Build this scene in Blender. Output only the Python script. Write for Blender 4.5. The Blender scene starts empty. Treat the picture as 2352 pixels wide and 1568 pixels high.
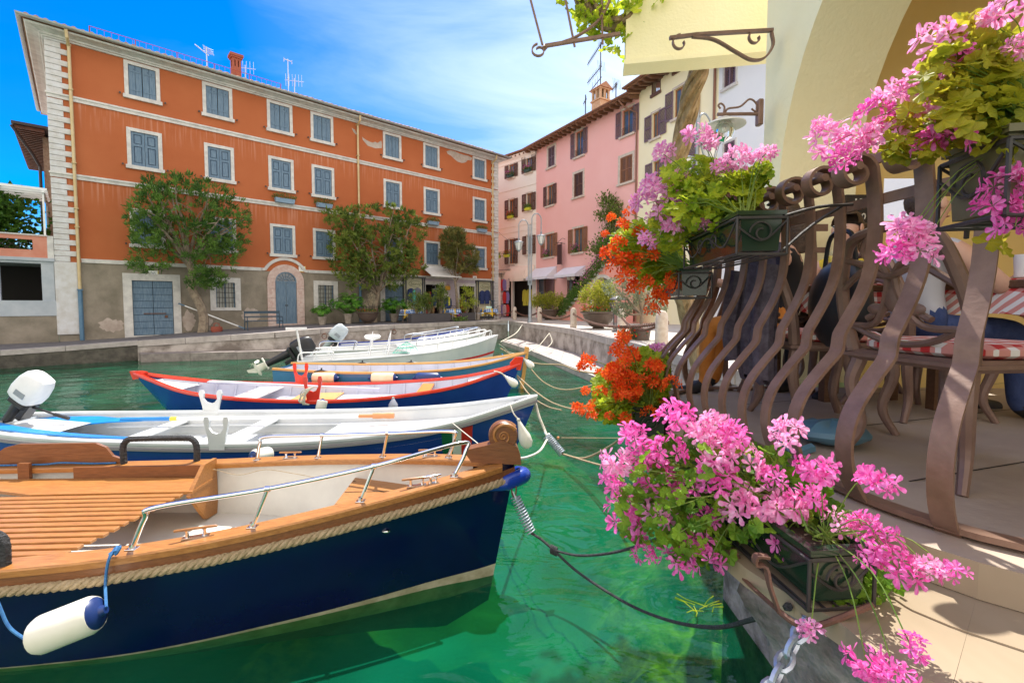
import bpy, bmesh, math, random
import numpy as np
from mathutils import Vector, Matrix
random.seed(7); np.random.seed(7)
PI = math.pi
scene = bpy.context.scene
# ---------------- camera, world, sun, exposure ----------------
CAMZ = 2.15; FPX = 1065.0; PITCH = math.atan(53.5/1065.0); PPY = 753.5
cam_d = bpy.data.cameras.new('camera'); cam = bpy.data.objects.new('camera', cam_d)
scene.collection.objects.link(cam); scene.camera = cam
cam.location = (0, 0, CAMZ); cam.rotation_euler = (PI/2-PITCH, 0, 0)
cam_d.sensor_width = 36; cam_d.lens = 36*FPX/2352; cam_d.shift_y = -30.5/2352
cam_d.clip_start = 0.02; cam_d.clip_end = 3000
SUN_EL = math.radians(62); SUN_H = (0.22, 0.975)          # horizontal direction TO the sun
sun_d = bpy.data.lights.new('sun', 'SUN'); sun = bpy.data.objects.new('sun', sun_d)
scene.collection.objects.link(sun)
sun_d.energy = 3.3; sun_d.angle = math.radians(0.55); sun_d.color = (1, .95, .86)
_to = Vector((SUN_H[0]*math.cos(SUN_EL), SUN_H[1]*math.cos(SUN_EL), math.sin(SUN_EL)))
sun.rotation_euler = _to.to_track_quat('Z', 'Y').to_euler()
world = bpy.data.worlds.new('World'); scene.world = world; world.use_nodes = True
wn = world.node_tree; wn.nodes.clear()
def wnode(t, **k):
 n = wn.nodes.new(t)
 for a, v in k.items(): setattr(n, a, v)
 return n
sky = wnode('ShaderNodeTexSky', sky_type='NISHITA', sun_disc=False)
sky.sun_elevation = SUN_EL; sky.sun_rotation = math.atan2(SUN_H[0], SUN_H[1]); sky.air_density = 1.0; sky.dust_density = 1.0; sky.ozone_density = 4.0
hsv = wnode('ShaderNodeHueSaturation'); hsv.inputs['Saturation'].default_value = 1.9; hsv.inputs['Hue'].default_value = 0.515; hsv.inputs['Value'].default_value = .68
bg = wnode('ShaderNodeBackground'); bg.inputs['Strength'].default_value = 0.15
tc = wnode('ShaderNodeTexCoord'); mp = wnode('ShaderNodeMapping'); mp.inputs['Rotation'].default_value = (0.1, -0.42, 0.5); mp.inputs['Scale'].default_value = (1.1, 2.6, 6.0)
nz = wnode('ShaderNodeTexNoise'); nz.inputs['Scale'].default_value = 1.25; nz.inputs['Detail'].default_value = 9; nz.inputs['Roughness'].default_value = .58; nz.inputs['Distortion'].default_value = .5
rp = wnode('ShaderNodeValToRGB'); rp.color_ramp.elements[0].position = .42; rp.color_ramp.elements[1].position = .80
# cirrus veil is denser towards the east (right) side of the sky
sx = wnode('ShaderNodeSeparateXYZ'); mr = wnode('ShaderNodeMapRange'); mr.inputs['From Min'].default_value = -.62; mr.inputs['From Max'].default_value = .25; mr.inputs['To Min'].default_value = 0.02; mr.inputs['To Max'].default_value = 1.35
mul = wnode('ShaderNodeMath', operation='MULTIPLY', use_clamp=True); add = wnode('ShaderNodeMath', operation='MULTIPLY_ADD', use_clamp=True)
mr2 = wnode('ShaderNodeMapRange'); mr2.inputs['From Min'].default_value = -.45; mr2.inputs['From Max'].default_value = .35; mr2.inputs['To Min'].default_value = 0.0; mr2.inputs['To Max'].default_value = .6
mx = wnode('ShaderNodeMixRGB'); mx.inputs['Color2'].default_value = (2.7, 3.3, 4.2, 1)
wo = wnode('ShaderNodeOutputWorld')
L = wn.links.new
L(tc.outputs['Generated'], mp.inputs['Vector']); L(mp.outputs[0], nz.inputs['Vector']); L(nz.outputs['Fac'], rp.inputs[0])
L(tc.outputs['Generated'], sx.inputs[0]); L(sx.outputs[0], mr.inputs['Value']); L(rp.outputs[0], mul.inputs[0]); L(mr.outputs[0], mul.inputs[1])
L(sx.outputs[0], mr2.inputs['Value']); L(mul.outputs[0], add.inputs[0]); add.inputs[1].default_value = .6; L(mr2.outputs[0], add.inputs[2])
L(sky.outputs[0], hsv.inputs['Color']); L(hsv.outputs[0], mx.inputs['Color1']); L(add.outputs[0], mx.inputs['Fac'])
# bright veil added over the unseen sky behind the camera, to fill shaded facades
mr3 = wnode('ShaderNodeMapRange'); mr3.inputs['From Min'].default_value = .15; mr3.inputs['From Max'].default_value = -.45; mr3.inputs['To Max'].default_value = .9
mx2 = wnode('ShaderNodeMixRGB'); mx2.inputs['Color2'].default_value = (5.4, 4.95, 4.4, 1)
L(sx.outputs[1], mr3.inputs['Value']); L(mr3.outputs[0], mx2.inputs['Fac']); L(mx.outputs[0], mx2.inputs['Color1'])
L(mx2.outputs[0], bg.inputs['Color']); L(bg.outputs[0], wo.inputs[0])
scene.view_settings.view_transform = 'Standard'; scene.view_settings.look = 'None'
scene.view_settings.gamma = 1; scene.view_settings.exposure = 1.3
# ---------------- picture <-> place helpers (the photo measured at 2352 x 1568) ----------------
cp, sp_ = math.cos(PITCH), math.sin(PITCH)
def ray(px, py):
 u = (px-1176)/FPX; v = (PPY-py)/FPX
 return Vector((u, cp+v*sp_, -sp_+v*cp))
CAM = Vector((0, 0, CAMZ))
def G(px, py, z=0.0):                      # point on the horizontal plane z
 d = ray(px, py); t = (z-CAMZ)/d.z
 return CAM+d*t
def AY(px, py, Y):                         # point at distance Y
 d = ray(px, py); return CAM+d*(Y/d.y)
def proj(p):
 p = Vector(p)-CAM; f = p.y*cp-p.z*sp_; v = p.y*sp_+p.z*cp
 return 1176+FPX*p.x/f, PPY-FPX*v/f
# ---------------- mesh builder ----------------
class MB:
 def __init__(s): s.v = []; s.f = []; s.m = []; s.cm = 0
 def mat(s, i): s.cm = i; return s
 def addv(s, vs, fs):
  o = len(s.v); s.v += [tuple(map(float, v)) for v in vs]
  s.f += [tuple(i+o for i in f) for f in fs]; s.m += [s.cm]*len(fs); return s
 def box(s, a, b, M=None, bev=0):
  x0, y0, z0 = a; x1, y1, z1 = b
  if x0 > x1: x0, x1 = x1, x0
  if y0 > y1: y0, y1 = y1, y0
  if z0 > z1: z0, z1 = z1, z0
  if bev and min(x1-x0, y1-y0, z1-z0) > 2.2*bev:
   bm = bmesh.new(); bmesh.ops.create_cube(bm, size=1)
   for v in bm.verts: v.co = Vector(((x0+x1)/2+v.co.x*(x1-x0), (y0+y1)/2+v.co.y*(y1-y0), (z0+z1)/2+v.co.z*(z1-z0)))
   bmesh.ops.bevel(bm, geom=bm.edges[:], offset=bev, segments=1, affect='EDGES')
   vs = [v.co.copy() for v in bm.verts]; fs = [[v.index for v in f.verts] for f in bm.faces]; bm.free()
  else:
   vs = [Vector(p) for p in ((x0,y0,z0),(x1,y0,z0),(x1,y1,z0),(x0,y1,z0),(x0,y0,z1),(x1,y0,z1),(x1,y1,z1),(x0,y1,z1))]
   fs = [(0,3,2,1),(4,5,6,7),(0,1,5,4),(1,2,6,5),(2,3,7,6),(3,0,4,7)]
  if M is not None: vs = [M@v for v in vs]
  return s.addv(vs, fs)
 def tube(s, pts, r, n=8, cap=True, flat=None, closed=False):
  """tube along pts; r number or list; flat=(a,b) gives a rectangular bar of half sizes a (side) and b, with a fixed side axis"""
  pts = [Vector(p) for p in pts]; N = len(pts); rr = r if isinstance(r, (list, tuple)) else [r]*N
  up = None; rings = []
  for i, p in enumerate(pts):
   if closed: t = pts[(i+1) % N]-pts[i-1]
   else: t = (pts[min(i+1, N-1)]-pts[max(i-1, 0)])
   if t.length < 1e-9: t = Vector((0, 0, 1))
   t.normalize()
   if up is None:
    a = Vector((0, 0, 1)) if abs(t.z) < .9 else Vector((1, 0, 0))
    up = (a-t*a.dot(t)).normalized()
   else:
    up = (up-t*up.dot(t))
    up = up.normalized() if up.length > 1e-6 else t.orthogonal().normalized()
   sd = t.cross(up)
   rings.append([p+(up*math.cos(2*PI*k/n)+sd*math.sin(2*PI*k/n))*rr[i] for k in range(n)])
  vs = [v for r_ in rings for v in r_]; fs = []
  M_ = N if closed else N-1
  for i in range(M_):
   a = i*n; b = ((i+1) % N)*n
   for k in range(n): fs.append((a+k, b+k, b+(k+1) % n, a+(k+1) % n))
  if cap and not closed: fs.append(tuple(range(n))); fs.append(tuple(reversed(range((N-1)*n, N*n))))
  return s.addv(vs, fs)
 def strip(s, pts, side, w, th, nrm=None):
  """flat bar: cross-section w (along 'side') x th along path pts; side may be a list"""
  pts = [Vector(p) for p in pts]; N = len(pts); vs = []; fs = []
  for i, p in enumerate(pts):
   t = (pts[min(i+1, N-1)]-pts[max(i-1, 0)]).normalized()
   sd = Vector(side[i] if isinstance(side, list) else side).normalized()
   nr = t.cross(sd).normalized()
   ww = w[i] if isinstance(w, (list, tuple)) else w
   for a, b in ((-1, -1), (1, -1), (1, 1), (-1, 1)): vs.append(p+sd*a*ww/2+nr*b*th/2)
  for i in range(N-1):
   a = i*4; b = a+4
   for k in range(4): fs.append((a+k, b+k, b+(k+1) % 4, a+(k+1) % 4))
  fs.append((0, 1, 2, 3)); fs.append((N*4-1, N*4-2, N*4-3, N*4-4))
  return s.addv(vs, fs)
 def lathe(s, prof, c=(0, 0, 0), n=20, M=None, ex=1.0):
  vs = []; fs = []
  for r, z in prof:
   for k in range(n):
    a = 2*PI*k/n; v = Vector((c[0]+r*math.cos(a), c[1]+r*math.sin(a)*ex, c[2]+z)); vs.append(M@v if M is not None else v)
  for i in range(len(prof)-1):
   for k in range(n): fs.append((i*n+k, i*n+(k+1) % n, (i+1)*n+(k+1) % n, (i+1)*n+k))
  if prof[0][0] > 1e-4: fs.append(tuple(reversed(range(n))))
  if prof[-1][0] > 1e-4: fs.append(tuple(range((len(prof)-1)*n, len(prof)*n)))
  return s.addv(vs, fs)
 def prism(s, poly, off, M=None):
  """poly: list of 3d points (planar), extruded by vector off"""
  n = len(poly); a = [Vector(p) for p in poly]; b = [p+Vector(off) for p in a]
  vs = a+b
  if M is not None: vs = [M@v for v in vs]
  fs = [tuple(range(n)), tuple(reversed(range(n, 2*n)))]
  for i in range(n): fs.append((i, n+i, n+(i+1) % n, (i+1) % n))
  return s.addv(vs, fs)
 def grid(s, rows, closed=False):
  """rows: list of equal length point lists"""
  n = len(rows[0]); vs = [p for r in rows for p in r]; fs = []
  for i in range(len(rows)-1):
   for k in range(n if closed else n-1):
    k2 = (k+1) % n; fs.append((i*n+k, i*n+k2, (i+1)*n+k2, (i+1)*n+k))
  return s.addv(vs, fs)
 def ball(s, c, r, n=12, sc=(1, 1, 1), M=None):
  prof = [(math.sin(PI*i/(n//2+2))*1.0, -math.cos(PI*i/(n//2+2))) for i in range(n//2+3)]
  vs = []; fs = []; m = len(prof)
  for rr, z in prof:
   for k in range(n):
    a = 2*PI*k/n; v = Vector((rr*math.cos(a)*r*sc[0], rr*math.sin(a)*r*sc[1], z*r*sc[2]))
    if M is not None: v = M@v
    vs.append(v+Vector(c))
  for i in range(m-1):
   for k in range(n): fs.append((i*n+k, i*n+(k+1) % n, (i+1)*n+(k+1) % n, (i+1)*n+k))
  return s.addv(vs, fs)
 def build(s, name, mats, parent=None, smooth=True, local=False, ang=35):
  me = bpy.data.meshes.new(name)
  vs = s.v
  if parent is not None and not local:
   Mi = WM[parent.name].inverted(); vs = [tuple(Mi@Vector(v)) for v in vs]
  me.from_pydata(vs, [], s.f); 
  if not isinstance(mats, (list, tuple)): mats = [mats]
  for m in mats: me.materials.append(m)
  if len(mats) > 1: me.polygons.foreach_set('material_index', s.m)
  if smooth:
   me.polygons.foreach_set('use_smooth', [True]*len(me.polygons)); me.set_sharp_from_angle(angle=math.radians(ang))
  me.update()
  o = bpy.data.objects.new(name, me); scene.collection.objects.link(o)
  if parent is not None:
   o.parent = parent; WM[o.name] = WM[parent.name]
  else: WM[o.name] = Matrix.Identity(4)
  return o
WM = {}
def np_mesh(name, V, F, mats, parent=None, mi=None, smooth=False, local=False):
 """fast mesh: V (n,3) array, F (m,4) or (m,3) int array"""
 V = np.asarray(V, dtype=np.float64)
 if parent is not None and not local:
  Mi = np.array(WM[parent.name].inverted()); V = V@Mi[:3, :3].T+Mi[:3, 3]
 me = bpy.data.meshes.new(name); k = F.shape[1]
 me.vertices.add(len(V)); me.vertices.foreach_set('co', V.astype(np.float32).ravel())
 me.loops.add(F.size); me.loops.foreach_set('vertex_index', F.astype(np.int32).ravel())
 me.polygons.add(len(F)); me.polygons.foreach_set('loop_start', np.arange(0, F.size, k, dtype=np.int32))
 if not isinstance(mats, (list, tuple)): mats = [mats]
 for m in mats: me.materials.append(m)
 if mi is not None: me.polygons.foreach_set('material_index', np.asarray(mi, dtype=np.int32))
 me.polygons.foreach_set('use_smooth', np.full(len(F), smooth))
 me.update(calc_edges=True); me.validate()
 o = bpy.data.objects.new(name, me); scene.collection.objects.link(o)
 if parent is not None: o.parent = parent; WM[o.name] = WM[parent.name]
 else: WM[o.name] = Matrix.Identity(4)
 return o
def tag(o, label, cat, group=None, kind=None):
 if label: o['label'] = label
 if cat: o['category'] = cat
 if group: o['group'] = group
 if kind: o['kind'] = kind
 return o
def thing(name, label, cat, loc=(0, 0, 0), rz=0, group=None):
 o = bpy.data.objects.new(name, None); scene.collection.objects.link(o)
 o.empty_display_size = .2; o.location = loc; o.rotation_euler = (0, 0, rz)
 WM[o.name] = Matrix.Translation(Vector(loc))@Matrix.Rotation(rz, 4, 'Z')
 return tag(o, label, cat, group)
def struct(o): o['kind'] = 'structure'; return o
KIDS = {}
def copy_tree(o, parent=None, loc=None, rz=None, label=None, sc=None):
 c = o.copy(); scene.collection.objects.link(c)
 if parent is not None: c.parent = parent
 if loc is not None: c.location = loc
 if rz is not None: c.rotation_euler = (0, 0, rz)
 if label: c['label'] = label
 if sc: c.scale = (sc,)*3 if not isinstance(sc, (tuple, list)) else sc
 for ch in [k for k in scene.objects if k.parent == o]: copy_tree(ch, c)
 return c
def spline(pts, n=8):
 """Catmull-Rom through 3d points"""
 P = [Vector(p) for p in pts]; P = [P[0]*2-P[1]]+P+[P[-1]*2-P[-2]]; out = []
 for i in range(1, len(P)-2):
  for k in range(n):
   t = k/n; a, b, c, d = P[i-1:i+3]
   out.append(.5*((2*b)+(c-a)*t+(2*a-5*b+4*c-d)*t*t+(3*b-a-3*c+d)*t**3))
 out.append(P[-2]); return out
def lerp(a, b, t): return a+(b-a)*t
def interp(tab, x):
 if x <= tab[0][0]: return tab[0][1]
 for (x0, y0), (x1, y1) in zip(tab, tab[1:]):
  if x <= x1: return y0+(y1-y0)*(x-x0)/(x1-x0)
 return tab[-1][1]
# ---------------- materials ----------------
MATS = {}
def mat(name, col, rough=.6, col2=None, scale=6, bump=0, bscale=None, metal=0, spec=.5, trans=0, detail=5, stretch=None, ramp=(.35, .65), emis=None, coat=0, alpha=None, thin=None):
 m = bpy.data.materials.new(name); m.use_nodes = True; nt = m.node_tree; b = nt.nodes['Principled BSDF']
 b.inputs['Roughness'].default_value = rough; b.inputs['Metallic'].default_value = metal
 b.inputs['Specular IOR Level'].default_value = spec; b.inputs['Base Color'].default_value = (*col, 1)
 if coat: b.inputs['Coat Weight'].default_value = coat; b.inputs['Coat Roughness'].default_value = .08
 if trans: b.inputs['Transmission Weight'].default_value = trans
 if emis: b.inputs['Emission Color'].default_value = (*col, 1); b.inputs['Emission Strength'].default_value = emis
 tcn = nt.nodes.new('ShaderNodeTexCoord'); vec = tcn.outputs['Object']
 if stretch:
  mpn = nt.nodes.new('ShaderNodeMapping'); mpn.inputs['Scale'].default_value = stretch; nt.links.new(vec, mpn.inputs[0]); vec = mpn.outputs[0]
 if col2:
  n = nt.nodes.new('ShaderNodeTexNoise'); n.inputs['Scale'].default_value = scale; n.inputs['Detail'].default_value = detail; n.inputs['Roughness'].default_value = .62
  r = nt.nodes.new('ShaderNodeValToRGB'); r.color_ramp.elements[0].position = ramp[0]; r.color_ramp.elements[1].position = ramp[1]
  r.color_ramp.elements[0].color = (*col, 1); r.color_ramp.elements[1].color = (*col2, 1)
  nt.links.new(vec, n.inputs['Vector']); nt.links.new(n.outputs['Fac'], r.inputs[0]); nt.links.new(r.outputs[0], b.inputs['Base Color'])
 if bump:
  n2 = nt.nodes.new('ShaderNodeTexNoise'); n2.inputs['Scale'].default_value = bscale or scale*3; n2.inputs['Detail'].default_value = 6
  bp = nt.nodes.new('ShaderNodeBump'); bp.inputs['Strength'].default_value = bump; bp.inputs['Distance'].default_value = .02
  nt.links.new(vec, n2.inputs['Vector']); nt.links.new(n2.outputs['Fac'], bp.inputs['Height']); nt.links.new(bp.outputs[0], b.inputs['Normal'])
 MATS[name] = m; return m
def leafmat(name, c1, c2, trans=.45, rough=.5, sc=9):
 """diffuse + translucent leaf"""
 m = bpy.data.materials.new(name); m.use_nodes = True; nt = m.node_tree; nt.nodes.remove(nt.nodes['Principled BSDF']); out = nt.nodes['Material Output']
 g = nt.nodes.new('ShaderNodeTexCoord'); n = nt.nodes.new('ShaderNodeTexNoise'); n.inputs['Scale'].default_value = sc; n.inputs['Detail'].default_value = 3
 r = nt.nodes.new('ShaderNodeValToRGB'); r.color_ramp.elements[0].position = .38; r.color_ramp.elements[1].position = .62; r.color_ramp.elements[0].color = (*c1, 1); r.color_ramp.elements[1].color = (*c2, 1)
 p = nt.nodes.new('ShaderNodeBsdfPrincipled'); p.inputs['Roughness'].default_value = rough; p.inputs['Specular IOR Level'].default_value = .35
 t = nt.nodes.new('ShaderNodeBsdfTranslucent'); mxx = nt.nodes.new('ShaderNodeMixShader'); mxx.inputs[0].default_value = trans
 nt.links.new(g.outputs['Object'], n.inputs['Vector']); nt.links.new(n.outputs['Fac'], r.inputs[0]); nt.links.new(r.outputs[0], p.inputs['Base Color']); nt.links.new(r.outputs[0], t.inputs['Color'])
 nt.links.new(p.outputs[0], mxx.inputs[1]); nt.links.new(t.outputs[0], mxx.inputs[2]); nt.links.new(mxx.outputs[0], out.inputs[0])
 MATS[name] = m; return m
def woodmat(name, c1, c2, sc=14, stretch=(1, 9, 9), rough=.45, coat=0):
 return mat(name, c1, rough, c2, sc, bump=.15, bscale=sc*2, stretch=stretch, ramp=(.3, .7), coat=coat)
white_paint = mat('white_paint', (.80, .80, .78), .45, (.70, .71, .70), 3)
boat_white = mat('boat_white', (.68, .69, .68), .3, (.58, .60, .61), 2, coat=.3)
stone_white = mat('white_stone_trim', (.66, .64, .60), .8, (.50, .48, .46), 3.5, bump=.4, bscale=14)
quoin_m = mat('quoin_stone', (.62, .62, .63), .85, (.52, .50, .47), 4, bump=.5, bscale=12)
blue_shut = mat('blue_shutter_paint', (.085, .15, .225), .6, (.15, .225, .30), 5, bump=.2, bscale=22, stretch=(4, 1, .6))
blue_dark = mat('blue_shutter_groove', (.05, .09, .15), .7)
iron = mat('wrought_iron', (.028, .024, .022), .5, (.05, .04, .036), 9, bump=.2)
rust = mat('rusty_iron', (.10, .045, .03), .75, (.17, .08, .05), 14, bump=.3)
steel = mat('stainless_steel', (.75, .76, .78), .12, metal=1)
galv = mat('galvanised_steel', (.45, .50, .55), .4, (.55, .60, .66), 30, metal=.7)
black_m = mat('black_plastic', (.015, .015, .017), .4)
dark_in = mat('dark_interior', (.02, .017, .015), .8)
glass_dark = mat('window_glass', (.05, .07, .09), .06, (.10, .12, .14), 1.5, spec=.9)
clear_glass = mat('clear_glass', (.95, .97, .97), .02, trans=1.0)
brown_shut = mat('brown_shutter_paint', (.10, .045, .03), .55, (.14, .065, .04), 5, stretch=(1, 1, 12))
tan_shut = mat('tan_shutter_paint', (.23, .10, .045), .55, (.30, .14, .065), 5, stretch=(1, 1, 12))
mauve_shut = mat('mauve_shutter_paint', (.16, .10, .12), .55, (.20, .13, .15), 5, stretch=(1, 1, 12))
wood_frame = mat('wooden_window_frame', (.30, .11, .03), .5, (.38, .16, .05), 6)
tile = mat('roof_tile', (.33, .15, .08), .85, (.44, .25, .16), 4, bump=.4)
gutter_m = mat('gutter_metal', (.30, .32, .31), .45, (.38, .39, .37), 3, metal=.3)
pipe_y = mat('ochre_pipe', (.52, .38, .18), .5, (.60, .47, .27), 3)
pipe_b = mat('blue_pipe', (.07, .16, .26), .5, (.10, .2, .3), 3)
paving = mat('dark_paving', (.10, .09, .10), .85, (.16, .15, .155), 5, bump=.5, bscale=30)
plaza_m = mat('pale_stone_paving', (.42, .37, .32), .8, (.56, .51, .45), 1.1, bump=.3, bscale=18)
quay_m = mat('quay_stone', (.17, .14, .12), .9, (.46, .41, .375), 1.5, bump=1.0, bscale=7, ramp=(.36, .60), detail=9)
quay_dark = mat('wet_shaded_quay_stone', (.055, .045, .038), .7, (.13, .11, .09), 3, bump=1.0, bscale=7)
coping_m = mat('coping_stone', (.46, .41, .38), .85, (.33, .29, .27), 3, bump=.8, bscale=9)
# ---------------- facade frame: x along the wall, z up, -y out of the wall ----------------
class Facade:
 def __init__(s, P, d, name, label, cat='building', group=None):
  s.P = Vector((P[0], P[1], 0)); s.d = Vector((d[0], d[1], 0)).normalized()
  s.rz = math.atan2(s.d.y, s.d.x); s.inw = Vector((-s.d.y, s.d.x, 0))
  s.root = thing(name, label, cat, tuple(s.P), s.rz, group)
 def sz(s, px, py, o=0.0):
  r = ray(px, py); Q = s.P-s.inw*o
  t = (Q-CAM).dot(s.inw)/r.dot(s.inw); p = CAM+r*t
  return (p-s.P).dot(s.d), p.z
 def S(s, px, py=700, o=0): return s.sz(px, py, o)[0]
 def Z(s, px, py, o=0): return s.sz(px, py, o)[1]
 def W(s, x, o, z): return s.P+s.d*x-s.inw*o+Vector((0, 0, z))
def wall_holes(mb, s0, s1, z0, z1, holes, depth=.22, y=0.0):
 xs = sorted({s0, s1}|{h[0] for h in holes}|{h[1] for h in holes}); zs = sorted({z0, z1}|{h[2] for h in holes}|{h[3] for h in holes})
 xs = [x for x in xs if s0 <= x <= s1]; zs = [z for z in zs if z0 <= z <= z1]
 for i in range(len(xs)-1):
  for j in range(len(zs)-1):
   cx, cz = (xs[i]+xs[i+1])/2, (zs[j]+zs[j+1])/2
   if any(h[0] < cx < h[1] and h[2] < cz < h[3] for h in holes): continue
   mb.addv([(xs[i], y, zs[j]), (xs[i+1], y, zs[j]), (xs[i+1], y, zs[j+1]), (xs[i], y, zs[j+1])], [(0, 1, 2, 3)])
 for a, b, c, d in [h[:4] for h in holes]:
  c = max(c, z0); d = min(d, z1)
  mb.addv([(a, y, c), (b, y, c), (b, y, d), (a, y, d), (a, y+depth, c), (b, y+depth, c), (b, y+depth, d), (a, y+depth, d)], [(0, 4, 5, 1), (1, 5, 6, 2), (2, 6, 7, 3), (3, 7, 4, 0)])
def frame_mb(a, b, c, d, w=.14, proud=.04, sill=.06, sillout=.10, back=.0):
 m = MB()
 m.box((a-w, -proud, c), (a, back, d+w)); m.box((b, -proud, c), (b+w, back, d+w)); m.box((a, -proud+.002, d), (b, back, d+w))
 m.box((a-w-sill, -sillout, c-.15), (b+w+sill, back, c-.001))
 return m
def shutter_mb(x0, x1, z0, z1, y, style, th=.045):
 """closed leaf whose outer face is at y-th; material 0 paint, 1 groove / iron"""
 m = MB()
 w = x1-x0
 if style == 'plank':
  k = 2
  for i in range(k):
   m.box((x0+w*i/k+.006, y-th, z0), (x0+w*(i+1)/k-.006, y, z1), bev=.006)
  for zz in (z0+.17*(z1-z0), z1-.22*(z1-z0)): m.box((x0+.04, y-th-.014, zz), (x1-.03, y-th-.001, zz+.05))
  m.mat(1)
  m.box((x0+.01, y-.02, z0+.01), (x1-.01, y-.004, z1-.01))
  for zz in (z1-.17, z1-.27): m.box((x0+w*.5-.06, y-th-.004, zz), (x0+w*.5-.02, y-th+.006, zz+.04)); 
  m.box((x0+w*.5+.08, y-th-.004, z1-.21), (x0+w*.5+.12, y-th+.006, z1-.17))
 elif style == 'panel':
  st = .09; h = z1-z0; mid = z0+h*.58
  m.box((x0, y-th, z0), (x0+st, y, z1)); m.box((x1-st, y-th, z0), (x1, y, z1))
  for a, b in ((z0, z0+.12), (mid, mid+.1), (z1-.1, z1)): m.box((x0+st, y-th+.001, a), (x1-st, y, b))
  m.mat(1); m.box((x0+st, y-.012, z0+.12), (x1-st, y, z1-.1)); m.mat(0)
  for a, b in ((z0+.15, mid-.03), (mid+.13, z1-.13)):
   m.box((x0+st+.035, y-th+.008, a), (x1-st-.035, y-.013, b), bev=.012)
 elif style == 'louver':
  st = .05
  m.box((x0, y-th, z0), (x0+st, y, z1)); m.box((x1-st, y-th, z0), (x1, y, z1))
  mid = (z0+z1)/2
  for a, b in ((z0, z0+.07), (mid-.03, mid+.03), (z1-.07, z1)): m.box((x0+st, y-th, a), (x1-st, y, b))
  n = max(4, int((z1-z0)/.075))
  for i in range(n):
   zz = z0+.07+(z1-z0-.14)*(i+.5)/n
   m.addv([(x0+st, y-.004, zz+.03), (x1-st, y-.004, zz+.03), (x1-st, y-th+.004, zz-.022), (x0+st, y-th+.004, zz-.022), (x0+st, y-.010, zz+.03), (x1-st, y-.010, zz+.03)], [(0, 1, 2, 3), (3, 2, 5, 4)])
 return m
def leaf_cluster(n, pos_fn, L, Wd, seed=0, droop=.0, out_c=None, spread=1.0, fold=.25, lobed=False):
 """n narrow leaves: returns V,F arrays (each leaf = 2 quads folded on the midrib)"""
 rg = np.random.RandomState(seed)
 P = pos_fn(n, rg)                                   # positions
 D = rg.normal(size=(n, 3)); D[:, 2] += spread*.6
 if out_c is not None: 
  o = P-np.array(out_c); o /= np.linalg.norm(o, axis=1)[:, None]+1e-6; D = D*.65+o*1.1
 D[:, 2] -= droop
 D /= np.linalg.norm(D, axis=1)[:, None]
 A = rg.normal(size=(n, 3)); S = np.cross(D, A); S /= np.linalg.norm(S, axis=1)[:, None]+1e-9; N = np.cross(D, S)
 l = L*(.6+.7*rg.rand(n))[:, None]; w = Wd*(.7+.5*rg.rand(n))[:, None]
 b = P; m = P+D*l*.5+N*l*.04; t = P+D*l-N*l*.10
 s1 = m+S*w*.5+N*w*fold; s2 = m-S*w*.5+N*w*fold
 V = np.stack([b, s1, m, s2, t], 1).reshape(-1, 3)
 i = np.arange(n)[:, None]*5
 F = np.concatenate([i+np.array([[0, 1, 4, 2]]), i+np.array([[0, 2, 4, 3]])], 0)
 return V, F
# ---------------- ORANGE BUILDING ----------------
oP = G(664, 743.5, 1.15); _d = ray(2320, 700); OR = Facade((oP.x, oP.y), (_d.x, _d.y), 'orange_building', 'long four storey orange building with blue shutters, white bands and corner quoins')
oR = OR.root
sL = OR.S(128, 600); sR = OR.S(1143.6, 600)
zb1 = OR.Z(172, 225); zb2 = OR.Z(172, 406); zb3 = OR.Z(650, 610); zb3 = OR.Z(177, 602)
ZB1 = (OR.Z(163.8, 230)+OR.Z(1127.7, 443.7))/2; ZB2 = (OR.Z(171.9, 408.8)+OR.Z(1129, 542.3))/2; ZB3 = (OR.Z(177.3, 603.5)+OR.Z(930, 636.2))/2
ZE = (OR.Z(156, 101)+OR.Z(1125, 366))/2-.02           # underside of cornice
print('orange', sL, sR, ZB1, ZB2, ZB3, ZE)
def groundz(s):                                   # the walk slopes down to the left
 return interp([(-30, .62), (-8.2, .68), (-6.3, .74), (0, 1.05), (3, 1.15), (60, 1.15)], s)
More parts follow.
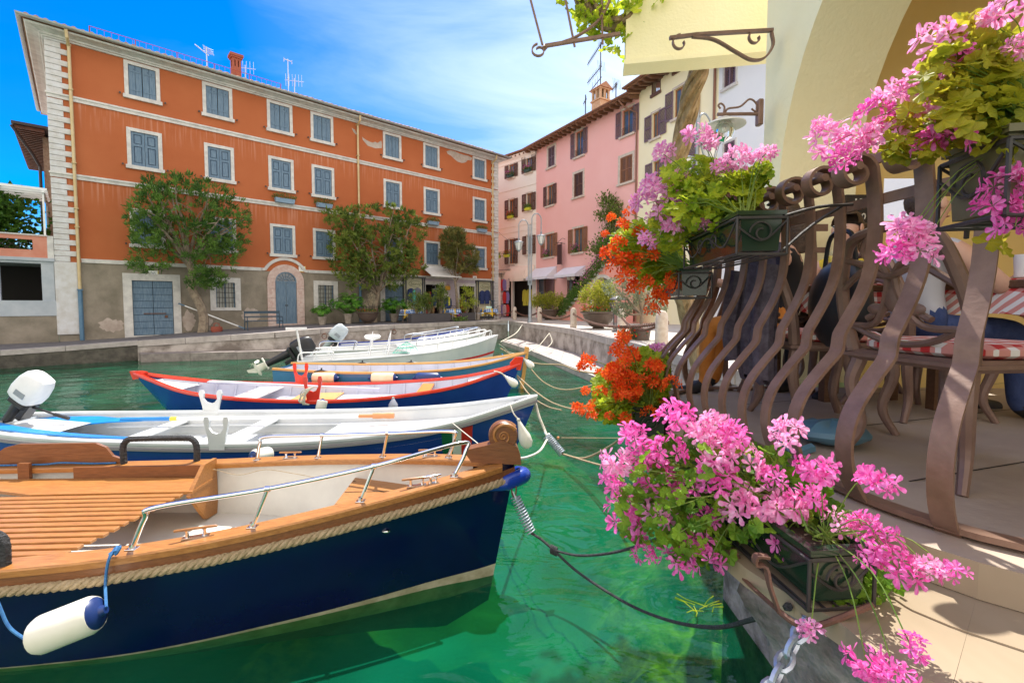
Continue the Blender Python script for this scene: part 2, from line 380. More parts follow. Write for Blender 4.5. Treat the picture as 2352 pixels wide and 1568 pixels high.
# stucco with run-off streaks below each band
def stucco(name, col, col2, bands=(), streak=(.75, .45, .34)):
 m = mat(name, col, .9, col2, .55, bump=.25, bscale=35, ramp=(.25, .75)); nt = m.node_tree; b = nt.nodes['Principled BSDF']
 if not bands: return m
 base = b.inputs['Base Color'].links[0].from_socket
 tcn = nt.nodes.new('ShaderNodeTexCoord'); mpn = nt.nodes.new('ShaderNodeMapping'); mpn.inputs['Scale'].default_value = (5.5, 1, .25); nt.links.new(tcn.outputs['Object'], mpn.inputs[0])
 n = nt.nodes.new('ShaderNodeTexNoise'); n.inputs['Scale'].default_value = 1.6; n.inputs['Detail'].default_value = 4; nt.links.new(mpn.outputs[0], n.inputs['Vector'])
 r = nt.nodes.new('ShaderNodeMapRange'); r.inputs['From Min'].default_value = .50; r.inputs['From Max'].default_value = .75; nt.links.new(n.outputs['Fac'], r.inputs['Value'])
 sx_ = nt.nodes.new('ShaderNodeSeparateXYZ'); nt.links.new(tcn.outputs['Object'], sx_.inputs[0]); acc = None
 for zb in bands:
  q = nt.nodes.new('ShaderNodeMapRange'); q.inputs['From Min'].default_value = zb-1.1; q.inputs['From Max'].default_value = zb-.05; q.inputs['To Max'].default_value = .55; nt.links.new(sx_.outputs[2], q.inputs['Value'])
  lt = nt.nodes.new('ShaderNodeMath'); lt.operation = 'LESS_THAN'; lt.inputs[1].default_value = zb+.05; nt.links.new(sx_.outputs[2], lt.inputs[0])
  mm = nt.nodes.new('ShaderNodeMath'); mm.operation = 'MULTIPLY'; nt.links.new(q.outputs[0], mm.inputs[0]); nt.links.new(lt.outputs[0], mm.inputs[1])
  if acc is None: acc = mm
  else:
   ad = nt.nodes.new('ShaderNodeMath'); ad.operation = 'MAXIMUM'; nt.links.new(acc.outputs[0], ad.inputs[0]); nt.links.new(mm.outputs[0], ad.inputs[1]); acc = ad
 fm = nt.nodes.new('ShaderNodeMath'); fm.operation = 'MULTIPLY'; nt.links.new(acc.outputs[0], fm.inputs[0]); nt.links.new(r.outputs[0], fm.inputs[1])
 mxn = nt.nodes.new('ShaderNodeMixRGB'); nt.links.new(fm.outputs[0], mxn.inputs['Fac']); nt.links.new(base, mxn.inputs['Color1']); mxn.inputs['Color2'].default_value = (*streak, 1)
 nt.links.new(mxn.outputs[0], b.inputs['Base Color']); return m
orange_m = stucco('orange_stucco', (.385, .098, .029), (.445, .130, .044), (ZB1, ZB2))
grey_render = mat('grey_render', (.185, .16, .12), .92, (.30, .255, .20), 1.1, bump=.7, bscale=14, ramp=(.36, .62), detail=9)
pale_patch = mat('bare_plaster', (.50, .42, .36), .9, (.36, .29, .24), 3, bump=.6, bscale=9)
wins = []   # s0,s1,z0,z1,style, framestyle
row1 = [(291, 372), (469.5, 535), (613.4, 674), (714.4, 765.4), (879, 921.5), (971.7, 1008.5), (1085, 1116)]
zt1 = OR.Z(716, 256.2); zs1 = OR.Z(716, 324.7); zt2 = OR.Z(716, 377); zs2 = OR.Z(716, 451.7); zt3 = OR.Z(719, 523.8); zs3 = OR.Z(719, 595)
cols = [((OR.S(a, 330)+OR.S(b, 330))/2, OR.S(b, 330)-OR.S(a, 330)) for a, b in row1]
print('cols', cols, 'rows', zt1, zs1, zt2, zs2, zt3, zs3)
hw = .47
holes = []
for ci, (sc, w) in enumerate(cols):
 for ri, (zt, zs) in enumerate(((zt1, zs1), (zt2, zs2), (zt3, zs3))):
  a, b, c, d = sc-hw, sc+hw, zs+.15, zt-.14
  holes.append((a, b, c, d)); wins.append((a, b, c, d, 'plank' if ri == 0 else 'panel'))
doorS = (OR.S(306, 740), OR.S(399.5, 740)); doorZ = (groundz(OR.S(350)), OR.Z(306, 643.7))
holes_g = [(doorS[0], doorS[1], doorZ[0]-.3, doorZ[1])]
gw1 = (OR.S(496, 680), OR.S(540, 680), OR.Z(495, 706), OR.Z(495, 648.5)); gw2 = (OR.S(730.5, 680), OR.S(766, 680), OR.Z(730, 702), OR.Z(730, 654.5))
shopd = (OR.S(884, 690), OR.S(926.5, 690), 1.15, OR.Z(884, 655)); sd1 = (OR.S(977, 690), OR.S(1019, 690), 1.15, OR.Z(977, 653)); sd2 = (OR.S(1054, 690), OR.S(1089, 690), 1.15, OR.Z(1054, 657))
gw1 = (gw1[0], gw1[1], gw1[2], gw1[3])
ads = (OR.S(632.7, 700), OR.S(681.6, 700)); azs = OR.Z(632.7, 646.8); azt = OR.Z(657, 624.5)
holes_g += [gw1, gw2, (shopd[0], shopd[1], .9, shopd[3]), (sd1[0], sd1[1], .9, sd1[3]), (sd2[0], sd2[1], .9, sd2[3])]
m = MB(); wall_holes(m, sL, sR, ZB3, ZE+.5, holes)
D_ = 11.0
def side(mb, z0, z1):      # the two end walls and the back
 mb.addv([(sL, 0, z0), (sL, D_, z0), (sL, D_, z1), (sL, 0, z1)], [(0, 3, 2, 1)]); mb.addv([(sR, 0, z0), (sR, D_, z0), (sR, D_, z1), (sR, 0, z1)], [(0, 1, 2, 3)])
 mb.addv([(sL, D_, z0), (sR, D_, z0), (sR, D_, z1), (sL, D_, z1)], [(0, 1, 2, 3)])
side(m, ZB3, ZE+.5)
m.build('wall', orange_m, oR, local=True, smooth=False)
m = MB(); wall_holes(m, sL, sR, -.2, ZB3, holes_g); side(m, -.2, ZB3); m.build('ground_floor_wall', grey_render, oR, local=True, smooth=False)
# inner dark backing behind ground openings
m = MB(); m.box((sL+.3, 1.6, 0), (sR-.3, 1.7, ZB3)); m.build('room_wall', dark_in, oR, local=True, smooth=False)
# bands
for zb, nm in ((ZB1, 'string_course'), (ZB2, 'string_course'), (ZB3, 'string_course')):
 m = MB(); x1 = sR
 if zb == ZB3:
  ac = (ads[0]+ads[1])/2; rr = (ads[1]-ads[0])/2+.62
  m.box((sL+.75, -.05, zb), (ac-rr, 0, zb+.16)); m.box((ac+rr, -.05, zb), (sR, 0, zb+.16))
  cz = azs+.05
  pts = []
  for k in range(25):
   a = PI-PI*k/24; pts.append((ac+(rr-.02)*math.cos(a), -.03, max(zb+.08, cz+(azt-azs+.62)*math.sin(a))))
  m.strip(pts, (0, 1, 0), .06, .15)
 else: m.box((sL-.04, -.05, zb), (x1+.04, 0, zb+.20)); m.box((sL-.07, -.09, zb+.13), (x1+.07, -.0, zb+.202))
 m.build(nm, stone_white, oR, local=True, smooth=False)
# quoins at both ends, alternating long and short
for side_, s0, sg in (('l', sL, 1), ('r', sR, -1)):
 m = MB(); k = 0; h = .22; wl = OR.S(176, 500)-sL-.02
 zz = ZB3 if sg == 1 else 1.1
 while zz < ZE:
  w = (wl if k % 2 else wl*.66) if sg == 1 else (.62 if k % 2 else .36)
  h2 = min(h, ZE-zz)
  if not (ZB1-.05 < zz+h2/2 < ZB1+.2) and not (ZB2-.05 < zz+h2/2 < ZB2+.2):
   a, b = (s0-.03, s0+w) if sg == 1 else (s0-w, s0+.03)
   m.box((a, -.055, zz+.006), (b, .6, zz+h2-.006), bev=.014)
  zz += h; k += 1
 m.build('quoins', quoin_m, oR, local=True, smooth=False)
m = MB(); m.box((sL-.05, -.07, .95), (sL+OR.S(176,500)-sL-.04, .5, ZB3-.005), bev=.02); m.build('corner_pilaster', white_paint if 0 else quoin_m, oR, local=True, smooth=False)
# cornice: stepped profile swept along front and returned on the left end
GT = (OR.Z(620, 196, .72)+OR.Z(75, 36, .72))/2; CH = GT-.14-ZE; print('cornice', GT, CH)
prof = [(o, z*CH/.72) for o, z in [(0.0, 0), (.08, .0), (.10, .16), (.16, .19), (.18, .36), (.34, .50), (.50, .56), (.54, .72), (.0, .72)]]
m = MB(); rows = []
for (o, z) in prof:
 rows.append([(sL-o, D_, ZE+z), (sL-o, -o, ZE+z), (sR+o, -o, ZE+z), (sR+o, D_, ZE+z)])
m.grid(rows); m.build('cornice', stone_white, oR, local=True, smooth=False)
gz = GT-.12
m = MB(); rows = []
for k in range(7):
 a = PI*k/6; rows.append([(sL-.66+.09*0-.09*math.cos(a)-.0, D_, gz+.10-.10*math.sin(a)), (sL-.66-.09*math.cos(a), -.66-.09*math.cos(a), gz+.10-.10*math.sin(a)), (sR+.66+.09*math.cos(a), -.66-.09*math.cos(a), gz+.10-.10*math.sin(a)), (sR+.66+.09*math.cos(a), D_, gz+.10-.10*math.sin(a))])
m.grid(rows); m.build('gutter', gutter_m, oR, local=True)
# hipped tiled roof with rows of half-round tiles at the eaves
m = MB(); rz_ = gz+.08
ridge = 2.3
A = [(sL-.58, -.58, rz_), (sR+.58, -.58, rz_), (sR+.58, D_+.5, rz_), (sL-.58, D_+.5, rz_), (sL+5.5, D_/2, rz_+ridge), (sR-5.5, D_/2, rz_+ridge)]
m.addv(A, [(0, 1, 5, 4), (1, 2, 5), (2, 3, 4, 5), (3, 0, 4)]); m.addv([(p[0], p[1], p[2]-.06) for p in A[:4]], [(0, 3, 2, 1)])
nt_ = int((sR-sL)/.26); sl = Vector((0, D_/2+.58, ridge)).normalized()
for i in range(nt_):
 x = sL-.45+i*.26+random.uniform(-.012, .012)
 L_ = 1.2
 y0, z0_ = -.62+random.uniform(-.03, .03), rz_+.02
 vs = []
 for j in (0, 1):
  for k in range(6):
   a = PI*k/5; vs.append((x-.085*math.cos(a), y0+sl.y*L_*j, z0_+sl.z*L_*j+.08*math.sin(a)+(.012 if j == 0 else 0)))
 m.addv(vs, [(k, k+1, 6+k+1, 6+k) for k in range(5)]+[(5, 4, 3, 2, 1, 0)])
m.build('roof', tile, oR, local=True)
# windows
for a, b, c, d, st in wins:
 f = frame_mb(a, b, c, d).build('window', stone_white, oR, local=True, smooth=False)
 mid = (a+b)/2
 for x0, x1 in ((a+.005, mid-.006), (mid+.006, b-.005)):
  o = shutter_mb(x0, x1, c+.02, d-.01, .055, st).build('shutter', [blue_shut, blue_dark], f, local=True, smooth=False)
 for x in (a-.30, b+.30): m = MB(); m.box((x-.02, -.10, c-.02), (x+.02, 0, c+.03)); m.box((x-.03, -.12, c-.05), (x+.03, -.101, c+.02)); m.build('shutter_stay', iron, f, local=True, smooth=False)
# double door left
a, b = doorS; c, d = doorZ
f = MB(); f.box((a-.30, -.06, c-.1), (a, 0, d+.30)); f.box((b, -.06, c-.1), (b+.28, 0, d+.30)); f.box((a, -.058, d), (b, 0, d+.30)); f.box((a, -.1, c-.12), (b, .1, c+.04)); f = f.build('door_frame', stone_white, oR, local=True, smooth=False)
for x0, x1 in ((a+.01, (a+b)/2-.008), ((a+b)/2+.008, b-.01)):
 mm = MB(); n = 8
 for i in range(n):
  z0 = c+.05+(d-c-.06)*i/n; z1 = c+.05+(d-c-.06)*(i+1)/n; mm.box((x0, .03, z0+.008), (x1, .09, z1-.008), bev=.005)
 mm.mat(1).box((x0+.01, .07, c+.05), (x1-.01, .10, d-.01))
 dd = mm.build('door_leaf', [blue_shut, blue_dark], f, local=True, smooth=False)
mm = MB(); zc = c+.40*(d-c); mid = (a+b)/2; mm.box((mid-.35, -.0, zc), (mid+.45, .03, zc+.04)); mm.box((mid+.40, -.03, zc-.18), (mid+.50, .02, zc-.06)); mm.build('door_bolt', rust, f, local=True, smooth=False)
# arched door
f = MB(); rin = (ads[1]-ads[0])/2; ac = (ads[0]+ads[1])/2; rz1 = azt-azs; rout = rin+.38; rz2 = rz1+.38
gzd = groundz(ac)
nv = 15
for k in range(nv):                              # voussoirs
 a0 = PI-PI*k/nv; a1 = PI-PI*(k+1)/nv
 poly = [(ac+rin*math.cos(a0), -.07, azs+rz1*math.sin(a0)), (ac+rout*math.cos(a0), -.07, azs+rz2*math.sin(a0)), (ac+rout*math.cos(a1), -.07, azs+rz2*math.sin(a1)), (ac+rin*math.cos(a1), -.07, azs+rz1*math.sin(a1))]
 f.prism(poly, (0, .10, 0))
z = gzd-.05
while z < azs-.02:
 z2 = min(z+.5, azs)
 for sg in (-1, 1): f.box((ac+sg*rin, -.07, z+.004), (ac+sg*rout, .03, z2-.004), bev=.006)
 z = z2
pink_stone = mat('pink_marble', (.50, .33, .28), .7, (.62, .50, .45), 8, bump=.4, bscale=12)
f = f.build('arched_door_surround', pink_stone, oR, local=True, smooth=False)
mm = MB()
mm.box((ads[0], -.02, gzd-.1), (ads[1], .03, gzd+.12)); mm.build('door_step', pink_stone, f, local=True, smooth=False)
for sg in (-1, 1):
 x0, x1 = (ads[0]+.02, ac-.008) if sg < 0 else (ac+.008, ads[1]-.02)
 mm = MB(); mm.box((x0, -.03, gzd+.12), (x1, -.005, azs-.04))
 h = azs-gzd-.2
 for q0, q1 in ((.06, .46), (.52, .92)): mm.box((x0+.08, -.045, gzd+.15+h*q0), (x1-.08, -.03, gzd+.15+h*q1), bev=.01)
 mm.mat(1).box((x0+.02 if sg > 0 else x1-.05, -.075, gzd+1.05), (x0+.05 if sg > 0 else x1-.02, -.045, gzd+1.11))
 mm.build('door_leaf', [blue_shut, iron], f, local=True, smooth=False)
mm = MB(); mm.box((ads[0], -.05, azs-.04), (ads[1], -.004, azs+.03))
pts = [(ac+rin*.96*math.cos(PI*k/20), -.035, azs+rz1*.96*math.sin(PI*k/20)) for k in range(21)]; mm.strip(pts, (0, 1, 0), .05, .07)
for k in range(1, 8):
 a_ = PI*k/8; mm.tube([(ac+.12*math.cos(a_), -.03, azs+.10*math.sin(a_)), (ac+rin*.95*math.cos(a_), -.03, azs+rz1*.95*math.sin(a_))], .012, 5)
for r_ in (.3, .55): mm.tube([(ac+rin*r_*math.cos(PI*k/12), -.03, azs+rz1*r_*math.sin(PI*k/12)) for k in range(13)], .01, 5)
fl = mm.build('fanlight', blue_shut, f, local=True)
mm = MB(); mm.prism([(ac+rin*.95*math.cos(PI*k/20), -.012, azs+rz1*.95*math.sin(PI*k/20)) for k in range(21)], (0, .01, 0)); mm.build('pane', glass_dark, fl, local=True, smooth=False)
# barred ground floor windows
for (a, b, c, d) in (gw1, gw2):
 f = frame_mb(a, b, c, d, w=.24, proud=.05, sill=.0, sillout=.06).build('barred_window', stone_white, oR, local=True, smooth=False)
 mm = MB(); mm.box((a, .12, c), (b, .14, d)); mm.build('pane', mat('curtained_glass', (.30, .31, .27), .3, (.42, .42, .38), 3, stretch=(9, 1, .6)), f, local=True, smooth=False)
 mm = MB(); mm.box(((a+b)/2-.03, .06, c), ((a+b)/2+.03, .11, d)); mm.box((a, .06, c), (a+.05, .11, d)); mm.box((b-.05, .06, c), (b, .11, d)); mm.build('casement', blue_shut, f, local=True, smooth=False)
 mm = MB()
 for i in range(1, 6): x = a+(b-a)*i/6; mm.tube([(x, -.02, c), (x, -.02, d)], .012, 6)
 for j in range(1, 5): z = c+(d-c)*j/5; mm.tube([(a-.04, -.03, z), (b+.04, -.03, z)], .012, 6)
 mm.build('window_bars', iron, f, local=True)
# grey door by the big tree, shop doors
a, b, c, d = shopd
f = MB(); f.box((a-.30, -.05, c-.1), (a, 0, d+.28)); f.box((b, -.05, c-.1), (b+.28, 0, d+.28)); f.box((a, -.048, d), (b, 0, d+.28)); f = f.build('door_frame', stone_white, oR, local=True, smooth=False)
mm = MB()
for i in range(3): mm.box((a, .05, c+(d-c)*i/3+.01), (b, .09, c+(d-c)*(i+1)/3-.01), bev=.01)
for i in range(7): mm.mat(1).box((a+.15+i*(b-a-.3)/6.5, .045, d-.22), (a+.19+i*(b-a-.3)/6.5, .055, d-.18))
mm.build('shutter_door', [blue_shut, blue_dark], f, local=True, smooth=False)
mauve_render = mat('mauve_render', (.42, .37, .42), .9, (.48, .43, .47), 2, bump=.3)
mm = MB(); xa, xb = OR.S(930.5, 680), sR-.35; zz = OR.Z(1000, 643)
wall_holes(mm, xa, xb, 1.0, ZB3-.02, [(sd1[0], sd1[1], .95, sd1[3]), (sd2[0], sd2[1], .95, sd2[3])], depth=.02, y=-.02); mm.build('shop_front', mauve_render, oR, local=True, smooth=False)
for (a, b, c, d) in (sd1, sd2):
 f = MB(); f.box((a-.18, -.06, c-.1), (a, 0, d+.22)); f.box((b, -.06, c-.1), (b+.18, 0, d+.22)); f.box((a, -.058, d), (b, 0, d+.22)); f = f.build('shop_doorway', stone_white, oR, local=True, smooth=False)
 mm = MB()
 for k in range(14):
  x = a+.08+(b-a-.16)*random.random(); z0 = 1.3+random.random()*1.0; h_ = .5+.4*random.random()
  mm.mat(k % 4).box((x-.08, .5+random.random()*.5, z0), (x+.08, 1.1, z0+h_), bev=.02)
 mm.build('stock', [mat('shop_stock_red', (.35, .05, .04), .8), mat('shop_stock_tan', (.4, .25, .12), .8), mat('shop_stock_blue', (.05, .1, .3), .8), mat('shop_stock_cream', (.6, .52, .4), .8)], f, local=True, smooth=False)
# downpipes
def pipe(px, sec, o=.14, side_=1):
 mm = MB(); x = OR.S(px, 500, o); zsp = OR.Z(*sec) if sec else None
 z0 = groundz(x)+.05
 mm.tube([(x-.06, -.62, gz), (x-.04, -.55, gz-.25), (x, -o, ZE-.15)], .055, 10); mm.tube([(x, -o, ZE-.1), (x, -o, z0)], .055, 10)
 for zz in (ZE-.15, ZB1+.4, ZB2+.6, ZB2-1.2, ZB3+1.4): mm.box((x-.075, -o-.075, zz), (x+.075, 0, zz+.04))
 p = mm.build('downpipe', pipe_y, oR, local=True)
 mm = MB(); mm.tube([(x, -o, z0-.03), (x, -o, zsp)], .075, 10); mm.box((x-.095, -o-.095, zsp-.05), (x+.095, -o+.09, zsp)); mm.build('pipe_shoe', pipe_b, p, local=True)
pipe(176, (188, 664)); pipe(825, (825, 652)); pipe(1132, (1132, 690), .12)
# peeling plaster, old masonry showing at the foot of the wall
def blob(x0, x1, z0, z1, seed, n=26):
 rg = random.Random(seed); cx, cz = (x0+x1)/2, (z0+z1)/2; return [(cx+(x1-x0)/2*math.cos(2*PI*k/n)*rg.uniform(.75, 1.1), 0, cz+(z1-z0)/2*math.sin(2*PI*k/n)*rg.uniform(.7, 1.15)) for k in range(n)]
def patch(pxs, mm_, y=-.004):
 poly = []
 for px, py in pxs: s_, z_ = OR.sz(px, py); poly.append((s_+random.uniform(-.03, .03), y, z_))
 MB().prism(poly, (0, .003, 0)).build('bare_patch', mm_, oR, local=True, smooth=False)
patch([(831, 314), (836, 318), (842, 322), (850, 326), (857, 328), (862, 326), (868, 329), (875, 323), (877, 330), (876, 340), (870, 341), (862, 341), (853, 338), (845, 335), (838, 328), (832, 321)], pale_patch)
patch([(808, 294), (814, 298), (818, 303), (821, 308), (816, 309), (811, 303)], pale_patch)
patch([(1026, 348), (1034, 345), (1045, 348), (1056, 353), (1066, 356), (1076, 358), (1084, 363), (1083, 369), (1074, 368), (1070, 373), (1062, 375), (1052, 372), (1044, 366), (1036, 358), (1029, 354)], pale_patch)
for (u0, v0, u1, v1, n_) in ((222, 731, 288, 762, 1), (416, 713, 450, 758, 2), (554, 706, 600, 740, 3), (150, 722, 180, 757, 4), (455, 728, 490, 752, 5)):
 a, z1 = OR.sz(u0, v0); b, z0 = OR.sz(u1, v1); MB().prism([(p[0], -.006, p[2]) for p in blob(a, b, z0, z1, n_)], (0, .005, 0)).build('bare_patch', pale_patch, oR, local=True, smooth=False)
# house number plates
plate_m = mat('enamel_plate', (.8, .8, .76), .3); plate_y = mat('enamel_yellow', (.75, .6, .08), .4); ink = mat('dark_blue_ink', (.02, .04, .15), .5)
def text_mesh(txt, size, M, m, parent, name, local=True, ext=.003, shear=0, spacing=1.0):
 cu = bpy.data.curves.new(name, 'FONT'); cu.body = txt; cu.size = size; cu.extrude = ext; cu.align_x = 'CENTER'; cu.align_y = 'CENTER'; cu.shear = shear; cu.space_character = spacing; cu.resolution_u = 2
 to = bpy.data.objects.new(name, cu); scene.collection.objects.link(to); dg = bpy.context.evaluated_depsgraph_get(); me = bpy.data.meshes.new_from_object(to.evaluated_get(dg))
 bpy.data.objects.remove(to); me.transform(M); me.materials.clear(); me.materials.append(m); me.name = name
 if parent is not None and not local: me.transform(WM[parent.name].inverted())
 o = bpy.data.objects.new(name, me); scene.collection.objects.link(o)
 if parent is not None: o.parent = parent; WM[o.name] = WM[parent.name]
 else: WM[o.name] = Matrix.Identity(4)
 return o
RX = Matrix.Rotation(PI/2, 4, 'X')
for px, py, t in ((351.5, 628.5, '20'), (693, 617.5, '18'), (1090, 638, '14')):
 s_, z_ = OR.sz(px, py); mm = MB(); w = .16; mm.box((s_-w, -.03, z_-.13), (s_+w, 0, z_+.13)); mm.mat(1).box((s_-w-.03, -.02, z_-.155), (s_+w+.03, 0, z_-.131)); mm.box((s_+w+.001, -.02, z_-.13), (s_+w+.03, 0, z_+.155))
 p = mm.build('number_plate', [plate_m, plate_y], oR, local=True, smooth=False)
 text_mesh(t, .17, Matrix.Translation((s_, -.034, z_))@RX, ink, p, 'number')
# roof things: railing, chimney, aerials
def roofpt(px, py, yin):   # point above the roof, yin metres behind the facade
 s_, z_ = OR.sz(px, py, -yin); return s_, z_
a, za = OR.sz(205, 60, -.9); b, zb_ = OR.sz(645, 182, -.9)
rt = thing('roof_railing', 'thin red iron railing running along the tiled roof edge of the orange building', 'railing', tuple(OR.W(a, -.9, gz)), OR.rz)
zr0 = rz_+.55; zt = za
n = int((b-a)/.23); mm = MB()
redpaint = mat('red_rail_paint', (.30, .05, .03), .8)
L_ = b-a
mm.tube([(0, 0, zt-gz), (L_, 0, zt-gz)], .014, 6); mm.tube([(0, 0, zt-gz), (0, 0, .3)], .022, 6); mm.tube([(L_, 0, zt-gz), (L_-.1, 0, .3)], .022, 6)
for k in range(1, 5): mm.tube([(L_*k/5, 0, zt-gz), (L_*k/5, 0, .3)], .018, 6)
mm.build('top_rail', redpaint, rt, local=True)
mm = MB()
for i in range(1, n): x = L_*i/n; mm.tube([(x, 0, zt-gz), (x, 0, .3)], .006, 4, cap=False)
mm.build('balusters', redpaint, rt, local=True)
s_, z1 = OR.sz(541, 128, -1.5); _, z0 = OR.sz(541, 166, -1.5)
ch = thing('chimney', 'small square red brick chimney with two smoke openings on the orange building roof', 'chimney', tuple(OR.W(s_, -1.5, z0-.6)), OR.rz)
H = z1-z0+.6; w = .2; brick = mat('red_brick', (.36, .10, .05), .85, (.28, .08, .05), 5, bump=.5, bscale=20)
mm = MB(); mm.box((-w, -w, 0), (w, w, H-.62)); 
for sx_ in (-1, 1):
 for sy_ in (-1, 1): mm.box((sx_*w, sy_*w, H-.62), (sx_*(w-.1), sy_*(w-.1), H-.30))
mm.box((-.05, -w, H-.62), (.05, w, H-.30)); mm.box((-w, -w, H-.30), (w, w, H-.2)); mm.build('stack', brick, ch, local=True, smooth=False)
mm = MB(); mm.box((-w-.06, -w-.06, H-.2), (w+.06, w+.06, H-.12)); mm.box((-w-.1, -w-.1, H-.12), (w+.1, w+.1, H)); mm.build('cap', brick, ch, local=True, smooth=False)
mm = MB(); mm.box((-w+.11, -w+.11, H-.62), (w-.11, w-.11, H-.31)); mm.build('flue', dark_in, ch, local=True, smooth=False)
def aerial(px, pyb, pyt, yin, label, kind):
 s_, z1 = OR.sz(px, pyt, -yin); _, z0 = OR.sz(px, pyb, -yin)
 r = thing('roof_aerial', label, 'aerial', tuple(OR.W(s_, -yin, z0-.5)), OR.rz); H = z1-z0+.5
 MB().tube([(0, 0, 0), (0, 0, H)], .025, 6).build('mast', galv, r, local=True); mm = MB()
 if kind == 'dish':
  mm.tube([(-.5, 0, H-.05), (.1, 0, H-.4)], .025, 6)
  for k in range(6): x = .06*k; mm.tube([(x-.15, 0, H+.05-.02*k), (x+.02, 0, H-.32)], .010, 4)
  for k in range(3): mm.tube([(-.14, 0, H-.02-.1*k), (.30, 0, H-.06-.1*k)], .010, 4)
 elif kind == 'pole': mm.box((-.22, -.02, H-.08), (.22, .02, H-.05)); mm.box((-.22, -.02, H-.2), (-.19, .02, H)); mm.box((.19, -.02, H-.2), (.22, .02, H)); mm.box((-.04, -.04, H*.45), (.04, .04, H*.5))
 else:
  mm.tube([(-.5, 0, H-.25), (.5, 0, H-.05)], .015, 5)
  for k in range(6): x = -.45+.17*k; mm.tube([(x, 0, H-.55+.04*k), (x, 0, H+.1+.04*k)], .012, 4)
 mm.build('antenna', galv, r, local=True)
aerial(474, 152, 108, 2.2, 'white grid aerial behind the red roof railing of the orange building', 'dish')
aerial(661, 198, 136, 1.6, 'tall thin pole aerial right of the red roof railing', 'pole')
aerial(563, 172, 150, 2.0, 'small comb aerial just right of the red brick chimney', 'comb')
aerial(676, 202, 180, 1.7, 'low comb aerial on the roof beside the tall pole aerial', 'comb')
# display cases and awning of the shop
case_frame = mat('case_frame', (.06, .07, .075), .4); case_glass = clear_glass; cream_b = mat('cream_board', (.62, .60, .42), .6)
jk = [mat('navy_cloth', (.02, .035, .12), .9, (.03, .05, .16), 8), mat('green_scarf', (.08, .42, .32), .8), mat('grey_cloth', (.18, .19, .24), .9), mat('yellow_cloth', (.62, .55, .06), .8), mat('teal_cloth', (.05, .2, .3), .9)]
def garment(mb, x, y, z, w, h, k=0, dpt=.07):
 mb.mat(k)
 rows = []
 for (t, ww, dd) in ((0, .16, .5), (.03, .62, .8), (.10, 1.0, 1.0), (.35, .86, 1.0), (.6, .82, 1.05), (1.0, .98, 1.15)):
  r = []
  for q in range(10):
   a_ = 2*PI*q/10; r.append((x+w/2*ww*math.cos(a_), y+dpt*dd*math.sin(a_)*(1+.15*math.sin(q*2.3)), z-h*t))
  rows.append(r)
 mb.grid(rows, closed=True)
 for sg in (-1, 1): mb.tube([(x+sg*w*.42, y, z-h*.09), (x+sg*w*.56, y, z-h*.35), (x+sg*w*.58, y, z-h*.75)], [.05, .045, .04], 7)
for (p0, p1, pt, pb) in ((932, 977, 637, 690), (1098.5, 1134, 645.5, 700)):
 a = OR.S(p0, 670, .35); b = OR.S(p1, 670, .35); z1 = OR.Z(p0, pt, .35); z0 = 1.35
 c = MB()
 for x in (a, b-.07): c.box((x, -.35, z0), (x+.07, -.29, z1)); c.box((x, -.08, z0), (x+.07, -.02, z1))
 c.box((a-.03, -.38, z1), (b+.03, -.02, z1+.07)); c.box((a, -.35, z0-.25), (b, -.02, z0)); c = c.build('display_case', case_frame, oR, local=True, smooth=False)
 MB().box((a+.07, -.06, z0), (b-.07, -.03, z1)).build('back_panel', cream_b, c, local=True, smooth=False)
 zc = z1-.38; xm = (a+b)/2; pts = [(xm+.46*math.cos(2*PI*k/24), -.305, zc+.18*math.sin(2*PI*k/24)) for k in range(24)]
 MB().tube(pts, .012, 5, closed=True).build('sign_oval', mat('olive_ink', (.12, .14, .05), .5), c, local=True)
 text_mesh('Istante', .27, Matrix.Translation((xm, -.31, zc))@RX, MATS['olive_ink'], c, 'lettering', shear=.35)
 mm = MB(); garment(mm, xm-.22, -.18, z1-.65, .42, .95, 0); garment(mm, xm+.25, -.18, z1-.6, .42, 1.0, 0 if p0 > 1000 else 2)
 if p0 < 1000: garment(mm, xm-.05, -.26, z1-.75, .16, 1.2, 1, .03)
 mm.build('clothes', jk, c, local=True)
aw_white = mat('awning_canvas', (.78, .77, .76), .8, (.72, .71, .70), 3)
s0, zt_ = OR.sz(967, 617, 0); s1 = OR.S(1034, 625, 0); 
af = OR.sz(974, 632, 1.1); ag = OR.sz(1043, 637, 1.1)
s1 = max(s1, ag[0]); mm = MB(); zt_ = OR.Z(1000, 624); zf = (af[1]+ag[1])/2
mm.addv([(s0, -.1, zt_+.25), (s1, -.1, zt_+.25), (s1, -1.2, zf+.05), (s0, -1.2, zf+.05), (s0, -.1, zt_+.22), (s1, -.1, zt_+.22), (s1, -1.2, zf+.02), (s0, -1.2, zf+.02)], [(0, 1, 2, 3), (7, 6, 5, 4), (0, 3, 7, 4), (1, 5, 6, 2)])
mm.box((s0-.03, -1.25, zf-.03), (s1+.03, -1.15, zf+.05)); mm.box((s0-.03, -.2, zt_+.18), (s1+.03, 0, zt_+.34)); mm.build('awning', aw_white, oR, local=True, smooth=False)
# wall-mounted hooded lamp over the shop door
s_, z_ = OR.sz(1001, 668, .4); mm = MB(); mm.lathe([(.02, .10), (.10, .08), (.28, 0), (.27, -.01), (.02, .05)], (s_, -.4, z_+.1), 14); mm.tube([(s_, 0, z_+.35), (s_, -.3, z_+.38), (s_, -.4, z_+.2)], .02, 6); mm.build('hooded_lamp', galv, oR, local=True)
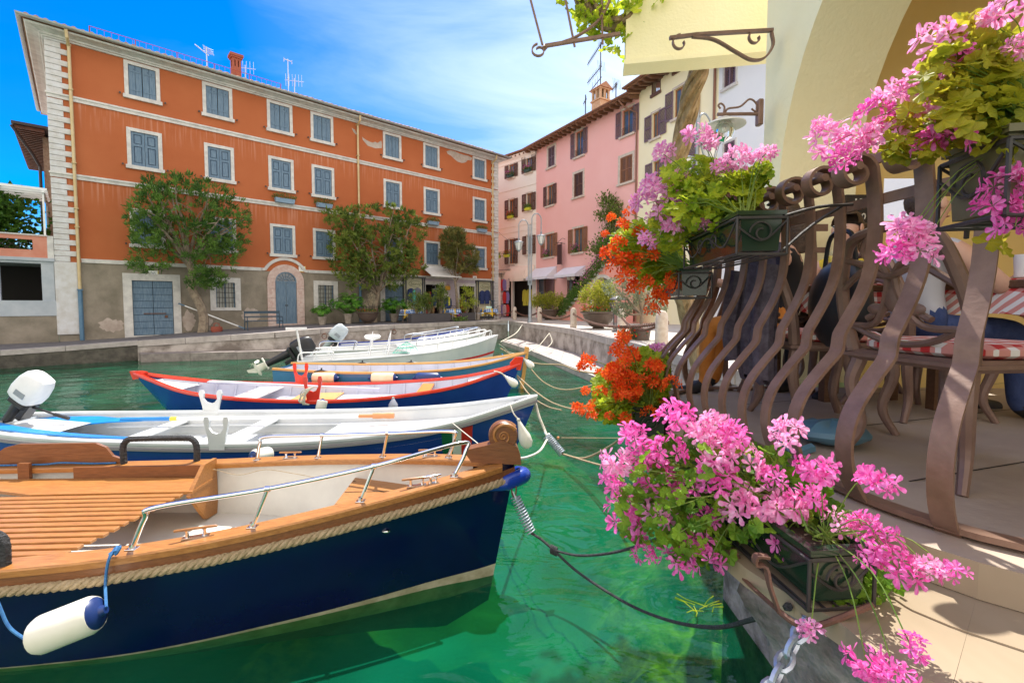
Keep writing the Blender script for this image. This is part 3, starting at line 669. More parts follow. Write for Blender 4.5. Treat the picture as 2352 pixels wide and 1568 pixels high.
# ---------------- quay edges ----------------
E_px = [(-420, 822, .60), (0, 806, .60), (150, 796, .65), (317, 783, .75), (631, 763.5, 1.0), (735, 755, 1.08), (904, 745.5, 1.13), (1092, 738, 1.15), (1166, 735.8, 1.15)]
EL = [G(*p) for p in E_px]
ER = [G(1174, 737.5, 1.15), G(1240, 745.5, 1.15), G(1320.7, 756.5, 1.15), G(1400, 775, 1.15), Vector((3.35, 10.5, 1.15)), Vector((3.45, 7, 1.15)), Vector((3.4, 3.7, 1.15))]
# promenade in front of the orange building
m = MB(); rows = []
for p in EL:
 s_ = (p-OR.P).dot(OR.d); q = OR.W(s_, 0, 0)
 rows.append([Vector((p.x, p.y, p.z)), Vector((q.x, q.y, max(p.z, groundz(s_)))) - OR.inw*0.0+OR.inw*.3])
m.grid(rows); struct(m.build('promenade', paving, smooth=False))
c0 = EL[-1]; c1 = OR.W(sR, 0, 1.15)
poly = [(-90, -40, 1.1), tuple(OR.W(sL-8, -3, 1.1)), tuple(OR.W(sR-.05, -1.0, 1.146)), tuple(OR.W((c0-OR.P).dot(OR.d), -.0, 1.146)), (c0.x, c0.y, 1.146)]+[(p.x, p.y, 1.146) for p in ER]+[(3.4, -30, 1.146), (500, -30, 1.146), (500, 700, 1.146), (-500, 700, 1.146), (-500, -40, 1.1)]
m = MB(); m.addv(poly, [tuple(range(len(poly)))]); struct(m.build('piazza', plaza_m, smooth=False))
def quay_wall(pts, name, label, th=.34, m_=None, cop=.22, batter=.0, zb=-1.8, blocks=1.3, group=None):
 root = thing(name, label, 'quay wall', (pts[0].x, pts[0].y, 0))
 m = MB(); rows_t = []
 for z_ in (0, .25, .5, .75, 1):
  r = []
  for i, p in enumerate(pts):
   t = (pts[min(i+1, len(pts)-1)]-pts[max(i-1, 0)]); t.z = 0; t.normalize(); n = Vector((t.y, -t.x, 0))
   r.append(Vector((p.x, p.y, lerp(zb, p.z-cop, z_)))+n*(.02+batter*(1-z_))+Vector((random.uniform(-.01, .01), random.uniform(-.01, .01), 0)))
  rows_t.append(r)
 m.grid(rows_t); m.build('wall_face', m_ or quay_m, root, smooth=False)
 m = MB()
 for i in range(len(pts)-1):
  a, b = pts[i], pts[i+1]; L_ = (b-a).length; n = max(1, int(L_/blocks)); t = (b-a).normalized(); nn = Vector((t.y, -t.x, 0)).normalized()
  for k in range(n):
   p = a+t*(L_*k/n+.008); q = a+t*(L_*(k+1)/n-.008); o = .05+random.uniform(0, .02); dz = random.uniform(0, .012)
   A = [p+nn*o, q+nn*o, q-nn*th, p-nn*th]
   m.prism([v+Vector((0, 0, .008+dz)) for v in A], (0, 0, -cop-dz))
 m.build('coping', coping_m, root, smooth=False)
 return root
quay_wall([p for p in EL[3:]], 'quay_wall', 'grey pink stone quay wall with blocks below the pavement of the orange building', batter=.05)
quay_wall([p for p in EL[:4]], 'quay_wall', 'dark shaded old quay wall at the far left above the dark water', batter=-.35, m_=quay_dark, cop=.16)  # wall stone darkened in its colour for the building's shade and the recess
quay_wall([EL[-1]*.5+ER[0]*.5]+ER, 'quay_wall', 'curved sunlit quay wall under the chained bollards on the right', batter=.03)
# ledges at the waterline
def ledge(inner, outer, z, label, m_, th=.3):
 r = thing('stone_ledge', label, 'ledge', (inner[0].x, inner[0].y, 0)); m = MB()
 for i in range(len(inner)-1):
  n = max(1, int((outer[i+1]-outer[i]).length/1.4))
  for k in range(n):
   a, b = inner[i].lerp(inner[i+1], k/n), inner[i].lerp(inner[i+1], (k+1)/n); c, d = outer[i].lerp(outer[i+1], k/n), outer[i].lerp(outer[i+1], (k+1)/n)
   e = (b-a).normalized()*.006; dz = random.uniform(-.012, .012)
   P = [a+e, c+e, d-e, b-e]; P = [Vector((p.x, p.y, z+dz)) for p in P]; m.prism(P, (0, 0, -th))
 m.build('slab', m_, r, smooth=False)
 m = MB(); rows = [[Vector((p.x, p.y, z-.05)) for p in outer], [Vector((p.x, p.y, -1.6)) for p in outer]]
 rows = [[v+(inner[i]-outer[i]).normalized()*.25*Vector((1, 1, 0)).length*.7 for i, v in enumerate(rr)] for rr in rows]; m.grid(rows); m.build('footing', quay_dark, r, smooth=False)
inn = [G(1163, 772, .3), ER[0]+Vector((0, -3.5, -.9)), ER[2].copy(), ER[3].copy(), ER[4].copy(), ER[5].copy(), ER[6].copy()]
inn = [ER[0].lerp(ER[1], .25), ER[1], ER[2], ER[3], ER[4], ER[5], ER[6]]
out = [G(1152, 783, .2), G(1215, 803, .2), G(1321, 846, .2), G(1385, 872, .2), Vector((2.6, 9.3, .2)), Vector((2.75, 6.6, .2)), Vector((2.7, 3.9, .2))]
ledge([v+Vector((0, 0, 0)) for v in inn], out, .2, 'pale stone landing ledge just above the water along the right quay', coping_m)
inn2 = [EL[i].copy() for i in (3, 4, 5, 6, 7)]; 
out2 = [v+Vector((OR.inw.x, OR.inw.y, 0))*-.85 for v in inn2]; inn2 = [v+Vector((OR.inw.x, OR.inw.y, 0))*.1 for v in inn2]
ledge(inn2, out2, .30, 'dark worn stone step at the foot of the quay below the orange building', mat('ledge_stone', (.17, .14, .13), .8, (.27, .23, .21), 4, bump=.8), th=.32)
# tumbled blocks left of it
for i, (px, py, w, h) in enumerate(((540*.2686+402*0, 0, 0, 0),)): pass
for i, (px, py, sx_, lab) in enumerate(((262, 822, .55, 'mossy stone block standing in the dark water left of the quay step'), (300, 806, .45, 'small stone block resting above the quay step at its left end'), (70, 822, 1.5, 'mossy stone footing in the water below the far left house'))):
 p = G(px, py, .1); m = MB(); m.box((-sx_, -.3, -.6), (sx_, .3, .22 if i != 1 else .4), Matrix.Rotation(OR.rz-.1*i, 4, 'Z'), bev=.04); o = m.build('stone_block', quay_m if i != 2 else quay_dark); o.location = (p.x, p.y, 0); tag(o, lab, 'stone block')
# ---------------- lake bed and water ----------------
def hnoise(x, y):
 from mathutils import noise
 return noise.noise(Vector((x, y, .3)))
m = MB(); rows = []
from mathutils import noise as mn
ys = list(np.arange(-.5, 7.5, .09))+list(np.arange(7.5, 40, .8)); xs = list(np.arange(-30, -3, 1.2))+list(np.arange(-3, 3.9, .09))+[4.5, 6]
for y in ys:
 r = []
 for x in xs:
  near = max(0, min(1, (x+.1-0.13*y)/1.4)) * max(0, min(1, (9-y)/3))
  h = -2.3+.9*near+mn.fractal(Vector((x*.55, y*.55, 1)), .8, 2.1, 4)*.35
  v = mn.voronoi(Vector((x*1.5, y*1.5, .5)))[0][0]
  h += near*(.75-1.25*v)*.62
  r.append((x, y, min(h, -.18)))
 rows.append(r)
m.grid(rows)
bed_m = mat('algae_bed_depth_tint', (.03, .09, .02), .95, (.62, .52, .07), 3.2, bump=.6, bscale=12, ramp=(.40, .66), detail=8)
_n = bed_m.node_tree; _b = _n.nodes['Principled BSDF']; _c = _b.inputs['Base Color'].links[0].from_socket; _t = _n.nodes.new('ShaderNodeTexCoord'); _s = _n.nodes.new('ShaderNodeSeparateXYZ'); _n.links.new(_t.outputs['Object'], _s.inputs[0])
_m = _n.nodes.new('ShaderNodeMapRange'); _m.inputs['From Min'].default_value = -2.25; _m.inputs['From Max'].default_value = -1.75; _n.links.new(_s.outputs[2], _m.inputs['Value']); _x = _n.nodes.new('ShaderNodeMixRGB'); _x.inputs['Color1'].default_value = (.03, .16, .07, 1); _n.links.new(_m.outputs[0], _x.inputs['Fac']); _n.links.new(_c, _x.inputs['Color2']); _n.links.new(_x.outputs[0], _b.inputs['Base Color'])  # deep bed tinted dark green: dimming with depth put into the colour
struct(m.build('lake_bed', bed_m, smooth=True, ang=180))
wm = bpy.data.materials.new('lake_water'); wm.use_nodes = True; nt = wm.node_tree; nt.nodes.clear()
def N(t, **k):
 n = nt.nodes.new(t)
 for a, v in k.items(): setattr(n, a, v)
 return n
o_ = N('ShaderNodeOutputMaterial'); fr = N('ShaderNodeFresnel'); fr.inputs[0].default_value = 1.33; gl = N('ShaderNodeBsdfGlossy'); gl.inputs['Roughness'].default_value = .03
df = N('ShaderNodeBsdfDiffuse'); df.inputs['Color'].default_value = (.002, .125, .064, 1); tr = N('ShaderNodeBsdfTransparent'); tr.inputs['Color'].default_value = (.42, .80, .40, 1)
m1 = N('ShaderNodeMixShader'); m2 = N('ShaderNodeMixShader')
tcw = N('ShaderNodeTexCoord'); mpw = N('ShaderNodeMapping'); mpw.inputs['Scale'].default_value = (1.0, 1.9, 1); n1 = N('ShaderNodeTexNoise'); n1.inputs['Scale'].default_value = 1.35; n1.inputs['Detail'].default_value = 3.5; n1.inputs['Roughness'].default_value = .5; n1.inputs['Distortion'].default_value = .6
bp = N('ShaderNodeBump'); bp.inputs['Strength'].default_value = .5; bp.inputs['Distance'].default_value = .10
Lk = nt.links.new
Lk(tcw.outputs['Object'], mpw.inputs[0]); Lk(mpw.outputs[0], n1.inputs['Vector']); Lk(n1.outputs['Fac'], bp.inputs['Height'])
for n in (fr, gl): Lk(bp.outputs[0], n.inputs['Normal'])
# cloudy suspended patches: how clear the water is
n3 = N('ShaderNodeTexNoise'); n3.inputs['Scale'].default_value = .8; n3.inputs['Detail'].default_value = 2; mr_ = N('ShaderNodeMapRange'); mr_.inputs['From Min'].default_value = .35; mr_.inputs['From Max'].default_value = .65; mr_.inputs['To Min'].default_value = .40; mr_.inputs['To Max'].default_value = .80
Lk(tcw.outputs['Object'], n3.inputs['Vector']); Lk(n3.outputs['Fac'], mr_.inputs['Value']); Lk(mr_.outputs[0], m1.inputs[0])
Lk(df.outputs[0], m1.inputs[1]); Lk(tr.outputs[0], m1.inputs[2]); Lk(fr.outputs[0], m2.inputs[0]); Lk(m1.outputs[0], m2.inputs[1]); Lk(gl.outputs[0], m2.inputs[2]); Lk(m2.outputs[0], o_.inputs[0])
m = MB(); m.addv([(-300, -60, 0), (3.9, -60, 0), (3.9, 38, 0), (-300, 38, 0)], [(0, 1, 2, 3)]); struct(m.build('water', wm, smooth=False))
# a submerged dark floor far below closes the basin
m = MB(); m.addv([(-300, -60, -2.9), (6, -60, -2.9), (6, 40, -2.9), (-300, 40, -2.9)], [(0, 1, 2, 3)]); struct(m.build('deep_bed', mat('deep_bed', (.01, .05, .03), .9), smooth=False))
# ---------------- house at the far left ----------------
tag(None, None, None) if 0 else None
lh = thing('arcade_house', 'low grey arcaded house wing with pink parapet left of the orange building', 'building', tuple(OR.W(sL-7, 0, 0)), OR.rz)
X = lambda px, py=600: OR.S(px, py); Zl = lambda px, py: OR.Z(px, py)
x0 = -7.2; 
def lbox(mb, a, b): mb.box((a[0], a[1], a[2]), (b[0], b[1], b[2]), Matrix.Translation((7-sL, 0, 0)))   # coords relative to OR -> lh local
T7 = Matrix.Translation((7-sL, 0, 0))
grey_wash = mat('blue_grey_wash', (.36, .40, .44), .85, (.46, .49, .52), 1.5, bump=.3)
zp0, zp1 = OR.Z(60, 690), OR.Z(60, 604); zt_ = OR.Z(60, 598); zq = OR.Z(60, 540)
m = MB()
m.box((sL-8, -.03, -.3), (sL-.02, .3, Zl(60, 726)), T7); m.build('base_wall', grey_render, lh, local=True, smooth=False)
m = MB(); m.box((sL-8, -.06, Zl(60, 726)), (sL-.02, .3, zp0), T7, bev=.01); m.box((sL-8, -.02, zp1), (sL-.05, .35, zt_), T7); m.box((sL-.42, -.01, zp0), (sL-.06, .35, zp1), T7)
m.box((sL-8, -.1, zt_), (sL-.03, .5, zt_+.12), T7); m.box((sL-8, .35, zp1+.05), (sL-.1, 3.2, zp1+.15), T7); xa = X(2); m.box((xa-.5, -.01, zp0), (xa-.05, .35, zp1), T7)
m.build('arcade', grey_wash, lh, local=True, smooth=False)
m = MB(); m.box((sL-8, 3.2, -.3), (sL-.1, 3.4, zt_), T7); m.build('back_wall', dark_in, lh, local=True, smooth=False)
pinkp = mat('coral_parapet', (.55, .20, .13), .85, (.60, .27, .19), 2, bump=.2)
m = MB(); m.box((sL-8, -.02, zt_+.12), (sL-.22, .2, zt_+.42), T7); m.box((sL-8, -.02, zq-.16), (sL-.22, .2, zq), T7); m.box((sL-.62, -.02, zt_+.42), (sL-.22, .2, zq-.16), T7); m.build('parapet', pinkp, lh, local=True, smooth=False)
m = MB(); m.box((sL-8, -.06, zq), (sL-.2, .26, zq+.05), T7); m.box((sL-.22, -.03, zt_+.1), (sL-.04, .25, zq+.03), T7); m.build('parapet_cap', stone_white, lh, local=True, smooth=False)
m = MB()
for i in range(26):
 x = sL-.65-.28*i
 m.tube([T7@Vector((x, .09, zt_+.42)), T7@Vector((x-.5, .09, zq-.16))], .012, 4); m.tube([T7@Vector((x-.5, .09, zt_+.42)), T7@Vector((x, .09, zq-.16))], .012, 4)
m.build('lattice', iron, lh, local=True)
# pergola and drain box over the terrace
pg = thing('pergola', 'white slatted metal pergola over the terrace at the far left', 'pergola', tuple(OR.W(sL-7, 0, 0)), OR.rz)
zpg = OR.Z(60, 432); m = MB()
for k in range(6): 
 z_ = zpg-.0; m.box((sL-8, .1+k*.55, zpg), (sL-.15, .16+k*.55, zpg+.1), T7)
m.build('slats', white_paint, pg, local=True, smooth=False)
m = MB()
for x in (sL-.3, sL-3.2, sL-6): m.box((x, .0, zpg-.1), (x+.08, 3.2, zpg-.01), T7); m.box((x, .12, zq+.05), (x+.06, .18, zpg-.1), T7); m.box((x, 3.0, zq-.4), (x+.06, 3.06, zpg-.1), T7)
m.build('posts', white_paint, pg, local=True, smooth=False)
vine_leaf = leafmat('vine_leaf', (.035, .11, .012), (.12, .26, .03), .4)
def box_leaf(name, label, cat, lo, hi, n, L_, Wd, m_, seed, group=None, stems=True):
 lo = Vector(lo); hi = Vector(hi); c = (lo+hi)/2
 def pf(n, rg):
  k = max(6, n//120); cc = rg.rand(k, 3); idx = rg.randint(0, k, n); p = cc[idx]+rg.normal(size=(n, 3))*.13; p = np.clip(p, -.05, 1.05)
  return np.array(lo)+p*np.array(hi-lo)
 V, F = leaf_cluster(n, pf, L_, Wd, seed)
 r = thing(name, label, cat, (c.x, c.y, lo.z), 0, group); np_mesh('foliage', V, F, m_, r)
 m = MB(); rg = random.Random(seed)
 for k in range(9):
  a = Vector((rg.uniform(lo.x, hi.x), rg.uniform(lo.y, hi.y), lo.z)); b = Vector((rg.uniform(lo.x, hi.x), rg.uniform(lo.y, hi.y), hi.z*.9+lo.z*.1)); mid = (a+b)/2+Vector((rg.uniform(-.2, .2), 0, 0)); m.tube([a, mid, b], [.02, .015, .006], 5)
 m.build('stems', MATS.get('bark') or rust, r); return r
bark = mat('bark', (.16, .11, .075), .95, (.32, .26, .20), 7, bump=1.0, bscale=18, stretch=(1, 1, .35))
a = OR.W(sL-6.5, -.4, zq-.5); b = OR.W(sL-.5, -2.0, zpg-.1)
box_leaf('climbing_vine', 'green vine climbing under the white pergola at the far left', 'vine', (min(a.x, b.x), min(a.y, b.y), zq-.6), (max(a.x, b.x), max(a.y, b.y), zpg+.1), 9000, .24, .18, vine_leaf, 5)
# brown-eaved house behind
sE = OR.S(96, 300, -4.5); zE = OR.Z(25, 283, -3.7); ov = sE-OR.S(25, 283, -3.7)
dp = 1.0
while dp < 30 and OR.sz(65, 388, -3.7-dp)[1] < zE: dp += .1
eh = thing('eaved_house', 'house behind the far left terrace with deep brown timber eaves and a rough brick corner', 'building', tuple(OR.W(sE, -4.5, 0)), OR.rz)
m = MB(); m.box((.0, .2, 1), (4, dp-1.5, zE-.1)); m.build('wall', mat('rough_brick_wall', (.28, .20, .15), .9, (.42, .34, .26), 6, bump=1), eh, local=True, smooth=False)
brown_w = mat('brown_rafters', (.085, .03, .018), .7, (.16, .06, .03), 4)
m = MB(); m.box((-ov, -.8, zE+.02), (4.4, dp-.8, zE+.14)); m.build('roof', mat('dark_roof_edge', (.05, .04, .045), .6), eh, local=True, smooth=False)
m = MB()
for k in range(26): m.box((-ov+.05, -.7+k*(dp-.3)/26, zE-.12), (.1, -.6+k*(dp-.3)/26, zE+.01))
m.build('rafters', brown_w, eh, local=True, smooth=False)
m = MB(); m.tube([(-ov, -.75, zE-.05), (-.3, -.3, zE-1.1), (-.12, .1, zE-1.5), (-.12, .1, 2)], .06, 8); m.build('drainpipe', mat('dark_pipe', (.04, .04, .045), .5), eh, local=True)
# distant cloud bank is part of the sky; a low far hill closes the left gap
m = MB(); rows = []
for k in range(3):
 rows.append([(-420+i*20, 300+60*k, 1+(.0 if k == 0 else (14+9*mn.noise(Vector((i*.35, k, 0))))*k)) for i in range(30)])
m.grid(rows); struct(m.build('far_hill', mat('far_hill', (.10, .16, .16), .95, (.14, .20, .17), .05), smooth=True, ang=180))
# ---------------- WHITE, PINK AND YELLOW HOUSES ----------------
def open_window(fc, root, a, b, c, d, shut_m, frame_m, state='open', sw=None, trimw=.14, name='window', boxm=None, pink=None, grille=False, sill=True, inner=None):
 """a real recessed window; shutters folded back on the wall either side, or closed / ajar"""
 f = MB(); w = trimw
 if w: f.box((a-w, -.03, c), (a, .0, d+w)); f.box((b, -.03, c), (b+w, .0, d+w)); f.box((a, -.028, d), (b, 0, d+w))
 f.box((a-w-.05, -.12, c-.12), (b+w+.05, .0, c-.001)); f = f.build(name, frame_m, root, local=True, smooth=False)
 mm = MB(); mid = (a+b)/2
 for x in (a, mid-.035, b-.07): mm.box((x, .10, c), (x+.07, .15, d))
 for z in (c, d-.07): mm.box((a+.07, .101, z), (b-.07, .149, z+.07))
 mm.build('casement', inner or wood_frame, f, local=True, smooth=False)
 MB().box((a+.02, .125, c+.02), (b-.02, .13, d-.02)).build('pane', glass_dark, f, local=True, smooth=False)
 mm = MB()
 for x0, x1 in ((a+.08, a+.08+(b-a)*.22), (b-.08-(b-a)*.22, b-.08)):
  rows = [[(lerp(x0, x1, i/8), .16+.015*(i % 2), z) for i in range(9)] for z in (c+.08, d-.08)]; mm.grid(rows)
 mm.build('curtain', white_paint, f, local=True, smooth=False)
 sw = sw or (b-a)/2
 if state == 'open':
  for x0 in (a-sw-.03, b+.03):
   shutter_mb(x0, x0+sw, c+.01, d-.01, -.035, 'louver', .04).build('shutter', shut_m, f, local=True, smooth=False)
 elif state == 'closed':
  for x0, x1 in ((a, mid-.03), (mid, b)):
   shutter_mb(x0, x1, c+.01, d-.01, .05 if x0 == a else -.0, 'louver', .04).build('shutter', shut_m, f, local=True, smooth=False)
 if grille:
  mm = MB(); 
  for k in range(8): x = lerp(a+.04, b-.04, k/7); mm.tube([(x, -.04, c), (x+.0, -.04, c+.45)], .008, 4)
  for z in (c+.05, c+.45): mm.tube([(a, -.04, z), (b, -.04, z)], .012, 5)
  for k in range(4): xx = lerp(a+.15, b-.15, k/3); mm.tube([(xx+.09*math.cos(t*PI/5), -.045, c+.25+.12*math.sin(t*PI/5)) for t in range(10)], .007, 4, closed=True)
  mm.build('grille', iron, f, local=True)
 return f
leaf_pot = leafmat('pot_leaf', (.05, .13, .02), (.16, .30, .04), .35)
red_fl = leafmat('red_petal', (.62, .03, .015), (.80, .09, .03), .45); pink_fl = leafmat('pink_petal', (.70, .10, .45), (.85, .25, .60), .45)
def small_plant(name, label, cat, c, w, h, d=.3, n=350, m_=None, fl=None, nf=0, seed=0, group=None, L_=.09, rz=0, parent=None):
 root = thing(name, label, cat, (c[0], c[1], c[2]), rz, group)
 def pf(n, rg):
  p = rg.rand(n, 3)-.5; p[:, 2] += .5; k = np.sqrt(np.maximum(0, 1-(2*np.abs(p[:, 0]))**2*.5)); p[:, 2] *= k
  return p*np.array([w, d, h])
 V, F = leaf_cluster(n, pf, L_, L_*.5, seed); np_mesh('foliage', V, F, m_ or leaf_pot, root, local=True)
 if fl is not None:
  V, F = leaf_cluster(nf, lambda n, rg: np.stack([(rg.rand(n)-.5)*w*1.05, (rg.rand(n)-.6)*d*1.1, h*(.35+.75*rg.rand(n))], 1), L_*.8, L_*.7, seed+1); np_mesh('flowers', V, F, fl, root, local=True)
 return root
# --- pink house
PKP = Vector((1.86, 36, 0)); PK = Facade((PKP.x, PKP.y), (.594, -1), 'pink_house', 'tall pink house with brown louvred shutters, open timber eaves and an outside stair')
pkR = PK.root; pw = PK.S(1462); pze = (PK.Z(1240, 345)+PK.Z(1440, 238))/2
pze = PK.Z(1462, 225); print('pink', pw, pze, PK.Z(1232, 345))
pink_m = stucco('pink_stucco', (.84, .44, .41), (.88, .50, .47), ())
trim_p = mat('rough_stone_trim', (.66, .58, .50), .85, (.50, .42, .35), 5, bump=.6, bscale=10)
PW = [  # px of the opening on D: x0,x1,y0(top),y1(bottom sill top) , state, material
 (1258, 1273, 338, 384, 'closed', mauve_shut), (1319, 1337, 302, 360, 'open', mauve_shut), (1424, 1449, 252, 312, 'open', mauve_shut),
 (1317, 1337, 398, 452, 'closed', brown_shut), (1421, 1449, 360, 420, 'closed', tan_shut),
 (1256, 1270, 426, 472, 'open', brown_shut), (1252, 1270, 538, 590, 'open', tan_shut), (1316, 1337, 524, 580, 'open', tan_shut)]
hol = []; spec = []
for (x0, x1, y0, y1, st, sm) in PW:
 a, b = PK.S(x0), PK.S(x1); xm = (x0+x1)/2; c, d = PK.Z(xm, y1), PK.Z(xm, y0); hol.append((a, b, c, d)); spec.append((a, b, c, d, st, sm))
dA = (PK.S(1236), PK.S(1272), 1.15, PK.Z(1254, 637)); dB = (PK.S(1305), PK.S(1330), 1.15, PK.Z(1318, 630))
m = MB(); wall_holes(m, 0, pw, .9, pze, hol+[(dA[0], dA[1], .95, dA[3]), (dB[0], dB[1], .95, dB[3])]); Dp = 10
m.addv([(0, 0, .9), (0, Dp, .9), (0, Dp, pze), (0, 0, pze)], [(0, 3, 2, 1)]); m.addv([(pw, 0, .9), (pw, Dp, .9), (pw, Dp, pze), (pw, 0, pze)], [(0, 1, 2, 3)]); m.build('wall', pink_m, pkR, local=True, smooth=False)
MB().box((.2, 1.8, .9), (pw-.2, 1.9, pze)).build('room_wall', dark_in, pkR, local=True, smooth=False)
for (a, b, c, d, st, sm) in spec: open_window(PK, pkR, a, b, c, d, sm, trim_p, st, trimw=.16 if st == 'closed' else .13, grille=(d > 9 and st == 'open'))
def timber_eaves(fc, w, z, over, root, n, x0=-.3, x1=None, tilt=.22, depth=10, mcol=None):
 x1 = w+.3 if x1 is None else x1
 mm = MB(); 
 for k in range(n):
  x = lerp(x0+.1, x1-.2, k/(n-1)); mm.addv([], []); 
  P = [(x, .3, z-.02+tilt*.4), (x, -over+.1, z-tilt*over*.9-.02), (x, -over+.1, z-tilt*over*.9-.10), (x, -over*.75, z-tilt*over*.7-.20), (x, .3, z-.20+tilt*.2)]
  mm.prism(P, (.13, 0, 0))
 mm.build('rafters', mcol or MATS.get('eave_timber') or woodmat('eave_timber', (.16, .075, .04), (.24, .12, .06)), root, local=True, smooth=False)
 mm = MB(); z0 = z-tilt*over*.9
 mm.addv([(x0, -over, z0), (x1, -over, z0), (x1, depth/2, z+tilt*depth/2+.1), (x0, depth/2, z+tilt*depth/2+.1), (x0, -over, z0+.07), (x1, -over, z0+.07), (x1, depth/2, z+tilt*depth/2+.2), (x0, depth/2, z+tilt*depth/2+.2)], [(0, 3, 2, 1), (4, 5, 6, 7), (0, 1, 5, 4), (1, 2, 6, 5), (3, 0, 4, 7)])
 mm.addv([(x0, depth/2, z+tilt*depth/2+.2), (x1, depth/2, z+tilt*depth/2+.2), (x1, depth+1, z), (x0, depth+1, z)], [(0, 1, 2, 3)])
 i = 0; x = x0+.1
 while x < x1:
  for j in range(1):
   vs = []
   for jj in (0, 1):
    for k in range(5): a = PI*k/4; vs.append((x-.09*math.cos(a), -over-.05+jj*1.6, z0+.07+jj*tilt*1.6+.08*math.sin(a)))
   mm.addv(vs, [(k, k+1, 5+k+1, 5+k) for k in range(4)]+[(4, 3, 2, 1, 0)])
  x += .26
 mm.build('roof', tile, root, local=True)
 mm = MB(); rows = [[(x, -over-.08-.08*math.cos(PI*k/6), z0+.10-.09*math.sin(PI*k/6)) for k in range(7)] for x in (x0, x1)]; mm.grid(rows); mm.build('gutter', mat('brown_gutter', (.22, .10, .06), .4), root, local=True)
timber_eaves(PK, pw, pze+.1, .85, pkR, 22, x0=-.6, x1=pw+.05)
mm = MB(); xx = pw-.08; mm.tube([(xx-.7, -.85, pze-.1), (xx-.5, -.6, pze-.5), (xx, -.1, pze-.9), (xx, -.1, 1.2)], .05, 8); mm.build('downpipe', MATS['brown_gutter'], pkR, local=True)
# pink house: striped awnings and shop openings
def awning(fc, root, a, b, zt, zf, out, m_, name='awning', val=.18):
 mm = MB(); P = [(a, -.03, zt), (b, -.03, zt), (b, -out, zf), (a, -out, zf)]
 mm.addv(P+[(p[0], p[1], p[2]-.02) for p in P], [(0, 1, 2, 3), (7, 6, 5, 4), (0, 3, 7, 4), (1, 5, 6, 2)])
 mm.box((a, -out-.01, zf-val), (b, -out+.01, zf)); mm.addv([(a, -.03, zt), (a, -out, zf), (a, -out, zf-val), (a, -.03, zf-val)], [(0, 1, 2, 3)]); mm.addv([(b, -.03, zt), (b, -out, zf), (b, -out, zf-val), (b, -.03, zf-val)], [(3, 2, 1, 0)])
 return mm.build(name, m_, root, local=True, smooth=False)
aw_lav = mat('lavender_awning_canvas', (.72, .70, .80), .8, (.78, .76, .84), 2)
awning(PK, pkR, PK.S(1230), PK.S(1279), PK.Z(1255, 614), PK.Z(1255, 634, .9), .9, aw_lav); awning(PK, pkR, PK.S(1295), PK.S(1345), PK.Z(1318, 613), PK.Z(1318, 628, .9), .9, aw_lav)
for (a, b, c, d) in (dA, dB):
 mm = MB(); mm.box((a-.08, -.03, .95), (a, .05, d+.08)); mm.box((b, -.03, .95), (b+.08, .05, d+.08)); mm.box((a, -.028, d), (b, .05, d+.08)); mm.box((a+(b-a)*.35, .02, .95), (a+(b-a)*.42, .08, d)); q = mm.build('shop_doorway', brown_shut, pkR, local=True, smooth=False)
 MB().box((a+.02, .06, 1.2), (a+(b-a)*.34, .07, d-.05)).build('pane', glass_dark, q, local=True, smooth=False)
# black hanging signboard on the pink wall
s_, zt1_ = PK.sz(1285, 560, .5); z0_ = PK.Z(1285, 607, .5)
mm = MB(); mm.box((s_-.28, -.52, z0_), (s_+.28, -.48, zt1_-.02), bev=.01); sb = mm.build('signboard', mat('signboard_black', (.06, .02, .015), .5), None, smooth=False)
sb.matrix_world = WM[PK.root.name]; 
sg = thing('hanging_sign', 'black hanging signboard on a scrolled iron bracket on the pink wall', 'sign', tuple(PK.W(s_, 0, zt1_)), PK.rz)
bpy.data.objects.remove(sb)
mm = MB(); mm.box((-.25, -.52, z0_-zt1_), (.25, -.48, -.03), bev=.01); mm.build('board', MATS['signboard_black'], sg, local=True, smooth=False)
mm = MB(); mm.tube([(0, 0, .05), (0, -.8, .05)], .02, 6); mm.tube(spline([(0, 0, .35), (0, -.25, .4), (0, -.45, .25), (0, -.65, .1)], 5), .014, 5); mm.tube([(-.2, -.5, .05), (-.2, -.5, -.05)], .012, 4); mm.tube([(.2, -.5, .05), (.2, -.5, -.05)], .012, 4); mm.tube([(-.25, -.5, .05), (.3, -.5, .05)], .02, 5); mm.tube([(.3, -.5, .1), (.3, -.5, z0_-zt1_-.1)], .014, 5)
mm.build('bracket', iron, sg, local=True)
# outside stair in front of the pink wall
st = thing('outside_stair', 'pink outside stair with stone treads, iron railing and an arched opening underneath', 'stair', tuple(PK.W(PK.S(1285), 1.5, 1.15)), PK.rz)
def pko(px, py, o): s_, z_ = PK.sz(px, py, o); return s_-PK.S(1285), z_-1.15
o1 = 1.5
xb, _ = pko(1285, 725, o1); xt, zt__ = pko(1392, 607, o1); xe, _ = pko(1425, 607, o1); xe += 1.0
stair_m = mat('stair_pink_render', (.74, .30, .24), .9, (.78, .36, .30), 1.2, bump=.3)
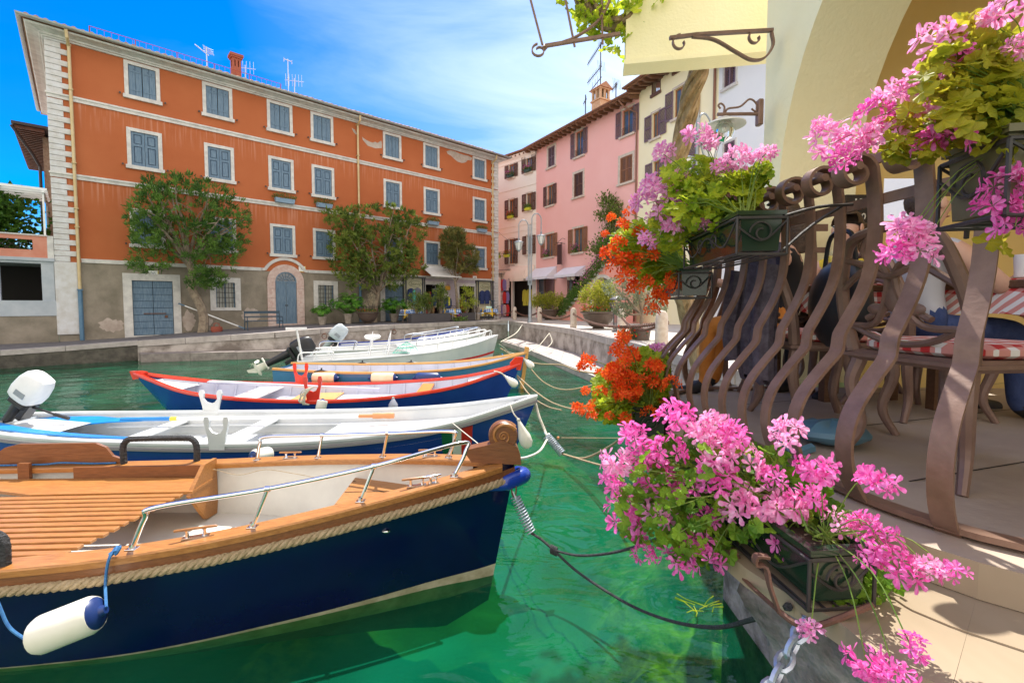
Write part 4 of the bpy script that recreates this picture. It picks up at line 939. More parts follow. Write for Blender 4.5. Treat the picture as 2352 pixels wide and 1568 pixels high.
# side wall with arched opening made of cells
mm = MB(); aL, _ = pko(1362, 650, o1); aR, _ = pko(1392+14, 650, o1); _, az = pko(1385, 637, o1); n = 14
ns = 14
def topz(x): return min(zt__, max(0, (x-xb)/(xt-xb)*zt__))
xs_ = sorted(list(np.linspace(xb, xe, 46)))
for i in range(len(xs_)-1):
 x0, x1 = xs_[i], xs_[i+1]; xm = (x0+x1)/2; r = (aR-aL)/2; cx = (aL+aR)/2
 def lo(x):
  if abs(x-cx) >= r: return 0
  return (az-r*.9)+math.sqrt(max(0, r*r-(x-cx)**2))*.9
 mm.addv([(x0, 0, lo(x0) if abs(xm-cx) < r else 0), (x1, 0, lo(x1) if abs(xm-cx) < r else 0), (x1, 0, topz(x1)), (x0, 0, topz(x0))], [(0, 1, 2, 3)])
mm.addv([(xb, .02, 0), (xe, .02, 0), (xe, 1.45, 0), (xb, 1.45, 0)], [(0, 1, 2, 3)]); mm.build('side_wall', stair_m, st, local=True, smooth=False)
mm = MB()
for k in range(ns):
 x = lerp(xb, xt, k/ns); z = zt__*(k+1)/ns; mm.box((x, -.06, z-.14), (x+(xt-xb)/ns+.03, 1.45, z))
mm.box((xt, -.08, zt__-.08), (xe, 1.45, zt__+.02)); mm.build('treads', stone_white, st, local=True, smooth=False)
mm = MB(); r = (aR-aL)/2; cx = (aL+aR)/2
for k in range(11):
 a0 = PI-PI*k/11; a1 = PI-PI*(k+1)/11; P = lambda R_, a: (cx+R_*math.cos(a), -.05, az-r*.9+R_*.9*math.sin(a)); mm.prism([P(r, a0), P(r+.2, a0), P(r+.2, a1), P(r, a1)], (0, .1, 0))
for sg_ in (-1, 1): mm.box((cx+sg_*r, -.05, 0), (cx+sg_*(r+.2), .05, az-r*.9-.01))
mm.build('arch_surround', stone_white, st, local=True, smooth=False)
MB().box((aL, .9, 0), (aR, 1.0, az)).build('arch_back', dark_in, st, local=True, smooth=False)
mm = MB(); rl = [(xb, .05, 1.0), (xt, .05, zt__+1.0), (xe, .05, zt__+1.0)]; mm.tube(rl, .025, 6); mm.tube([(xb, .05, .12), (xt, .05, zt__+.12), (xe, .05, zt__+.12)], .015, 5)
for k in range(40):
 x = lerp(xb, xe, k/39); mm.tube([(x, .05, topz(x)), (x, .05, topz(x)+1.0)], .011, 4, cap=False)
mm.build('railing', iron, st, local=True)
mm = MB(); mm.box((cx-.42, .86, .9), (cx+.42, .89, 1.9)); q = mm.build('menu_board', mat('menu_board_brown', (.22, .12, .07), .7), st, local=True, smooth=False)
text_mesh('snack', .28, Matrix.Translation((cx, .85, 1.72))@RX, mat('board_cream', (.7, .6, .45), .7), q, 'lettering'); text_mesh('B', .5, Matrix.Translation((cx+.15, .85, 1.3))@RX, MATS['board_cream'], q, 'lettering')
# plants along the stair
for i in range(12):
 t = (i+.4)/12; x = lerp(xb-.1, xt, t); p = WM[st.name]@Vector((x, -.1, topz(x)+.02))
 names = ['low', 'second', 'third', 'fourth', 'fifth', 'sixth', 'seventh', 'eighth', 'ninth', 'tenth', 'eleventh', 'topmost']
 small_plant('stair_plant', ('lowest' if i == 0 else names[i] if i == 11 else names[i]+' from the bottom')+' of the potted plants up the pink stair', 'plant', p, .7, .75, .5, 420, leaf_pot, pink_fl if i > 5 else None, 40, 60+i, 'potted plants climbing the outside stair', .11, PK.rz)
p = WM[st.name]@Vector(((xt+xe)/2-.4, -.15, zt__+.85)); small_plant('rail_plant', 'long green trailing plant box on the landing rail of the pink stair', 'plant', p, 2.6, .55, .5, 1100, leaf_pot, pink_fl, 60, 80, None, .12, PK.rz)
# climbing shrub at the pink corner and white arched door with grille behind the geraniums
p = PK.W(PK.S(1413), .5, 0); sz = 2.4
shrub_leaf = leafmat('olive_leaf', (.09, .13, .025), (.22, .28, .06), .35)
def shrub(name, label, cat, c, rx, ry, h, n, m_, seed, L_=.12, Wd=.05, trunk=True, group=None, tops=None, tb=.0, stem_m=None, dens=140, spread=1.0, ts=.05):
 r = thing(name, label, cat, (c[0], c[1], c[2]), 0, group); rg0 = np.random.RandomState(seed)
 k = max(5, n//dens); cc = rg0.normal(size=(k, 3)); cc /= np.linalg.norm(cc, axis=1)[:, None]; cc *= (rg0.rand(k, 1)**.4); cc = cc*np.array([rx, ry, h*(1-tb)/2])+np.array([0, 0, h*tb+h*(1-tb)/2])
 sg_ = min(rx, h/2)*.20
 def pf(n, rg): idx = rg.randint(0, k, n); return cc[idx]+rg.normal(size=(n, 3))*sg_
 V, F = leaf_cluster(n, pf, L_, Wd, seed, out_c=(0, 0, h*.5), spread=spread); np_mesh('foliage', V, F, m_, r, local=True)
 if trunk:
  mm = MB(); rg = random.Random(seed)
  for j in range(min(k, 16)):
   q = Vector(cc[j]); b = Vector((rg.uniform(-.05, .05), rg.uniform(-.05, .05), 0)); mid = b.lerp(q, .5)+Vector((0, 0, h*.06)); mm.tube([b, b.lerp(mid, .5), mid, q], [ts, ts*.8, ts*.5, ts*.2], 6)
  mm.build('stems', stem_m or bark, r, local=True)
 return r
shrub('climbing_shrub', 'tall green climbing shrub against the right end of the pink house beside the landing', 'shrub', (p.x, p.y, 1.15), 1.1, .6, PK.Z(1413, 458)-1.15, 3200, shrub_leaf, 91, .2, .09, tb=.45)
# --- white house left of the pink one
WHP = Vector((1.86, 36, 0)); wd = Vector((.947, -1, 0)).normalized(); wl = 5.6
WH = Facade((WHP.x-wd.x*wl, WHP.y-wd.y*wl), (wd.x, wd.y), 'white_house', 'narrow white house with dark brown shutters and flower boxes between the orange and pink houses'); whR = WH.root
cream_w = stucco('cream_white_stucco', (.82, .74, .68), (.84, .79, .74), ())
whz = WH.Z(1225, 345); print('white z', whz)
WW = []
for (y0, y1, x0, x1) in ((378, 408, 1169, 1181), (357, 396, 1208, 1221), (458, 502, 1169, 1181), (444, 484, 1209, 1221), (549, 606, 1169, 1181), (541, 584, 1210, 1221)):
 WW.append((WH.S(x0), WH.S(x1), WH.Z((x0+x1)/2, y1), WH.Z((x0+x1)/2, y0)))
W3 = [(WH.S(1141)-.2, WH.S(1150)-.2, WW[0][2]-.1, WW[0][3]-.1)]
dW = (WH.S(1177), WH.S(1222), 1.15, WH.Z(1200, 645)); dW0 = (WH.S(1150), WH.S(1174), 1.15, WH.Z(1163, 640))
m = MB(); wall_holes(m, 0, wl, .9, whz, WW+[(dW[0], dW[1], .95, dW[3]), (dW0[0], dW0[1], .95, dW0[3])]); m.addv([(0, 0, .9), (0, 9, .9), (0, 9, whz), (0, 0, whz)], [(0, 3, 2, 1)]); m.addv([(0, 9, .9), (wl, 9, .9), (wl, 9, whz), (0, 9, whz)], [(3, 2, 1, 0)]); m.build('wall', cream_w, whR, local=True, smooth=False)
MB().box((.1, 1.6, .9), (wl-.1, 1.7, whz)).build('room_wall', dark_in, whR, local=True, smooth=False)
for q in WW: open_window(WH, whR, *q, brown_shut, trim_p, 'open', sw=.42, trimw=.1)
for z_ in (WH.Z(1190, 433), WH.Z(1190, 519), WH.Z(1190, 532)): MB().box((0, -.04, z_), (wl, 0, z_+.09)).build('string_course', cream_w, whR, local=True, smooth=False)
mm = MB()
rows = [[(0, -o, whz-.5+z), (wl, -o, whz-.5+z)] for o, z in ((0, 0), (.05, 0), (.08, .2), (.25, .38), (.32, .5))]; mm.grid(rows); mm.build('mouldings', cream_w, whR, local=True, smooth=False)
timber_eaves(WH, wl, whz+.12, .4, whR, 12, x0=-.3, x1=wl-.5, tilt=.25, depth=9)
# rounded shop awning
aw_cream = mat('cream_awning_canvas', (.80, .62, .52), .8, (.84, .68, .58), 2); a, b = WH.S(1172), WH.S(1230)-.1; zt_ = WH.Z(1200, 610); zf = WH.Z(1200, 640, .9); mm = MB(); rows = []
for k in range(9):
 t = PI/2*k/8; rows.append([(lerp(a, b, i/10)+(.0), -.95*math.sin(t)*(1 if 0 < i < 10 else .15), zf+(zt_-zf)*math.cos(t)) for i in range(11)])
mm.grid(rows); mm.box((a+.3, -.97, zf-.16), (b-.3, -.94, zf)); mm.build('awning', aw_cream, whR, local=True)
# balcony with iron railing
a, b = WH.S(1146), WH.S(1186); z0 = WH.Z(1165, 622, .5); z1 = WH.Z(1165, 588, .5)
mm = MB(); mm.box((a, -.75, z0-.14), (b, 0, z0)); 
for x in (a+.25, b-.4): mm.prism([(x, -.6, z0-.14), (x, 0, z0-.14), (x, 0, z0-.6)], (.15, 0, 0))
bl = mm.build('balcony', trim_p, whR, local=True, smooth=False)
mm = MB(); 
for z_ in (z0+.08, z1): mm.tube([(a, 0, z_), (a, -.72, z_), (b, -.72, z_), (b, 0, z_)], .02, 5)
n = 16
for k in range(n+1):
 x = lerp(a, b, k/n); mm.tube(spline([(x, -.72, z0), (x, -.78, lerp(z0, z1, .35)), (x, -.70, lerp(z0, z1, .7)), (x, -.72, z1)], 2), .011, 4)
mm.build('railing', iron, bl, local=True)
yb = mat('yellow_green_pot', (.55, .62, .05), .5)
def sill_box(fc, x, o, z, w, label, fl, seed, potm=yb, lm=None, group='small flower boxes on the white house', name='window_flower_box', h=.35, hb=.2):
 p = fc.W(x, o, z); r = thing(name, label, 'flower box', tuple(p), fc.rz, group)
 mm = MB(); mm.addv([(-w/2+.03, -.1, 0), (w/2-.03, -.1, 0), (w/2-.03, .1, 0), (-w/2+.03, .1, 0), (-w/2, -.13, hb), (w/2, -.13, hb), (w/2, .13, hb), (-w/2, .13, hb)], [(0, 3, 2, 1), (0, 1, 5, 4), (1, 2, 6, 5), (2, 3, 7, 6), (3, 0, 4, 7), (4, 5, 6, 7)]); mm.build('trough', potm, r, local=True, smooth=False)
 q = fc.W(x, o, z+hb*.8); small_plant('box_plant', label.replace('box', 'plants in the box', 1) if 0 else 'plant in the '+label.replace('long downpipe', 'downpipe'), 'plant', tuple(q), w*1.25, h, .35, 260, lm or leaf_pot, fl, 90 if fl else 0, seed, None, .09, fc.rz)
dkgreen_pot = mat('dark_green_pot', (.03, .07, .05), .5)
sill_box(WH, (WW[0][0]+WW[0][1])/2, .16, WW[0][2], .6, 'box on top left window sill of white house', pink_fl, 301, dkgreen_pot)
sill_box(WH, (WW[1][0]+WW[1][1])/2, .16, WW[1][2], .6, 'box on top right window sill of white house', pink_fl, 302, dkgreen_pot)
sill_box(WH, (WW[2][0]+WW[2][1])/2, .16, WW[2][2], .55, 'yellow box on middle left sill of white house', red_fl, 303)
sill_box(WH, (WW[3][0]+WW[3][1])/2, .16, WW[3][2], .55, 'yellow box on middle right sill of white house', None, 304)
sill_box(WH, lerp(a, b, .25), .72, z1-.12, .8, 'yellow box on left half of small balcony rail', None, 305)
sill_box(WH, lerp(a, b, .82), .72, z1-.12, .55, 'yellow box on right half of small balcony rail', red_fl, 306)
# pink house window flower pots
for i, k in enumerate((6, 7)):
 a_, b_, c_, d_, _, _ = spec[k]; small_plant('sill_geranium', ('left' if i == 0 else 'right')+' pink geranium on the first floor window sill of the pink house', 'plant', tuple(PK.W(a_+.25, .1, c_)), .5, .55, .3, 220, leaf_pot, pink_fl, 70, 310+i, None, .09, PK.rz)
# clothes rack with red and striped clothes beside the orange corner
p = WH.W(WH.S(1160, 680, 1.2), 1.2, 1.15); cr = thing('clothes_rack', 'tall rack of red and white garments at the shop door beside the orange corner', 'clothes rack', tuple(p), WH.rz)
H = WH.Z(1158, 640, 1.2)-1.15; mm = MB(); mm.tube([(-.45, 0, 0), (-.45, 0, H), (.45, 0, H), (.45, 0, 0)], .02, 6); mm.build('frame', iron, cr, local=True)
gm = [mat('garment_red', (.62, .03, .03), .9), mat('garment_striped', (.75, .70, .68), .9, (.45, .12, .15), 9, stretch=(1, 1, 6)), mat('garment_mauve', (.25, .18, .40), .9)]
for r_ in range(3):
 for c_ in range(3):
  mm = MB(); garment(mm, -.28+.28*c_, -.06*(c_ % 2), H-.05-r_*H/3.1, .3, H/3.4, 0); mm.build('garment', gm[(r_+c_*2) % 3], cr, local=True)
mm = MB(); 
for i in range(3): garment(mm, WH.S(1195)+i*.42, .5, 3.4, .4, 1.3, 0)
mm.build('hanging_clothes', MATS['yellow_cloth'], whR, local=True)
# --- yellow house
YP = PK.W(pw, 0, 0); yd = Vector((.433, -1, 0)).normalized(); YH = Facade((YP.x, YP.y), (yd.x, yd.y), 'yellow_house', 'pale yellow house with mauve shutters and deep timber eaves right of the pink house'); yR = YH.root
yw = YH.S(1640); yze = pze+.25; print('yellow', yw)
yellow_m = stucco('yellow_stucco', (.88, .80, .52), (.90, .84, .62), ())
YW = [(YH.S(x0), YH.S(x1), YH.Z((x0+x1)/2, y1), YH.Z((x0+x1)/2, y0), s_) for x0, x1, y0, y1, s_ in ((1492, 1508, 262, 320, 'open'), (1540, 1566, 205, 272, 'open'), (1495, 1510, 372, 430, 'open'), (1552, 1575, 330, 400, 'open'))]
at = [(YH.S(1492), YH.S(1508), YH.Z(1500, 218), YH.Z(1500, 178)), (YH.S(1541), YH.S(1560), YH.Z(1550, 166), YH.Z(1550, 130))]
m = MB(); wall_holes(m, 0, yw, .9, yze, [q[:4] for q in YW]+at); m.addv([(yw, 0, .9), (yw, 9, .9), (yw, 9, yze), (yw, 0, yze)], [(0, 1, 2, 3)]); m.build('wall', yellow_m, yR, local=True, smooth=False)
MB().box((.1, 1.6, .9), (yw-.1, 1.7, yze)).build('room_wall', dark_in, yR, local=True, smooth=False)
for q in YW: open_window(YH, yR, *q[:4], mauve_shut, trim_p, 'open', sw=.55, trimw=.12)
for q in at:
 f = frame_mb(*q, w=.06, proud=.03).build('attic_window', brown_shut, yR, local=True, smooth=False); mm = MB()
 for k in range(6): x = lerp(q[0]+.05, q[1]-.05, k/5); mm.tube([(x, -.05, q[2]), (x, -.05, q[3])], .02, 5)
 mm.build('bars', brown_shut, f, local=True)
timber_eaves(YH, yw, yze+.15, 1.0, yR, 14, x0=-.1, x1=yw+.4, mcol=woodmat('dark_eave_timber', (.12, .06, .035), (.20, .10, .055)))
mm = MB(); mm.tube([(yw-.15, -.1, yze-.3), (yw-.15, -.1, 1.2)], .06, 8); mm.tube([(yw-1.1, -.1, yze-.3), (yw-1.1, -.1, 1.2)], .05, 8); mm.build('downpipe', MATS['brown_gutter'], yR, local=True)
# chimney and aerials on the pink roof
def house_chimney(fc, px, py0, py1, o, label, w=.42):
 s_, z1 = fc.sz(px, py1, -o); _, z0 = fc.sz(px, py0, -o); r = thing('chimney', label, 'chimney', tuple(fc.W(s_, -o, z0-1.0)), fc.rz); H = z1-z0+1.0; mm = MB()
 st_m = MATS.get('chimney_stone') or mat('chimney_stone', (.50, .30, .17), .85, (.60, .42, .28), 5, bump=.5)
 mm.box((-w, -w, 0), (w, w, H-1.15)); mm.box((-w-.07, -w-.07, H-1.2), (w+.07, w+.07, H-1.1))
 for sx_ in (-1, 1):
  for sy_ in (-1, 1): mm.box((sx_*w, sy_*w, H-1.1), (sx_*(w-.14), sy_*(w-.14), H-.5))
 mm.box((-.07, -w+.01, H-1.1), (.07, w-.01, H-.5)); mm.box((-w+.01, -.07, H-1.1), (w-.01, .07, H-.5)); mm.box((-w-.06, -w-.06, H-.5), (w+.06, w+.06, H-.42)); mm.build('stack', st_m, r, local=True, smooth=False)
 mm = MB(); mm.addv([(-w-.15, -w-.15, H-.42), (w+.15, -w-.15, H-.42), (w+.15, w+.15, H-.42), (-w-.15, w+.15, H-.42), (-w-.1, 0, H), (w+.1, 0, H)], [(0, 1, 5, 4), (1, 2, 5), (2, 3, 4, 5), (3, 0, 4), (3, 2, 1, 0)]); mm.build('tiled_cap', tile, r, local=True, smooth=False)
 mm = MB(); mm.box((-w+.16, -w+.16, H-1.1), (w-.16, w-.16, H-.52)); mm.build('flue', dark_in, r, local=True, smooth=False)
house_chimney(PK, 1380, 232, 193, 1.2, 'stone chimney with little tiled gable cap on the pink house roof')
def yagi(fc, px, py0, py1, o, label, arms):
 s_, z1 = fc.sz(px, py1, -o); _, z0 = fc.sz(px, py0, -o); r = thing('roof_aerial', label, 'aerial', tuple(fc.W(s_, -o, z0-.8)), fc.rz); H = z1-z0+.8
 MB().tube([(0, 0, 0), (0, 0, H)], .035, 6).build('mast', iron, r, local=True)
 for (hh, L_, n, el, big, rise) in arms:
  mm = MB(); z = H*hh; mm.tube([(.1, 0, z), (-L_, .3, z-rise)], .028, 5)
  for k in range(n): t = (k+.5)/n; c = Vector((.1, 0, z)).lerp(Vector((-L_, .3, z-rise)), t); mm.tube([c-Vector((0, 0, el)), c+Vector((.03, 0, el))], .014, 4)
  if big: 
   for q in range(6): mm.tube([(.12, -.3+q*.12, z-.3), (.02, -.3+q*.12, z+.35)], .012, 4)
  mm.build('antenna', iron, r, local=True)
yagi(PK, 1380, 215, 98, 1.2, 'tall triple aerial mast standing on the chimney of the pink house', [(.985, 1.7, 13, .2, 1, .55), (.62, 1.7, 10, .22, 1, .3), (.45, 1.3, 4, .4, 0, .25)])
yagi(PK, 1345, 245, 218, 1.0, 'small satellite aerial left of the pink house chimney', [(.8, .6, 3, .2, 0, 0)])
yagi(PK, 1415, 210, 190, 1.2, 'small comb aerial right of the pink house chimney', [(.9, .7, 6, .2, 1, 0)])
# --- pale blue-white house beyond the yellow one
BP = YH.W(yw, 0, 0); bd = Vector((.35, -1, 0)).normalized(); BH = Facade((BP.x, BP.y), (bd.x, bd.y), 'pale_house', 'pale blue-white house with grey shutters behind the vine trunk and wall lamp'); bR = BH.root
bq = [(BH.S(1652), BH.S(1678), BH.Z(1665, 205), BH.Z(1665, 120)), (BH.S(1655), BH.S(1680), BH.Z(1668, 420), BH.Z(1668, 330))]
m = MB(); wall_holes(m, 0, 9, .9, 13, bq); m.build('wall', stucco('pale_blue_stucco', (.74, .77, .80), (.80, .82, .84), ()), bR, local=True, smooth=False)
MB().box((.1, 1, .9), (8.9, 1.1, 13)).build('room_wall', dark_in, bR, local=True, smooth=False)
for q in bq: open_window(BH, bR, *q, mauve_shut, stone_white, 'closed', trimw=.08)
timber_eaves(BH, 9, 13.2, .8, bR, 16, x0=.0, x1=9)
# ---------------- instanced leaf / petal templates ----------------
def tpl_leaf(n=7, lobes=True, deep=.35, cup=.12):
 """round lobed leaf: tris fan, radius 1, in xy plane, base at origin side"""
 V = [(0, 0, 0)]; m = n*4
 for k in range(m+1):
  a = math.radians(-155+310*k/m)+PI/2; ph = (k/m*n) % 1.0
  r = 1-deep*abs(ph-.5)*2*.6-.10*math.sin(a*3)
  V.append((r*math.cos(a)*1.0, r*math.sin(a)*.95, cup*r*r*(1+.8*math.sin(k*1.9))))
 F = [(0, k, k+1) for k in range(1, m+1)]
 return np.array(V), np.array(F)
def tpl_palmate(n=8):
 V = [(0, 0, 0)]; F = []
 for k in range(n):
  a = math.radians(-130+260*k/(n-1))+PI/2; r = 1.0 if 1 < k < n-2 else .8; b = len(V)
  for (t, w, z) in ((.32, -.09, .03), (.68, -.13, .05), (1, 0, -.10), (.68, .13, .05), (.32, .09, .03)):
   V.append((r*t*math.cos(a)-w*math.sin(a), r*t*math.sin(a)+w*math.cos(a), z))
  F += [(0, b, b+4), (b, b+1, b+3), (b, b+3, b+4), (b+1, b+2, b+3)]
 return np.array(V), np.array(F)
def tpl_floret(petals=5, up=.35, seed=0, wd=.36):
 V = []; F = []; rg = random.Random(seed)
 angs = [90-34, 90+34, 190, 270, 350] if petals == 5 else [360*k/petals for k in range(petals)]
 for k in range(petals):
  a = math.radians(angs[k]+rg.uniform(-7, 7)); L_ = rg.uniform(.88, 1.1); b = len(V)
  for (t, w) in ((.05, 0), (.42, -.5), (.74, -1), (.95, -.62), (1.0, 0), (.95, .62), (.74, 1), (.42, .5)):
   t2 = t*L_; w2 = w*wd*.5*(1 if k > 1 else .85); V.append((t2*math.cos(a)-w2*math.sin(a), t2*math.sin(a)+w2*math.cos(a), up*t2*t2*.9+.10*abs(w)-.25*up*t2**4))
  F += [(b, b+i, b+i+1) for i in range(1, 7)]
 return np.array(V), np.array(F)
def inst(T, P, Nn, S, seed=0, roll=None):
 """place template at P with its +z along Nn, scale S"""
 V, F = T; n = len(P); rg = np.random.RandomState(seed)
 Nn = Nn/(np.linalg.norm(Nn, axis=1)[:, None]+1e-9)
 A = rg.normal(size=(n, 3)) if roll is None else roll
 X = np.cross(A, Nn); X /= np.linalg.norm(X, axis=1)[:, None]+1e-9; Y = np.cross(Nn, X)
 S = np.broadcast_to(np.asarray(S, dtype=float).reshape(-1, 1, 1), (n, 1, 1))
 out = P[:, None, :]+S*(V[None, :, 0:1]*X[:, None, :]+V[None, :, 1:2]*Y[:, None, :]+V[None, :, 2:3]*Nn[:, None, :])
 FF = (F[None]+(np.arange(n)*len(V))[:, None, None]).reshape(-1, 3)
 return out.reshape(-1, 3), FF
def cat(lst):
 Vs = []; Fs = []; o = 0
 for V, F in lst: Vs.append(V); Fs.append(F+o); o += len(V)
 return np.concatenate(Vs), np.concatenate(Fs)
# ---------------- oleander trees against the facade ----------------
oleander = leafmat('oleander_leaf', (.045, .12, .02), (.17, .30, .05), .45, sc=1.6)
def wall_tree(name, label, ells, base, trunk, n_tips, o_rng, seed, L_=.2, Wd=.05, m_=None, limbs=14, tw=.10):
 """crown tips are scattered through the real volume in front of the wall"""
 b = OR.W(base[0], base[2], base[1]); r = thing(name, label, 'tree', tuple(b)); rg = np.random.RandomState(seed)
 ar = np.array([e[2]*e[3] for e in ells], float); ar /= ar.sum(); idx = rg.choice(len(ells), n_tips, p=ar); tips = []; 
 for i in idx:
  cx, cy, rx, ry = ells[i]; t = rg.rand()*2*PI; q = rg.rand()**.45; px = cx+rx*q*math.cos(t); py = cy+ry*q*math.sin(t)
  o = lerp(o_rng[0], o_rng[1], rg.rand()**.8); s_, z_ = OR.sz(px, py, o); tips.append(OR.W(s_, o, z_))
 tips = np.array([tuple(t) for t in tips]); C = tips.mean(0)
 K = 13; D = rg.normal(size=(n_tips, K, 3))*.62; out = tips-C; out /= np.linalg.norm(out, axis=1)[:, None]+1e-9
 D += (out*.55+np.array([0, 0, .65]))[:, None, :]; D = D.reshape(-1, 3); D /= np.linalg.norm(D, axis=1)[:, None]
 P = np.repeat(tips, K, 0)+rg.normal(size=(n_tips*K, 3))*.045; A = rg.normal(size=P.shape); S = np.cross(D, A); S /= np.linalg.norm(S, axis=1)[:, None]; Nn = np.cross(S, D)
 l = L_*(.65+.6*rg.rand(len(P)))[:, None]; w = Wd*(.7+.6*rg.rand(len(P)))[:, None]
 V = np.stack([P, P+D*l*.45+S*w*.5+Nn*l*.03, P+D*l*.45-S*w*.5+Nn*l*.03, P+D*l-Nn*l*.08], 1).reshape(-1, 3); i4 = np.arange(len(P))[:, None]*4; F = i4+np.array([[0, 1, 3, 2]])
 np_mesh('crown', V, F, m_ or oleander, r)
 mm = MB(); tr = [OR.W(OR.sz(px, py, o)[0], o, OR.sz(px, py, o)[1]) for px, py, o in trunk]; tr[0].z = b.z-.1
 mm.tube(spline(tr, 4), [lerp(tw*1.3, tw*.75, k/(4*(len(tr)-1))) for k in range(4*(len(tr)-1)+1)], 9); mm.build('trunk', mat('oleander_bark_'+name+str(seed), (.36, .29, .21), .95, (.20, .15, .11), 6, bump=1, bscale=14), r)
 fork = tr[-1]; sel = rg.choice(n_tips, limbs, replace=False)
 for q in sel:
  T_ = Vector(tips[q]); st = fork if rg.rand() < .7 else tr[-2].lerp(fork, .6); m1 = st.lerp(T_, .35)+Vector((rg.normal()*.08, rg.normal()*.08, .18)); m2 = st.lerp(T_, .72)+Vector((rg.normal()*.12, rg.normal()*.12, .10))
  limb = spline([st, m1, m2, T_], 4); mb = MB(); mb.tube(limb, [lerp(tw*.52, .012, k/(len(limb)-1)) for k in range(len(limb))], 6)
  for j in range(3):
   a = limb[int(len(limb)*(.45+.17*j))]; e = Vector(tips[rg.randint(n_tips)]); e = a+(e-a)*min(1, 1.0/max(.3, (e-a).length)); mb.tube([a, a.lerp(e, .5)+Vector((0, 0, .08)), e], [.022, .016, .006], 5)
  mb.build('limb', bark, r)
 return r
s1, z1 = OR.sz(464, 757, .7); wall_tree('oleander_tree', 'largest dark oleander tree leaning on a pale trunk beside the big double door', [(430, 470, 120, 58), (335, 500, 48, 62), (345, 600, 52, 26), (520, 520, 58, 78), (490, 600, 50, 62), (400, 430, 90, 30), (450, 545, 90, 50), (470, 640, 42, 30), (330, 560, 40, 40)],
 (s1, groundz(s1), .7), [(465, 760, .7), (468, 728, .7), (457, 695, .75), (440, 662, .8), (442, 630, .9), (432, 600, 1.0)], 900, (.25, 2.3), 11, limbs=16, tw=.17)
s2, z2 = OR.sz(862, 737, 1.0); wall_tree('oleander_tree', 'broad fan-shaped oleander tree behind the bowl planter between the two downpipe windows', [(865, 510, 95, 42), (790, 520, 42, 40), (930, 540, 52, 55), (800, 590, 45, 55), (870, 580, 85, 60), (830, 640, 40, 26), (930, 610, 48, 30), (900, 650, 26, 14), (765, 495, 22, 18)],
 (s2, 1.12, 1.0), [(861, 739, 1.0), (862, 715, 1.0), (866, 690, 1.0), (869, 672, 1.05)], 860, (.3, 2.4), 12, limbs=18, tw=.11, L_=.24, Wd=.07, m_=leafmat('olive_oleander', (.07, .13, .02), (.24, .30, .05), .45, sc=2))
s3, z3 = OR.sz(1051, 728, 1.1); wall_tree('oleander_tree', 'smallest oleander tree rising between the two shop doorways', [(1040, 555, 28, 30), (1060, 590, 38, 34), (1078, 610, 22, 20), (1030, 590, 18, 26), (1050, 540, 20, 14)],
 (s3, 1.15, 1.1), [(1051, 729, 1.1), (1050, 700, 1.1), (1048, 668, 1.1), (1044, 640, 1.1)], 380, (.4, 1.9), 13, limbs=10, tw=.09, L_=.26, Wd=.07, m_=leafmat('reddish_oleander', (.10, .12, .03), (.24, .22, .06), .4, sc=2))
# window boxes under the second row
fern = leafmat('fern_leaf', (.07, .11, .02), (.16, .22, .05), .3)
box_blue = mat('blue_grey_box', (.17, .27, .38), .55, (.22, .32, .43), 5)
for i, (px, py, w, lab) in enumerate(((654, 462, .95, 'blue flower box under the third shutter window'), (745, 473, .85, 'blue flower box under the fourth shutter window, left of the long downpipe'), (995, 513, .8, 'blue flower box under the sixth shutter window'), (1107, 530, .8, 'blue flower box under the seventh shutter window by the corner'))):
 s_, z_ = OR.sz(px, py, .2); sill_box(OR, s_, .2, z_-.1, w, lab, None, 400+i, box_blue, fern, 'blue wooden flower boxes on the orange wall', 'window_box', .3, .22)
# ---------------- things along the promenade ----------------
def gz_at(p): s_ = (p-OR.P).dot(OR.d); return groundz(s_)
def at_o(px, o, py=730):
 s_ = OR.sz(px, py, o)[0]; z_ = groundz(s_); return OR.W(s_, o, z_)
p = at_o(603, 1.9); bn = thing('park_bench', 'dark blue slatted metal bench standing left of the arched door', 'bench', tuple(p), OR.rz)
w = .75; bm_ = mat('bench_paint', (.03, .06, .09), .5)
for i in range(4): MB().box((-w, -.5+.11*i, .43), (w, -.42+.11*i, .46), bev=.008).build('seat_slat', bm_, bn, local=True, smooth=False)
MB().box((-w, .02, .78), (w, .05, .90)).build('backrest', bm_, bn, local=True, smooth=False); MB().box((-w, .0, .60), (w, .03, .66)).build('backrest', bm_, bn, local=True, smooth=False)
for sx_ in (-w, w):
 mm = MB(); mm.tube([(sx_, -.48, 0), (sx_, -.46, .42), (sx_, -.02, .42), (sx_, .05, .9)], .022, 6); mm.tube([(sx_, .0, .42), (sx_, .08, 0)], .022, 6); mm.tube([(sx_, -.46, .42), (sx_, -.44, .62), (sx_, .02, .64)], .018, 6); mm.build('leg', bm_, bn, local=True)
fats = leafmat('fatsia_leaf', (.05, .17, .018), (.16, .38, .04), .45, sc=4)
pot_m = mat('concrete_pot', (.42, .36, .30), .9, (.30, .25, .20), 6, bump=.6)
